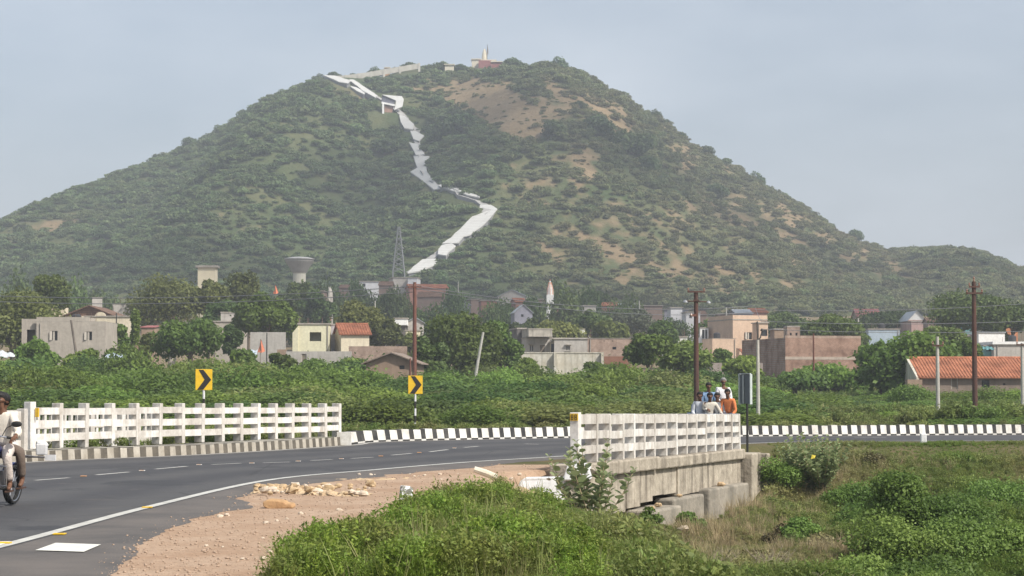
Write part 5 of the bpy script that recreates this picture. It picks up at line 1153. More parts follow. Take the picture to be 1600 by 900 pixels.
TR = [(18, 190, 446, 548, 205, 'olive', 'wide olive-green tree at the far left edge', dict(n=9000, nl=20)), (78, 78, 427, 500, 245, 'mid', 'dark bushy tree rising behind the left edge tree', {}),
 (268, 150, 427, 512, 262, 'olive', 'broad olive tree with pale bare limbs left of the cream tank house', dict(n=9000, nl=20, bk=barkp, crown_low=.5, limbs=12)), (388, 84, 424, 490, 275, 'olive', 'olive tree right of the cream tank house', {}),
 (296, 126, 496, 556, 184, 'mid', 'low round dark green tree left of the tilted rooftop room', dict(n=9000, nl=18)), (415, 106, 456, 532, 228, 'bright', 'bright green round tree with the orange flag behind', dict(n=9500, nl=18)), (345, 60, 468, 512, 258, 'dark', 'dark tree behind the tilted rooftop room', {}), (214, 60, 468, 508, 270, 'dark', 'dark tree behind the narrow cypress', {}),
 (562, 92, 468, 542, 240, 'olive', 'olive-green dome-shaped tree behind the red-roofed cream house', dict(n=8500, nl=16)), (600, 50, 498, 545, 238, 'olive', 'lower right half of the dome-shaped olive tree group', {}),
 (722, 150, 486, 588, 182, 'mid', 'largest round tree in the centre, beside the leaning concrete post', dict(n=14000, nl=26)), (782, 66, 500, 585, 184, 'mid', 'tree at the right shoulder of the large central tree', dict(n=6500)), (672, 66, 522, 600, 166, 'dark', 'small dark tree at the foot of the red-brown pole', dict(n=6500)),
 (870, 96, 500, 545, 262, 'olive', 'yellowish olive tree behind the overhanging concrete storey', dict(n=6500)), (1012, 78, 520, 572, 172, 'mid', 'round bush-like tree hiding the end of the pink brick house', dict(n=7000)), (1068, 88, 530, 590, 176, 'mid', 'low spreading tree left of the peach house', dict(n=7000)),
 (985, 90, 484, 520, 330, 'grey', 'greyish half-bare tree in the middle distance', dict(bk=barkp)), (1108, 66, 496, 530, 290, 'mid', 'dark green tree behind the rusty light pole', {}),
 (1298, 92, 489, 532, 245, 'mid', 'round green tree behind the long brick building', dict(n=8000, nl=16)), (1232, 92, 487, 520, 330, 'dark', 'dark spreading tree behind the pale brick room', {}), (1390, 70, 484, 512, 350, 'dark', 'dark tree between the dark red roof and the white-gabled house', {}),
 (1522, 150, 454, 515, 260, 'dark', 'huge dark spreading tree behind the tallest dark pole', dict(n=12000, nl=24, flat=.6)), (1582, 60, 470, 530, 262, 'dark', 'dark tree at the right edge above the white-roofed house', {}), (1432, 190, 518, 612, 158, 'thorn', 'wide flat-topped acacia in front of the tiled shed', dict(n=15000, nl=28, flat=.5, size=.28)),
 (1375, 80, 545, 612, 160, 'thornd', 'lower left part of the acacia thicket by the brick building', dict(n=6000)), (1505, 70, 528, 570, 170, 'bright', 'light green tree right of the flat-topped acacia', dict(n=5000)), (1300, 120, 566, 612, 172, 'thorn', 'low leafy bush-tree under the long brick wall', dict(n=6500)),
 (188, 46, 506, 550, 196, 'mid', 'leafy young tree right of the large grey house', dict(n=4500)), (232, 40, 520, 556, 192, 'olive', 'pale bushy sapling left of the low round tree', dict(n=3500)), (1250, 60, 508, 530, 300, 'mid', 'small green tree above the brick building', {}), (1240, 120, 578, 606, 160, 'thornd', 'dark low thicket at the foot of the brick building', dict(n=6000))]
for i, (px, wp, yt, yb, D, kd, lab, kw_) in enumerate(TR):
    kw_.setdefault('size', .34 * (D / 230) ** .6 * .8); tree(px, wp, yt, yb, D, kd, lab, 100 + i, **kw_)
tree(210, 15, 484, 545, 198, 'bright', 'narrow pointed cypress right of the large grey house', 55, n=2600, size=.22, nl=9, flat=2.2, shape=(.26, .4), spread=.5)
for i, (px, wp, yt, yb, D, kd, lab) in enumerate([(818, 46, 497, 522, 300, 'dark', 'dark tree below the blue-grey gabled house'), (325, 70, 437, 480, 262, 'olive', 'olive tree hiding the foot of the cream tank house'), (466, 70, 438, 490, 330, 'dark', 'dark tree hiding the foot of the round water tower'), (495, 60, 452, 500, 320, 'dark', 'dark tree beside the tiny pale temple spire'), (60, 70, 530, 575, 176, 'thorn', 'leafy shrub-tree before the porch of the large grey house'), (128, 60, 545, 575, 176, 'thorn', 'leafy shrub-tree before the front of the large grey house'), (190, 60, 540, 575, 180, 'mid', 'bushy tree right of the crumpled tarpaulin'), (380, 60, 545, 580, 174, 'thorn', 'bush-tree below the sloping pale blue tarpaulin'), (440, 50, 552, 580, 176, 'bright', 'light bush-tree before the brown yard wall'), (360, 40, 508, 545, 200, 'dark', 'small dark tree before the low grey flat house'), (1160, 60, 556, 600, 178, 'thorn', 'bush-tree before the low grey-pink yard wall'), (1130, 50, 545, 580, 200, 'mid', 'small tree at the foot of the lower peach wing'), (925, 60, 484, 515, 300, 'dark', 'dark tree before the dim grey house with a porch'), (948, 60, 500, 535, 270, 'olive', 'olive tree behind the pink brick house'), (640, 50, 520, 560, 235, 'olive', 'olive tree right of the narrow dark grey house'), (1040, 60, 500, 535, 262, 'mid', 'tree left of the rusty light pole, above the white house'), (1330, 60, 500, 532, 255, 'mid', 'green tree at the right end of the long brick building'), (1470, 80, 508, 540, 220, 'mid', 'green tree behind the flat-topped acacia'), (1555, 50, 500, 530, 262, 'dark', 'dark tree behind the bright white house'), (820, 50, 560, 590, 180, 'thorn', 'shrub-tree before the left end of the stained white wall'), (925, 60, 566, 592, 180, 'thorn', 'shrub-tree before the right end of the stained white wall'), (540, 70, 560, 585, 172, 'thorn', 'shrub-tree before the long low grey yard wall'), (480, 60, 562, 588, 172, 'thornd', 'dark shrub-tree before the brown yard door')]):
    tree(px, wp, yt, yb + 12, D, kd, lab, 700 + i, n=5500, size=.27 if D < 240 else .36, nl=13)
# dark trees under the cloud's shade, between the distant houses
far_t = [(120, 60, 448, 480), (165, 50, 452, 480), (430, 60, 470, 500), (455, 50, 478, 505), (540, 60, 452, 476), (470, 40, 472, 492), (505, 50, 445, 462), (583, 50, 452, 478), (607, 46, 462, 500), (640, 40, 478, 505), (668, 56, 474, 500), (712, 46, 458, 478), (745, 60, 478, 505), (790, 50, 474, 500), (846, 56, 474, 510), (884, 64, 458, 500), (905, 56, 448, 476), (935, 70, 458, 512), (962, 60, 478, 512), (1030, 56, 492, 520), (830, 44, 470, 495), (985, 50, 468, 480), (1060, 46, 496, 522), (1215, 40, 486, 506), (700, 56, 484, 506), (770, 50, 466, 490), (1420, 46, 490, 506), (1350, 50, 492, 512), (620, 40, 446, 462), (560, 40, 446, 462), (30, 60, 436, 460), (230, 46, 452, 480), (1480, 60, 486, 510), (870, 40, 450, 470)]
vm = [None] * 3
for i, (px, wp, yt, yb) in enumerate(far_t):
    D = 335 + (i * 37) % 90; a = P(px, yb, D); W = wp * D / F; zt = P(px, yt, D).z; g = gz(a.x, D); H = zt - g; rs = np.random.RandomState(i + 300)
    if H < 1.5: D = 300; a = P(px, yb, D); g = gz(a.x, D); H = max(P(px, yt, D).z - g, 3)
    k = i % 3
    if vm[k] is None: vm[k] = shrub_mesh('far_tree', 900 + k, 10, 7, 2600, .42, [LF['dark'], bark], nl=13, flat=.8)
    place = next(nm for lim, nm in [(100, 'above the far left tree'), (250, 'behind the brown tile roof'), (480, 'behind the orange flag'), (590, 'below the round water tower'), (650, 'below the lattice pylon'), (720, 'right of the red-brown pole'), (800, 'above the large central tree'), (860, 'left of the orange shrine'), (910, 'right of the orange shrine'), (1000, 'above the pink brick house'), (1100, 'left of the rusty light pole'), (1300, 'above the brick building'), (1e9, 'left of the tallest dark pole')] if px < lim)
    put('tree', vm[k], (a.x, D, g), rs.uniform(0, 6.28), (W / 9.0, W / 9.0, H / 6.6), 'dim dark green tree among the distant houses, %s' % place, 'tree', 'dim distant trees ' + place)
LF['weedy'] = leafmat('leaf_yellowgreen', (.10, .13, .035), (.215, .255, .075), .38)
# thicket of thorn shrubs between the kerb and the village: every shrub an object
tv = [shrub_mesh('shrub', 20 + k, 4.4, 2.6, 7500, .115, [LF[('thorn', 'thornd', 'bright', 'thorn', 'thorn', 'weedy')[k]], bark], nl=11 + k, flat=.72, asp=1.9, jag=.5) for k in range(6)]
rs = np.random.RandomState(5); cnt = 0; used = []
def top_y(px):
    return np.interp(px, [-50, 0, 100, 180, 300, 420, 560, 640, 700, 800, 940, 1010, 1100, 1180, 1200, 1260, 1330, 1420, 1500, 1650], [546, 546, 553, 553, 556, 558, 564, 586, 575, 570, 574, 562, 577, 587, 597, 604, 606, 609, 616, 618])
rows = [(95, 1.2), (99, 1.5), (104, 1.8), (112, 2.0), (121, 2.2), (131, 2.4), (142, 2.6), (154, 2.7), (167, 2.7)]
for ri, (D, sz) in enumerate(rows):
    half = D * 850 / F; step = 2.9 + .010 * D; x = -half + rs.uniform(0, 2)
    while x < half:
        d_ = D + rs.uniform(-3, 3); px = 800 + x * F / d_; g = gz(x, d_)
        frac = (D - 90) / 80; ymax = top_y(px); ylim = 652 - (652 - ymax) * min(1, (frac + .05) ** .62)
        h = (CH + (600 - ylim) * d_ / F) - g; h *= rs.uniform(.70, 1.12)
        if px > 1190: h = min(h, .8 + 1.9 * max(frac, 0)) * rs.uniform(.7, 1.0)
        if h > .35 and not (px > 1190 and rs.rand() < .35):
            wd = (step * rs.uniform(.95, 1.6)) / 4.2; k = rs.randint(6)
            reg = next(nm for lim, nm in [(50, 'left edge riders'), (175, 'large grey house'), (265, 'narrow cypress'), (360, 'left chevron sign'), (450, 'tall grey yard wall'), (530, 'pale yellow house'), (600, 'red-roofed cream house'), (690, 'right chevron sign'), (745, 'large central tree'), (810, 'leaning concrete post'), (880, 'stained white wall'), (950, 'pink brick house'), (1040, 'round bush-like tree'), (1110, 'rusty light pole'), (1200, 'peach house'), (1290, 'long brick building'), (1400, 'flat-topped acacia'), (1500, 'tiled shed gable'), (1e9, 'tallest dark pole')] if px < lim)
            dp = 'front' if frac < .3 else ('middle' if frac < .65 else 'back')
            put('shrub', tv[k], (x, d_, g - .05), rs.uniform(0, 6.28), (wd, wd, h / 2.35), 'green thorn shrub in the %s rows in line with the %s' % (dp, reg), 'shrub', '%s rows of thorn shrubs by the %s' % (dp, reg)); cnt += 1
        x += step * rs.uniform(.8, 1.25)

# ------------------------------------------------------------------ plants and grass
def blades(rs, n, h, w_, spread, curve=.5, seeds=0):
    V = []; Q = []; T = []
    for i in range(n):
        a = rs.uniform(0, 6.283); b = np.array([math.cos(a), math.sin(a), 0]); p = b * rs.rand() * spread * .35; hh = h * rs.uniform(.5, 1.1); ww = w_ * rs.uniform(.7, 1.3)
        s_ = np.array([-b[1], b[0], 0]) * ww; cur = curve * rs.uniform(.3, 1.2); k = len(V); t = rs.rand()
        for j, u in enumerate((0, .45, .8, 1.0)):
            c = p + np.array([0, 0, hh * u * (1 - .25 * cur * u)]) + b * hh * cur * u * u; f = (1, .85, .5, .08)[j]
            V += [c - s_ * f, c + s_ * f]; T += [t, t]
        Q += [(k, k + 1, k + 3, k + 2), (k + 2, k + 3, k + 5, k + 4), (k + 4, k + 5, k + 7, k + 6)]
    return np.array(V), np.array(Q), np.array(T)
def herb(rs, h, w_, nst, nl, size):
    segs = []; V0 = []; Q0 = []; T0 = []; base = 0
    cs = []
    for i in range(nst):
        a = rs.uniform(0, 6.283); e = np.array([math.cos(a) * w_ * rs.rand() * .5, math.sin(a) * w_ * rs.rand() * .5, h * rs.uniform(.6, 1)])
        for j in range(4): u = .35 + .65 * j / 3; cs.append(tuple(e * np.array([u, u, u])))
    V, Q, T = leaves(rs, cs, np.full((len(cs), 3), w_ * .16), nl, size, shell=.3, asp=2.4, jag=.3)
    V[:, 2] = np.maximum(V[:, 2], .0)
    return V, Q, T
gr_b = leafmat('grass_green', (.100, .168, .022), (.255, .370, .055), .42, dry=(.26, .235, .095)); gr_m = leafmat('herb_green', (.092, .150, .026), (.230, .310, .068), .42, dry=(.33, .285, .135)); gr_d = leafmat('grass_dry', (.18, .145, .075), (.40, .34, .20), .25, dry=(.44, .35, .20))
def scat(name, templ, mats, n, region, hfun, tintf, seed, label, cat, smin=.7, smax=1.3, tilt=.15, sink=.02):
    rs = np.random.RandomState(seed); X, Y = region(rs, n); n = len(X); Z = ground_z(X, Y) - sink
    sc_ = hfun(X, Y) * rs.uniform(smin, smax, n); k = sc_ > .06; X, Y, Z, sc_ = X[k], Y[k], Z[k], sc_[k]; n = len(X)
    rot = np.stack([rs.uniform(-tilt, tilt, n), rs.uniform(-tilt, tilt, n), rs.uniform(0, 6.28, n)], 1)
    return scatter(name, templ, np.stack([X, Y, Z], 1), rot, np.stack([sc_, sc_, sc_], 1), rs.randint(0, len(templ), n), tintf(X, Y, rs), mats, label, cat)
ts_ = [blades(np.random.RandomState(k), 6, .48, .0032, .35, .4) for k in (1, 2)]
rs = np.random.RandomState(1)
tg = [blades(rs, 34, .30, .0038, .26, .65) for _ in range(4)] + [herb(rs, .30, .34, 9, 300, .013) for _ in range(4)]
def wedge(rs, n, y0, y1, pxa, pxb):
    Y = y0 * (y1 / y0) ** (rs.rand(n) ** .9); px = rs.uniform(pxa, pxb, n); return (px - 800) * Y / F, Y
MK = G(631, 806)
def clr(X, Y): return np.where((X > .45) & (Y > 24), .55, 1) * np.where((np.abs(X - MK.x + (MK.y - Y) * .05) < .17) & (Y > MK.y - 3.2) & (Y < MK.y + .15), .22, 1) * np.where((Y > 32.5) & (X > -2.6) & (X < 3), .55, 1) * np.where((Y > 35.5) & (X > -.9), .5, 1)
def edge_g(X, Y):   # 1 where the near verge is grassy
    e = np.interp(Y, [0, 19, 22, 25, 27, 30, 33, 36, 39, 41], [.2, -2.45, -1.9, -1.5, -1.15, -.75, -.3, .1, .5, .9]); return ss((X - e + .35 * wob(X, Y, 1.4, 3) + .2 * wob(X, Y, .5, 5)) / .8)
def ok_bridge(X, Y):
    d = (X - A0[0]) * ABn[0] + (Y - A0[1]) * ABn[1]; return np.where((Y > 41.2) & (Y < 57.5) & (d < .75), 0, 1) * np.where((Y > 57.4) & (Y < 64) & (X < 7.6), 0, 1) * np.where(Y > np.interp(X, nearS[60:, 0], nearS[60:, 1]) - .9, np.where(Y > 56, 0, 1), 1)
green_z = lambda X, Y: ss((1.45 + .25 * wob(X, Y, 2.2, 6) - X - .02 * (Y - 20)) / 1.1)
scat('grass', tg, [gr_b], 52000, lambda rs, n: wedge(rs, n, 17, 42, 330, 1010), lambda X, Y: edge_g(X, Y) * green_z(X, Y) * ok_bridge(X, Y) * (.38 + .95 * ss((wob(X, Y, 1.5, 9) + .5) / 1.8)) * (1 - .5 * ss((Y - 32) / 3)) * clr(X, Y), lambda X, Y, rs: np.clip(.30 * rs.rand(len(X)) ** 2 + .35 * (Y > 33) * rs.rand(len(X)) + .38 * ss(.3 + wob(X, Y, 1.6, 2)) + .5 * ss(.5 - (X - np.interp(Y, [0, 19, 22, 25, 27, 30, 33], [.2, -2.45, -1.9, -1.5, -1.15, -.75, -.3]))), 0, 1), 11, 'bright green grass and weeds on the near verge', 'grass')
scat('tall_grass', ts_, [leafmat('grass_stem', (.16, .22, .05), (.34, .40, .12), .4, dry=(.42, .36, .18))], 2200, lambda rs, n: wedge(rs, n, 17, 38, 330, 1010), lambda X, Y: edge_g(X, Y) * green_z(X, Y) * ok_bridge(X, Y) * (1 - .5 * ss((Y - 32) / 3)) * clr(X, Y), lambda X, Y, rs: rs.rand(len(X)) ** 2, 21, 'thin pale grass stems standing above the near green verge', 'grass', tilt=.3)
tm = [blades(rs, 34, .32, .005, .36, .55) for _ in range(3)] + [herb(rs, .24, .5, 9, 340, .022) for _ in range(3)]
right = lambda X, Y: np.where(X > .2, 1, 0) * (.35 + .65 * ss((60.3 - Y) / 3)) * (1 - .9 * green_z(X, Y)) * ok_bridge(X, Y)
def drycol(X, Y, rs):
    px = 800 + X * F / Y; py_ = 600 + (CH - ground_z(X, Y)) * F / Y
    return np.clip(.08 + .33 * wob(X, Y, 9, 3) + .4 * ss((1300 - px) / 250) * ss((Y - 25) / 5) * ss((wob(X, Y, 4, 4) + 1) / 2) + .3 * ss((Y - 50) / 6) - .55 * ss((px - 1330) / 80) * ss((52 - Y) / 6) + .3 * (rs.rand(len(X)) - .5), 0, 1)
scat('undergrowth', tm, [gr_m], 82000, lambda rs, n: wedge(rs, n, 17, 62, 830, 1680), lambda X, Y: right(X, Y) * (.55 + .75 * ss((wob(X, Y, 2.6, 7) + .4) / 1.6)) * np.where((Y > 35) & (X < 6.5) & (Y < 57), .45, 1) * np.where((Y > 26) & (Y < 35.01) & (X < 3.3), .42, 1), drycol, 12, 'mixed green and dry undergrowth in the hollow on the right', 'undergrowth')
td = [blades(rs, 34, .50, .0035, .45, .4) for _ in range(2)]
scat('dry_grass', td, [gr_d], 5200, lambda rs, n: wedge(rs, n, 22, 60, 880, 1680), lambda X, Y: np.where((Y > 26) & (Y < 50) & (X < 3.6), .45, 1) * right(X, Y) * ss((.15 + .6 * wob(X, Y, 5, 8) + .6 * ss((1320 - (800 + X * F / Y)) / 200)) / .8) * .9, lambda X, Y, rs: rs.rand(len(X)), 13, 'tall straw-coloured dry grass in the hollow on the right', 'dry grass', tilt=.35)
th = [herb(rs, .8, 1.1, 12, 560, .055) for _ in range(3)] + [blades(rs, 30, .8, .010, .7, .5)]
def lowh(X, Y):
    px = 800 + X * F / Y; h = (.55 + .3 * wob(X, Y, 7, 2)) * np.clip((Y - 76) / 8, .35, 1.1); return np.clip(h, .25, 1.5) * np.where(Y < 74.8, 0, 1) * np.where(Y < 93, .42 * (wob(X, Y, 3, 6) > -.1), 1)
scat('undergrowth', th, [leafmat('verge_green', (.090, .150, .030), (.205, .290, .070), .40, dry=(.33, .29, .13))], 26000, lambda rs, n: wedge(rs, n, 75, 205, -60, 1660), lowh, lambda X, Y, rs: np.clip(.15 + .25 * wob(X, Y, 11, 5) + .7 * ss((94 - Y) / 6) + .3 * (rs.rand(len(X)) - .5), 0, 1), 14, 'low green weeds between the kerb and the village', 'undergrowth')
# behind the left railing the bank falls away: weeds close to the posts
scat('undergrowth', th, [bpy.data.materials['verge_green']], 1500, lambda rs, n: (lambda Y, u: (np.interp(Y, farS[:, 1], farS[:, 0]) - 1.6 - u * 14, Y))(rs.uniform(47, 78, n), rs.rand(n)), lambda X, Y: np.full(len(X), .5), lambda X, Y, rs: rs.rand(len(X)) * .6, 15, 'weeds growing behind the left white railing', 'undergrowth')
# milkweed plants
mk1 = leafmat('milkweed_leaf', (.20, .26, .11), (.36, .44, .22), .38); stemm = surf('milkweed_stem', (.40, .33, .20), (.28, .22, .13), .8, 5)
def milkweed(px, pyb, D, H, W, nst, label, seed, z=None, leaf=.10, dens=15, mat=None, bare=.35):
    rs = np.random.RandomState(seed); a = P(px, pyb, D); g = gz(a.x, D) if z is None else z; e = empty('milkweed', (a.x, D, g), 0, label, 'plant'); mb = MB(); V = []; Q = []; T = []
    for i in range(nst):
        an = rs.uniform(0, 6.28); r = W * .5 * math.sqrt(rs.rand()); h = H * rs.uniform(.55, 1) * (1 - .2 * r / W); dx, dy = math.cos(an) * r, math.sin(an) * r
        pts = [Vector((dx * .05, dy * .05, -.1)), Vector((dx * .35, dy * .35, h * .35)), Vector((dx * .75, dy * .75, h * .7)), Vector((dx, dy, h))]; mb.tube(pts, [.016, .013, .010, .006], stemm, 6)
        for k in range(dens):
            u = bare + (1 - bare) * k / (dens - 1); q = u * 3; j = min(int(q), 2); p = pts[j].lerp(pts[j + 1], q - j)
            for s_ in (-1, 1):
                th_ = k * 1.57 + rs.uniform(-.4, .4); d = Vector((math.cos(th_) * s_, math.sin(th_) * s_, .35 + .5 * u)).normalized(); L_ = leaf * rs.uniform(.7, 1.2) * (1.1 - .45 * max(u - .7, 0) / .3); sd_ = (d.cross(Vector((0, 0, 1))).normalized() + Vector((0, 0, rs.uniform(-.5, .5)))) * L_ * .42; up_ = Vector((0, 0, 1)) * .012
                b = len(V); V += [p, p + d * L_ * .3 - sd_ + up_, p + d * L_ * .75 - sd_ * .8, p + d * L_ - up_, p + d * L_ * .75 + sd_ * .8, p + d * L_ * .3 + sd_ + up_]; t = rs.rand(); T += [t] * 6
                Q += [(b, b + 1, b + 2, b + 3), (b, b + 3, b + 4, b + 5)]
    mb.build('stem', e, smooth=True); me = bigmesh('foliage', np.array([tuple(v) for v in V]), np.array(Q), [mat or mk1], {'tone': np.array(T)}); o = bpy.data.objects.new('foliage', me); col.objects.link(o); o.parent = e; return e
milkweed(930, 830, 38.6, 1.95, 1.9, 16, 'tall milkweed with pale stems in front of the near parapet', 3, dens=11, bare=.36, leaf=.18)
milkweed(1283, 762, 55, 1.75, 2.2, 36, 'large grey-green milkweed bush on the right with a yellow leaf', 5, leaf=.16, dens=16, bare=.2)
milkweed(1240, 700, 57, 1.2, 1.2, 8, 'slender milkweed behind the large milkweed bush', 6, leaf=.10, bare=.3)
milkweed(1416, 730, 54, .45, .4, 5, 'tiny pale milkweed in front of the milestone', 7, leaf=.09)
yl = plain('yellow_leaf', (.75, .60, .06), .6); mb = MB(); q = P(1267, 717, 54.0); mb.add([(0, 0, 0), (.10, -.02, .02), (.13, 0, .09), (.03, .0, .11)], [(0, 1, 2, 3)], yl); mb.add([(.0, .004, 0), (.10, -.016, .02), (.13, .004, .09), (.03, .004, .11)], [(3, 2, 1, 0)], yl)
lf_ = mb.build('yellow_leaf', bpy.data.objects['milkweed.001']); lf_.location = q - bpy.data.objects['milkweed.001'].location
def bush(px, py, D, wd, h, kind, label, seed, n=6000, size=.06, **kw):
    if kind != 'dryb' and wd > 1.1: h *= 1.35; wd *= 1.1
    m = shrub_mesh('bush', seed, wd, h, n, size, [LF[kind], bark], **kw); a = P(px, py, D); return put('bush', m, (a.x, D, gz(a.x, D) - .03), 0, 1, label, 'bush')
LF['dryb'] = leafmat('dry_leaf', (.10, .085, .035), (.22, .19, .085), .2); LF['dk2'] = leafmat('weed_dark', (.062, .118, .022), (.165, .250, .052), .40); LF['md2'] = leafmat('weed_mid', (.085, .145, .028), (.20, .285, .065), .38)
bush(1402, 800, 42, 1.5, 1.0, 'dk2', 'dark glossy green bush in the hollow on the right', 61, 16000, .048, nl=16, jag=.5)
bush(1445, 760, 47, 1.3, .75, 'dk2', 'smaller dark bush behind the dark glossy one', 62, 9000, .045, jag=.5); bush(1285, 815, 41.5, .95, .62, 'dryb', 'brownish round dry bush right of the bridge', 63, 6000, .045)
bush(1540, 790, 44, 1.6, .6, 'md2', 'broad leafy green bush at the right edge', 64, 12000, .045, jag=.5); bush(1500, 860, 37, 1.7, .6, 'md2', 'broad leafy bush at the lower right corner', 65, 13000, .042, jag=.5); bush(1590, 850, 37, 1.3, .6, 'dk2', 'dark leafy bush in the lower right corner', 66, 10000, .045, jag=.5)
bush(1225, 780, 45, .9, .55, 'dryb', 'low dry bush beside the bridge pillar', 67, 4000, .045); bush(1185, 850, 37, 1.3, .35, 'dryb', 'flat dry tangle below the bridge blocks', 68, 4000, .04); bush(1365, 695, 58, .8, .45, 'dryb', 'small dry bush by the far road', 69, 3000, .05)
bush(1075, 805, 47, .7, .55, 'dk2', 'green weeds growing between the bridge blocks', 70, 3000, .05); bush(880, 800, 40.6, .4, .25, 'md2', 'small weeds against the white wing wall', 71, 1200, .04)
bush(1018, 790, 44, .5, .8, 'md2', 'small green weeds on the nearest bridge block', 72, 1500, .04)
for px, py, D, w_, h_, kd, lab in [(1350, 775, 47, 1.5, .7, 'md2', 'leafy bush just left of the dark glossy one'), (1480, 800, 42, 1.5, .75, 'dk2', 'dark green bush right of the dark glossy one'), (1560, 745, 50, 1.8, .7, 'md2', 'bright leafy bush high at the right edge'), (1410, 850, 37, 1.6, .55, 'md2', 'sprawling bright weeds below the dark glossy bush'), (1330, 870, 35, 1.2, .5, 'md2', 'small bright bush at the bottom, right of the bare twigs'), (1500, 735, 53, 1.4, .5, 'dk2', 'low dark bush beneath the milestone'), (1255, 790, 44, .9, .5, 'md2', 'small green weed clump left of the brownish round bush'), (1060, 860, 35, 1.3, .4, 'md2', 'low weeds below the bridge blocks, left of the twigs'), (1215, 735, 55, 1.3, .8, 'md2', 'green scrub against the bridge end pillar'), (1330, 740, 53, 1.4, .7, 'dk2', 'dark scrub right of the large milkweed'), (1450, 895, 33, 1.6, .55, 'dk2', 'dark leafy bush cut by the bottom edge')]:
    bush(px, py, D, w_, h_, kd, lab, int(px), 8000, .045, nl=13, jag=.5)
for px, D, w_, h_ in [(1425, 140, 3, 1.5), (1462, 142, 3.4, 1.1), (1500, 141, 3.2, 1.0), (1538, 140, 3.4, 1.15), (1575, 142, 3.4, .95), (1606, 140, 3, 1.1)]:
    q = P(px, 600, D); put('shrub', tv[int(px) % 6], (q.x, D, gz(q.x, D) - .05), px, (w_ / 3.6, w_ / 3.6, h_ / 2.1), 'low shrub growing against the tiled shed, %s' % {1425: 'hiding its broken wall stub', 1462: 'at the pale concrete pole', 1500: 'just left of the tallest dark pole', 1538: 'just right of the tallest dark pole', 1575: 'under its small hole', 1606: 'at the right edge'}[px], 'shrub', 'shrubs against the tiled shed')
# bare twigs
twm = surf('dry_twig', (.36, .30, .22), (.26, .21, .15), .9, 6)
for px, py, D, h, lab in [(1205, 880, 33, .75, 'bare grey twiggy shrub at the bottom right'), (1120, 870, 33.5, .6, 'small bare twiggy shrub left of the grey one'), (1290, 890, 31, .7, 'bare twiggy shrub nearest the bottom edge')]:
    rs = np.random.RandomState(int(px)); a = P(px, py, D); mb = MB()
    for i in range(34):
        an = rs.uniform(0, 6.28); l_ = h * rs.uniform(.5, 1.1); e1_ = Vector((math.cos(an) * l_ * .6, math.sin(an) * l_ * .6, l_ * rs.uniform(.4, .9))); m_ = e1_ * .5 + Vector((rs.uniform(-.05, .05), 0, .06)); mb.tube([(0, 0, 0), m_, e1_], [.006, .004, .002], twm, 4)
        for j in range(3): f = m_.lerp(e1_, rs.rand()); mb.tube([f, f + Vector((rs.uniform(-.15, .15), rs.uniform(-.15, .15), rs.uniform(.02, .18)))], [.003, .0015], twm, 4)
    tag(mb.build('dry_shrub', loc=(a.x, D, gz(a.x, D))), lab, 'shrub')
# ------------------------------------------------------------------ scrub on the hill
rs = np.random.RandomState(2)
def hb_t(seed, n, size, flat=.55, nl=6):
    r_ = np.random.RandomState(seed); c, q = lobes(r_, 5, 2.9, .2, nl, flat, 1, (.22, .36)); V, Q, T = leaves(r_, c, q, n, size, shell=.7); V[:, 2] = np.maximum(V[:, 2], -.4); return V, Q, T
ht = [hb_t(70 + i, 380, .50) for i in range(5)]
n = 72000; X = rs.uniform(-330, 330, n); Y = rs.uniform(YB0 + 3, YR0 + 14, n); Z = hill_z(X, Y); px, py = pix(X, Y, Z); bb = bareness(px, py)
pv_ = np.clip(1.25 - 1.05 * bb, .15, 1) * .66; k = rs.rand(n) < pv_; 
SP = []
for poly, _ in flights:   # keep the stairway clear
    xs = [q[0] for q in poly]; ys = [q[1] for q in poly]; SP.append((poly, min(xs) - 5, max(xs) + 5, min(ys) - 2, max(ys) + 22))
def near_poly(poly, x, y):
    ins = False; m = len(poly); dm = 1e9
    for i in range(m):
        x1, y1 = poly[i]; x2, y2 = poly[(i + 1) % m]
        if (y1 > y) != (y2 > y) and x < (x2 - x1) * (y - y1) / (y2 - y1) + x1: ins = not ins
        L2 = (x2 - x1) ** 2 + (y2 - y1) ** 2; t = max(0, min(1, ((x - x1) * (x2 - x1) + (y - y1) * (y2 - y1)) / L2)); dm = min(dm, math.hypot(x - x1 - t * (x2 - x1), y - y1 - t * (y2 - y1)))
    return 0 if ins else dm
for poly, xa, xb, ya, yb in SP:
    c_ = np.where((px > xa - 6) & (px < xb + 6) & (py > ya - 2) & (py < yb) & k)[0]
    for i in c_:
        if near_poly(poly, px[i], py[i] - 6) < 5 or near_poly(poly, px[i], py[i] - 11) < 4 or near_poly(poly, px[i], py[i] - 1) < 3: k[i] = False
wl_ = np.interp(px, [515, 540, 560, 580, 600, 625, 655], [121, 119, 117, 114, 111, 107, 102]); k &= ~((px > 515) & (px < 657) & (py > wl_ - 1) & (py < wl_ + 15)); k &= ~((px > 742) & (px < 785) & (py > 318) & (py < 345)); k &= ~((px > 590) & (px < 636) & (py > 152) & (py < 200)); k &= ~((px > 734) & (px < 786) & (py > 88) & (py < 112))
X, Y, Z, bb, px, py = X[k], Y[k], Z[k], bb[k], px[k], py[k]; n = len(X)
sc_ = (.26 + .62 * rs.rand(n) ** 2.2) * (1.15 - .55 * np.clip(bb, 0, 1.1)) * (1 + .25 * (rs.rand(n) < .12)); tint = np.clip(.5 * bb + .34 * ss((px - 700) / 250) + .35 * (rs.rand(n) - .45), 0, 1)
scl = np.stack([sc_ * 1.15, sc_ * 1.15, sc_ * rs.uniform(.7, 1.2, n)], 1)
scatter('hill_scrub', ht, np.stack([X, Y, Z - .3], 1), np.stack([0 * X, 0 * X, rs.uniform(0, 6.28, n)], 1), scl, rs.randint(0, 5, n), tint, [LF['hill']], 'dense thorn scrub covering the hillside', 'scrub')

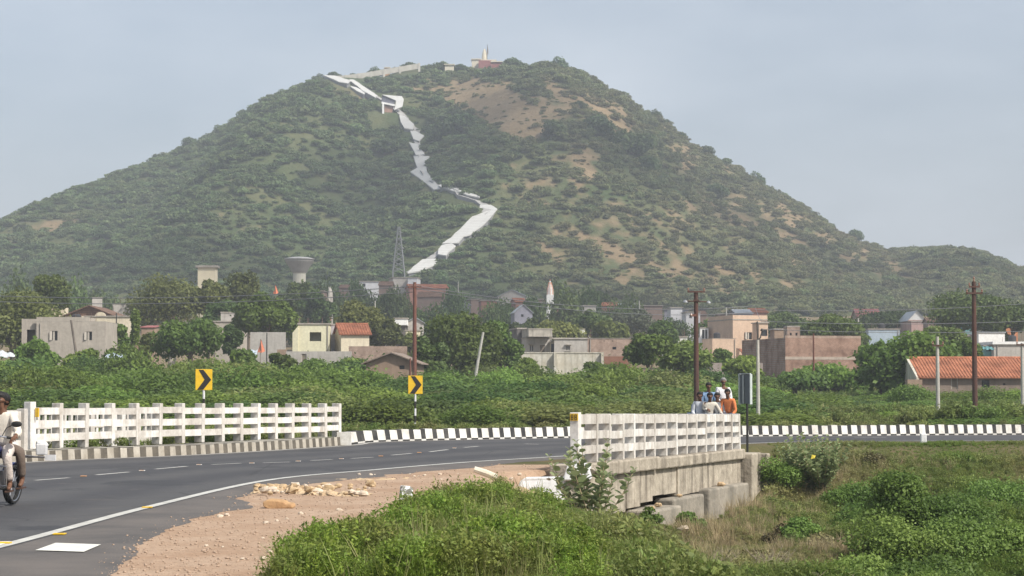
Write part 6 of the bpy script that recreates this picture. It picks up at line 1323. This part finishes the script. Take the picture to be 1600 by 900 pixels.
# trees one can tell apart on the skyline and the upper slopes
hm = [shrub_mesh('hill_tree', 500 + i, 7, 5, 1500, .5, [LF['hilld'], bark], nl=10, flat=.7) for i in range(4)]
def htree(px, py_, wpx, lab, grp_, ridge=True):
    if ridge:
        X_ = (px - 800) / F * (YR0 - 8); p = Vector((X_, YR0 - 8, float(hill_z(X_, YR0 - 8))))
    else: p = hill_hit(px, py_ + 8)
    s_ = wpx * p.y / F / 6.6; put('hill_tree', hm[int(px) % 4], (p.x, p.y, p.z - .5), px, (s_, s_, s_ * rg.uniform(.8, 1.1)), lab, 'tree', grp_)
for i in range(46):
    px = 60 + i * 29 + rg.uniform(-9, 9)
    if 726 < px < 790: continue
    w_ = rg.choice([14, 18, 22, 28]) * (1.15 if 620 < px < 940 else 1)
    side = 'left slope' if px < 500 else ('summit' if px < 960 else 'right slope')
    htree(px, 0, w_, 'dark tree standing out on the skyline of the %s' % side, 'skyline trees of the ' + side)
for px, py_, w_, lab in [(637, 95, 24, 'rounded dark tree on the skyline beside the ridge wall'), (583, 101, 26, 'low dark tree on the skyline left of the tiny orange hut'), (875, 104, 34, 'bushy dark tree on the skyline right of the summit temple'), (800, 96, 30, 'dark tree just right of the summit temple'), (846, 101, 26, 'dark tree between the temple and the bushy skyline tree'), (688, 96, 24, 'dark tree left of the low cream summit building')]: htree(px, py_, w_, lab, None)
for px, py_, w_, lab in [(932, 205, 48, 'largest dark green tree on the upper right slope'), (985, 232, 60, 'broad blackish-green tree in the middle of the right slope'), (868, 208, 40, 'dark tree below the bare brown patch'), (905, 160, 22, 'small round dark bush above the largest upper tree'), (1010, 225, 34, 'dark tree touching the broad blackish one'), (1010, 262, 40, 'dark tree below the broad blackish one'), (720, 200, 44, 'dark tree left of the bare brown patch'), (690, 215, 44, 'dark tree right of the steep stairway flight'), (600, 235, 40, 'dark tree left of the steep stairway flight'), (1120, 300, 34, 'dark tree low on the right slope')]: htree(px, py_, w_, lab, None, False)

# gravel on the shoulder: far too many to count
def peb(seed):
    r_ = random.Random(seed); mb = MB(); mb.ball((0, 0, .25), (1, .8, .6), None, 6, 4, .3, r_)
    V = np.array(mb.v); F4 = [f if len(f) == 4 else [f[0], f[1], f[2], f[2]] for f in mb.f]
    tri = []
    for f in mb.f: tri += [(f[0], f[1], f[2])] + ([(f[0], f[2], f[3])] if len(f) == 4 else [])
    return V, np.array(tri), np.full(len(V), r_.random())
pm = surf('pebble', (.47, .35, .26), (.34, .24, .17), .95, 30, 0)
rs = np.random.RandomState(9); n = 16000; Y = 18 * (48 / 18) ** rs.rand(n); px_ = rs.uniform(150, 900, n); X = (px_ - 800) * Y / F
kx = (X > np.interp(Y, shS[:, 1], shS[:, 0]) - .12 - .35 * rs.rand(n) ** 3) & (X < dist_road(X, Y) + 1.2) & (Y < 46); X, Y = X[kx], Y[kx]; n = len(X)
s_ = .003 + .016 * rs.rand(n) ** 6
scatter('gravel', [peb(i) for i in range(4)], np.stack([X, Y, ground_z(X, Y) + .002], 1), np.stack([0 * X, 0 * X, rs.uniform(0, 6.28, n)], 1), np.stack([s_ * 1.2] * 3, 1), rs.randint(0, 4, n), 0 * X, [pm], 'fine loose gravel scattered over the dusty shoulder', 'gravel')
# ------------------------------------------------------------------ people
skin = surf('skin_brown', (.17, .085, .05), (.14, .068, .04), .55, 12, 0); hairm = surf('hair_black', (.012, .011, .011), (.02, .018, .016), .6, 30, .3); hairg = surf('hair_grey', (.30, .29, .28), (.20, .19, .18), .7, 30, .3)
eyew = plain('eye', (.30, .27, .25), .3); lipm = plain('lip', (.16, .06, .045), .5)
def cloth(name, c): return surf('cloth_' + name, c, tuple(x * .78 for x in c), .85, 7, .5, fine=30, bd=.01)
def skinmesh(name, verts, edges, radii, mat, parent, root=0, sub=2, loc=None):
    me = bpy.data.meshes.new(name); me.from_pydata([tuple(v) for v in verts], edges, []); me.materials.append(mat)
    o = bpy.data.objects.new(name, me); col.objects.link(o)
    bm = bmesh.new(); bm.from_mesh(me); lay = bm.verts.layers.skin.verify(); bm.verts.ensure_lookup_table()
    for i, v in enumerate(bm.verts):
        r = radii[i]; v[lay].radius = (r, r) if not hasattr(r, '__len__') else r; v[lay].use_root = (i == root)
    bm.to_mesh(me); bm.free()
    md = o.modifiers.new('skin', 'SKIN'); md.use_smooth_shade = True; md.branch_smoothing = .3
    s_ = o.modifiers.new('subsurf', 'SUBSURF'); s_.levels = sub; s_.render_levels = sub
    if parent is not None: o.parent = parent
    return o
def person(label, loc, rz, J, shirt, trous, hair=hairm, group=None, sc_=1.0, mous=True, sleeve=1.0, fingers=True, face=(0, 0), turban=None, bare_legs=False, sandals=None):
    """J: joints in the person's frame (x forward, y left, z up): hip, waist, chest, neck, head, sh/el/wr/hd l,r ; hp/kn/an/to l,r"""
    e = empty('person', loc, rz, label, 'person', group)
    V = []; E = []; Rr = []
    def a(p, r, par=None):
        V.append(Vector(p)); Rr.append(r)
        if par is not None: E.append((par, len(V) - 1))
        return len(V) - 1
    hip = a(J['hip'], .125); wa = a(J['waist'], .115, hip); ch = a(J['chest'], .125, wa); nk = a(J['neck'], .046, ch)
    H = Vector(J['head']); fw = Vector((math.cos(face[0]) * math.cos(face[1]), math.sin(face[0]) * math.cos(face[1]), math.sin(face[1]))).normalized(); upv = Vector((-fw.x * fw.z, -fw.y * fw.z, 1)).normalized()
    hb = a(H - upv * .075 + fw * .02, .068, nk); hc = a(H, .088, hb); ht = a(H + upv * .06 - fw * .005, .072, hc)
    sd = fw.cross(upv)
    jaw = a(H - upv * .085 + fw * .058, .040, hb)
    ns = a(H - upv * .015 + fw * .098, .017, hc); a(H - upv * .035 + fw * .116, .013, ns)
    for s_ in (-1, 1): a(H + sd * s_ * .088 - upv * .015, .018, hc)
    for s_ in ('l', 'r'):
        sh = a(J['sh' + s_], .062, ch); el = a(J['el' + s_], .043, sh); wr = a(J['wr' + s_], .027, el)
        hd_ = Vector(J['hd' + s_]); wv = Vector(J['wr' + s_]); dv = (hd_ - wv).normalized(); pm = a(wv + dv * .06, .032, wr)
        if fingers:
            side = dv.cross(Vector((0, 0, 1))); side = side.normalized() if side.length > .1 else Vector((0, 1, 0)); dn = dv.cross(side)
            if dn.z > 0: dn = -dn
            for k_, ln_ in ((-1.5, .065), (-.5, .078), (.5, .074), (1.5, .058)):
                b0 = wv + dv * .085 + side * k_ * .019; f0 = a(b0, .0095, pm); f1 = a(b0 + dv * ln_ * .55 + dn * .012, .009, f0); a(b0 + dv * ln_ * .75 + dn * ln_ * .6, .008, f1)
            sg = 1 if s_ == 'l' else -1
            t0 = a(wv + dv * .045 - side * sg * .036, .011, pm); a(wv + dv * .085 - side * sg * .05 + dn * .02, .0095, t0)
        hp = a(J['hp' + s_], .088, hip); kn = a(J['kn' + s_], .056, hp); an = a(J['an' + s_], .038, kn)
        tv = Vector(J['to' + s_]); av = Vector(J['an' + s_]); mid = a(av.lerp(tv, .45) - Vector((0, 0, .025)), .036, an); a(tv, .028, mid)
    body = skinmesh('body', V, E, Rr, skin, e)
    def part(nm, chain, m, sub=2):
        v_, e_, r_ = [], [], []
        for seq in chain:
            prev = None
            for p, r, key in seq:
                if key is not None and key in keys: i = keys[key]
                else:
                    v_.append(Vector(p)); r_.append(r); i = len(v_) - 1
                    if key is not None: keys[key] = i
                if prev is not None: e_.append((prev, i))
                prev = i
        return skinmesh(nm, v_, e_, r_, m, e, sub=sub)
    keys = {}
    def lp(p, q, t): return Vector(p).lerp(Vector(q), t)
    ch_s = [[(J['hip'], .15, 'h'), (J['waist'], .14, 'w'), (J['chest'], .15, 'c'), (lp(J['chest'], J['neck'], .75), .075, None)]]
    for s_ in ('l', 'r'):
        sl_ = [(J['chest'], .15, 'c'), (J['sh' + s_], .082, None), (lp(J['sh' + s_], J['el' + s_], .6), .066, None)]
        if sleeve > .6: sl_ += [(J['el' + s_], .060, None), (lp(J['el' + s_], J['wr' + s_], sleeve * .85), .048, None)]
        ch_s.append(sl_)
    part('shirt', ch_s, shirt)
    keys = {}
    ch_t = [[(lp(J['hip'], J['waist'], .2), .145, 'w'), (J['hip'], .15, 'h')]]
    for s_ in ('l', 'r'):
        ch_t.append([(J['hip'], .15, 'h'), (J['hp' + s_], .108, None), (lp(J['hp' + s_], J['kn' + s_], .55), .095, None), (J['kn' + s_], .078, None), (lp(J['kn' + s_], J['an' + s_], .5), .068, None), (lp(J['kn' + s_], J['an' + s_], .9), .062, None)])
    part('trousers', ch_t, trous)
    # hair cap
    mb = MB(); c = H + upv * .028 - fw * .016; rh = random.Random(int(abs(H.z * 1000)) + len(label))
    mb.ball((0, 0, 0), (.108, .104, .104), hair, 16, 12, .035, rh)
    vv = []
    for p in mb.v:
        q = Vector(p); 
        if q.z < -.03 and q.x > -.02: q = q * .70
        if q.x > .05 and q.z < .03: q = q * .76
        vv.append(tuple(c + fw * q.x + sd * q.y + upv * q.z))
    mb.v = vv; mb.build('hair', e, smooth=True)
    mb = MB()
    for s_ in (-1, 1):
        p = H + fw * .083 + sd * s_ * .032 + upv * .008; mb.ball(p, (.012, .012, .009), eyew, 8, 6); mb.ball(p + fw * .008, .0065, hairm, 8, 6)
        mb.tube([p + fw * .008 + upv * .020 - sd * .014, p + fw * .010 + upv * .024, p + fw * .004 + upv * .019 + sd * .014], .0045, hairm, 5)
    mb.build('eyes', e)
    mb = MB(); p = H + fw * .098 - upv * .066; mb.tube([p - sd * .026 - fw * .01, p, p + sd * .026 - fw * .01], .007, lipm, 6); mb.build('mouth', e)
    if mous: mb = MB(); p = H + fw * .103 - upv * .050; mb.tube([p - sd * .034 - fw * .016 - upv * .006, p, p + sd * .034 - fw * .016 - upv * .006], .0075, hair, 6); mb.build('moustache', e)
    if sandals:
        mb = MB()
        for s_ in ('l', 'r'):
            av = Vector(J['an' + s_]); tv = Vector(J['to' + s_]); m_ = av.lerp(tv, .45); dv = (tv - av); yw_ = math.atan2(dv.y, dv.x)
            mb.box((m_.x, m_.y, min(av.z - .07, tv.z - .035)), (.26, .09, .02), sandals, (0, -math.atan2(tv.z - av.z + .05, .25) * .3, yw_))
        mb.build('sandals', e)
    return e
def sit(hz=.5, lean=.08, kx=.42, spread=.12, look=0, sh=.49, hands=None, knee_z=None, foot_x=.45, foot_z=.05, headtilt=0, headx=0):
    J = {'hip': (0, 0, hz), 'waist': (lean * .35, 0, hz + .2), 'chest': (lean * .8, 0, hz + .40), 'neck': (lean * 1.1, 0, hz + .56), 'head': (lean * 1.3 + .02 + headx, 0, hz + .70)}
    kz = hz + .06 if knee_z is None else knee_z
    for s_, y in (('l', 1), ('r', -1)):
        J['sh' + s_] = (lean * .95, y * .175, hz + .47)
        h = (hands or {}).get(s_, (kx * .8, y * .16, kz + .10)); h = Vector(h)
        S = Vector(J['sh' + s_]); mid = (S + h) / 2 + Vector((-.09, y * .07, -.10)); J['el' + s_] = mid
        J['wr' + s_] = h; J['hd' + s_] = h + Vector((.08, 0, -.03)) if h.x > 0.1 else h + Vector((0, 0, -.08))
        J['hp' + s_] = (.02, y * .095, hz - .01); J['kn' + s_] = (kx, y * (spread + .04), kz)
        J['an' + s_] = (foot_x, y * spread, foot_z + .08); J['to' + s_] = (foot_x + .17, y * (spread + .03), foot_z + .03)
    return J
# the open cart beyond the parapet and the six people on it
cp = P(1113, 600, 66.0); cart_blue = plain('cart_blue', (.05, .10, .17), .5); rubber = surf('rubber', (.02, .02, .02), (.03, .03, .03), .8); chrome = plain('chrome', (.5, .5, .52), .2, .9)
ce = empty('open_cart', (cp.x, cp.y, .004), 0, 'dark blue open cart carrying six people behind the near parapet', 'cart')
mb = MB(); mb.box((0, .1, .52), (1.42, 2.4, .08), cart_blue)
for y, h_ in ((-1.08, .30), (1.28, .30)): mb.box((0, y, .56 + h_ / 2), (1.42, .05, h_), cart_blue)
for x in (-.685, .685): mb.box((x, .1, .70), (.05, 2.3, .28), cart_blue)
mb.build('body', ce, bevel=.01)
mb = MB(); mb.box((0, -.55, .66), (1.3, .4, .2), cart_blue); mb.build('front_bench', ce)
mb = MB(); mb.box((0, .25, .85), (1.3, .45, .58), cart_blue); mb.build('rear_bench', ce)
for x in (-.6, .6):
    for y in (-.7, .9):
        w_ = MB(); w_.tube([(x - .08, y, .28), (x + .08, y, .28)], .28, rubber, 20); wo = w_.build('wheel', ce); r_ = MB(); r_.tube([(x - .085, y, .28), (x + .085, y, .28)], .15, steel, 14); r_.build('rim', wo)
FC = R(-90)
def grp(px, ytop, dy, lab, shirt, trous, hair=hairm, look=0, hands=None, lean=.1, rz=0, mous=True, sleeve=1., kx=.35):
    D = 66.0 + dy; t = P(px, ytop, D); hz = t.z - .805 - .0
    seat_hz = hz
    J = sit(seat_hz, lean, kx, .11, 0, hands=hands, knee_z=seat_hz - .02 if seat_hz < 1 else seat_hz - .05, foot_x=kx + .02, foot_z=max(.57, seat_hz - .62))
    person(lab, (t.x, D, 0), FC + rz, J, shirt, trous, hair, None, mous=mous, sleeve=sleeve, face=(look, -.05))
grp(1106, 598.5, .10, 'person in a blue shirt sitting high at the back left of the cart', cloth('blue', (.22, .34, .52)), cloth('grey', (.2, .2, .22)), rz=.1, mous=True)
grp(1130, 591, .12, 'grey-haired person in an open white shirt, highest in the cart', cloth('white', (.80, .79, .80)), cloth('white2', (.66, .66, .66)), hairg, rz=.1, lean=.02)
grp(1094, 613, -.50, 'person in a white top leaning at the left end of the cart', cloth('white3', (.72, .74, .78)), cloth('bluegrey', (.15, .22, .3)), rz=-.15, lean=.12)
grp(1107, 614, -.62, 'moustached person in a cream shirt with one arm stretched to the right', cloth('cream', (.74, .68, .58)), cloth('denim', (.16, .22, .30)), rz=.12, lean=.16, hands={'l': (.22, .42, .80 + .0), 'r': (.24, -.05, 1.0)})
grp(1120, 614, -.42, 'person in a pale checked shirt squeezed in the middle of the cart', cloth('pale', (.42, .44, .46)), cloth('denim2', (.20, .25, .32)), rz=0)
grp(1139, 608.5, -.48, 'person in an orange shirt at the right end of the cart', cloth('orange', (.78, .25, .09)), cloth('dark', (.06, .06, .09)), rz=-.35, lean=.14, look=.1, hands={'r': (.3, -.18, .88), 'l': (.28, .16, .80)})

# ------------------------------------------------------------------ motorcycle and its riders
bk = P(-5, 600, 30.1); hdg = R(-90 - 9)
me_ = empty('motorcycle', (bk.x, bk.y, .004), hdg, 'dark motorcycle with round mirrors and orange indicators coming along the road', 'motorcycle')
paintb = plain('bike_blue', (.03, .04, .16), .25); bl = plain('engine_metal', (.22, .22, .23), .4, .8); orng = plain('indicator_orange', (.85, .25, .03), .3); seatm = plain('seat_vinyl', (.02, .02, .02), .5)
for x in (-.62, .64):
    mb = MB(); n_ = 28; mb.lathe([(.25, -.045), (.285, -.04), (.30, 0), (.285, .04), (.25, .045), (.245, 0), (.25, -.045)], (x, 0, .30), rubber, n_, 'y', False); wo = mb.build('wheel', me_, smooth=True)
    mb = MB(); mb.lathe([(.24, -.03), (.25, -.035), (.25, .035), (.24, .03)], (x, 0, .30), chrome, n_, 'y', False); mb.tube([(x, -.05, .3), (x, .05, .3)], .05, bl, 12)
    for k in range(12):
        a = k * math.pi / 6; mb.tube([(x, 0, .3), (x + .24 * math.cos(a), 0, .3 + .24 * math.sin(a))], .005, chrome, 4)
    mb.build('rim', wo)
    mb = MB(); c0 = x
    for k in range(9):
        a = R(20 + 15 * k) if x > 0 else R(35 + 15 * k); a2 = a + R(15)
        q = [(c0 + r_ * math.cos(t), y, .3 + r_ * math.sin(t)) for t, r_ in ((a, .325), (a2, .325))  for y in (-.06, .06)]
        mb.add([q[0], q[1], q[3], q[2], *[(p[0] * 1 + 0, p[1], p[2] + .006) for p in (q[0], q[1], q[3], q[2])]], [(0, 1, 2, 3), (7, 6, 5, 4), (0, 4, 5, 1), (2, 6, 7, 3)], paintb)
    mb.build('mudguard', me_)
mb = MB(); mb.tube([(.64, .07, .3), (.42, .07, .82)], .022, chrome, 8); mb.tube([(.64, -.07, .3), (.42, -.07, .82)], .022, chrome, 8); mb.build('front_fork', me_)
mb = MB(); mb.tube([(.40, 0, .85), (.15, 0, .55), (.05, 0, .28), (-.3, 0, .30), (-.62, 0, .32)], .025, blk, 8); mb.tube([(.4, 0, .8), (-.2, 0, .72), (-.7, 0, .76)], .025, blk, 8); mb.build('frame', me_)
mb = MB(); mb.ball((.17, 0, .82), (.25, .14, .12), paintb, 16, 10); mb.build('fuel_tank', me_, smooth=True)
mb = MB(); mb.ball((-.35, 0, .80), (.42, .13, .06), seatm, 16, 8); mb.build('seat', me_, smooth=True)
mb = MB(); mb.box((.05, 0, .40), (.28, .22, .26), bl); mb.tube([(.06, 0, .45), (.16, 0, .62)], .075, bl, 12)
for k in range(5): mb.tube([(.07 + .02 * k, 0, .50 + .025 * k), (.075 + .02 * k, 0, .505 + .025 * k)], .09, bl, 12)
mb.build('engine', me_, bevel=.01)
mb = MB(); mb.tube([(.18, -.1, .5), (.22, -.12, .25), (-.2, -.14, .24), (-.75, -.17, .36)], [.02, .022, .035, .045], chrome, 10); mb.build('exhaust', me_)
mb = MB(); mb.tube([(.52, 0, .88), (.60, 0, .88)], [.10, .085], blk, 16); hl = mb.build('headlight', me_); mb = MB(); mb.ball((.60, 0, .88), (.03, .085, .085), glassy, 12, 8); mb.build('lens', hl)
mb = MB(); mb.tube([(.22, -.37, 1.0), (.34, -.22, 1.04), (.40, 0, .97), (.34, .22, 1.04), (.22, .37, 1.0)], .013, chrome, 8); hb_ = mb.build('handlebar', me_)
for s_ in (-1, 1):
    mb = MB(); mb.tube([(.29, s_ * .28, 1.025), (.22, s_ * .38, 1.0)], .019, rubber, 8); mb.build('grip', hb_)
    mb = MB(); mb.tube([(.33, s_ * .23, 1.04), (.34, s_ * .30, 1.16), (.31, s_ * .40, 1.21)], .007, blk, 6); mb.ball((.305, s_ * .44, 1.215), (.022, .085, .045), blk, 14, 8); mi_ = mb.build('mirror', me_)
    mb = MB(); mb.ball((.50, s_ * .19, .80), (.03, .05, .032), orng, 10, 8); mb.tube([(.45, s_ * .08, .81), (.49, s_ * .17, .80)], .01, blk, 6); mb.build('indicator', me_)
    mb = MB(); mb.tube([(.1, s_ * .05, .27), (.1, s_ * .26, .27)], .016, rubber, 8); mb.build('footpeg', me_)
mb = MB(); mb.tube([(.27, -.05, .62), (.25, -.27, .60), (.25, -.27, .32), (.25, .27, .32), (.25, .27, .60), (.27, .05, .62)], .013, chrome, 8); mb.build('crash_guard', me_)
mb = MB(); mb.tube([(-.62, 0, .74), (-.62, .52, .70)], .012, chrome, 8); mb.tube([(-.80, .1, .70), (-.80, .52, .70)], .012, chrome, 8); cr = mb.build('side_rack', me_)
mb = MB(); mb.box((-.60, .60, .70), (.02, .17, .085), washw); mb.build('plate', cr)
mb = MB(); mb.box((-.71, .30, .82), (.22, .2, .24), surf('cloth_bag_w', (.72, .72, .72)), (0, 0, .1)); bgm = mb.build('white_bag', bevel=.03)
mb2 = MB(); mb2.box((0, 0, 0), (.16, .15, .17), surf('cloth_bag_w', (.72, .72, .72)), (0, 0, .1)); mb2.ball((.0, .02, .06), (.10, .09, .07), surf('cloth_bag_w', (.72, .72, .72)), 8, 6, .2, random.Random(3)); 
bpy.data.objects.remove(bgm)
mM = Matrix.Translation(me_.location) @ Euler((0, 0, hdg)).to_matrix().to_4x4()
tag(mb2.build('bag', loc=mM @ Vector((-.71, .42, .82)), bevel=.03), 'white bag riding on the rack of the motorcycle', 'bag')
J = sit(.86, .10, .40, .17, 0, hands={'l': (.45, .36, 1.03), 'r': (.45, -.36, 1.03)}, knee_z=.78, foot_x=.22, foot_z=.27)
for s_, y in (('l', 1), ('r', -1)):
    J['hd' + s_] = (.56, y * .38, 1.0); J['wr' + s_] = (.43, y * .36, 1.045); J['el' + s_] = (.24, y * .33, 1.08); J['an' + s_] = (.22, y * .20, .34); J['to' + s_] = (.38, y * .24, .27); J['kn' + s_] = (.38, y * .21, .76)
loc = mM @ Vector((-.20, .03, 0))
cream = surf('cloth_kurta', (.80, .73, .62), (.70, .62, .52), .85, 5, .6, fine=22, bd=.012)
person('person in a cream shirt and pale trousers riding the motorcycle', loc, hdg, J, cream, surf('cloth_pale_trousers', (.66, .58, .52), (.52, .45, .40), .85, 6, .6, fine=24), face=(.12, -.06), sandals=plain('sandal', (.08, .04, .025), .6))
J = sit(.84, -.02, .36, .26, 0, hands={'l': (.18, .12, .98), 'r': (.18, -.12, .98)}, knee_z=.80, foot_x=.22, foot_z=.28)
for s_, y in (('l', 1), ('r', -1)): J['kn' + s_] = (.34, y * .33 + .09, .80); J['an' + s_] = (.20, y * .31 + .09, .38); J['to' + s_] = (.36, y * .33 + .09, .30)
loc = mM @ Vector((-.54, -.13, 0))
person('person in brown trousers sitting as pillion behind the rider', loc, hdg, J, surf('cloth_grey_shirt', (.58, .54, .48), None, .85, 5, .5), surf('cloth_brown', (.19, .145, .115), (.13, .10, .08), .85, 6, .6, fine=24), face=(-.1, -.05), sandals=plain('sandal', (.08, .04, .025), .6))
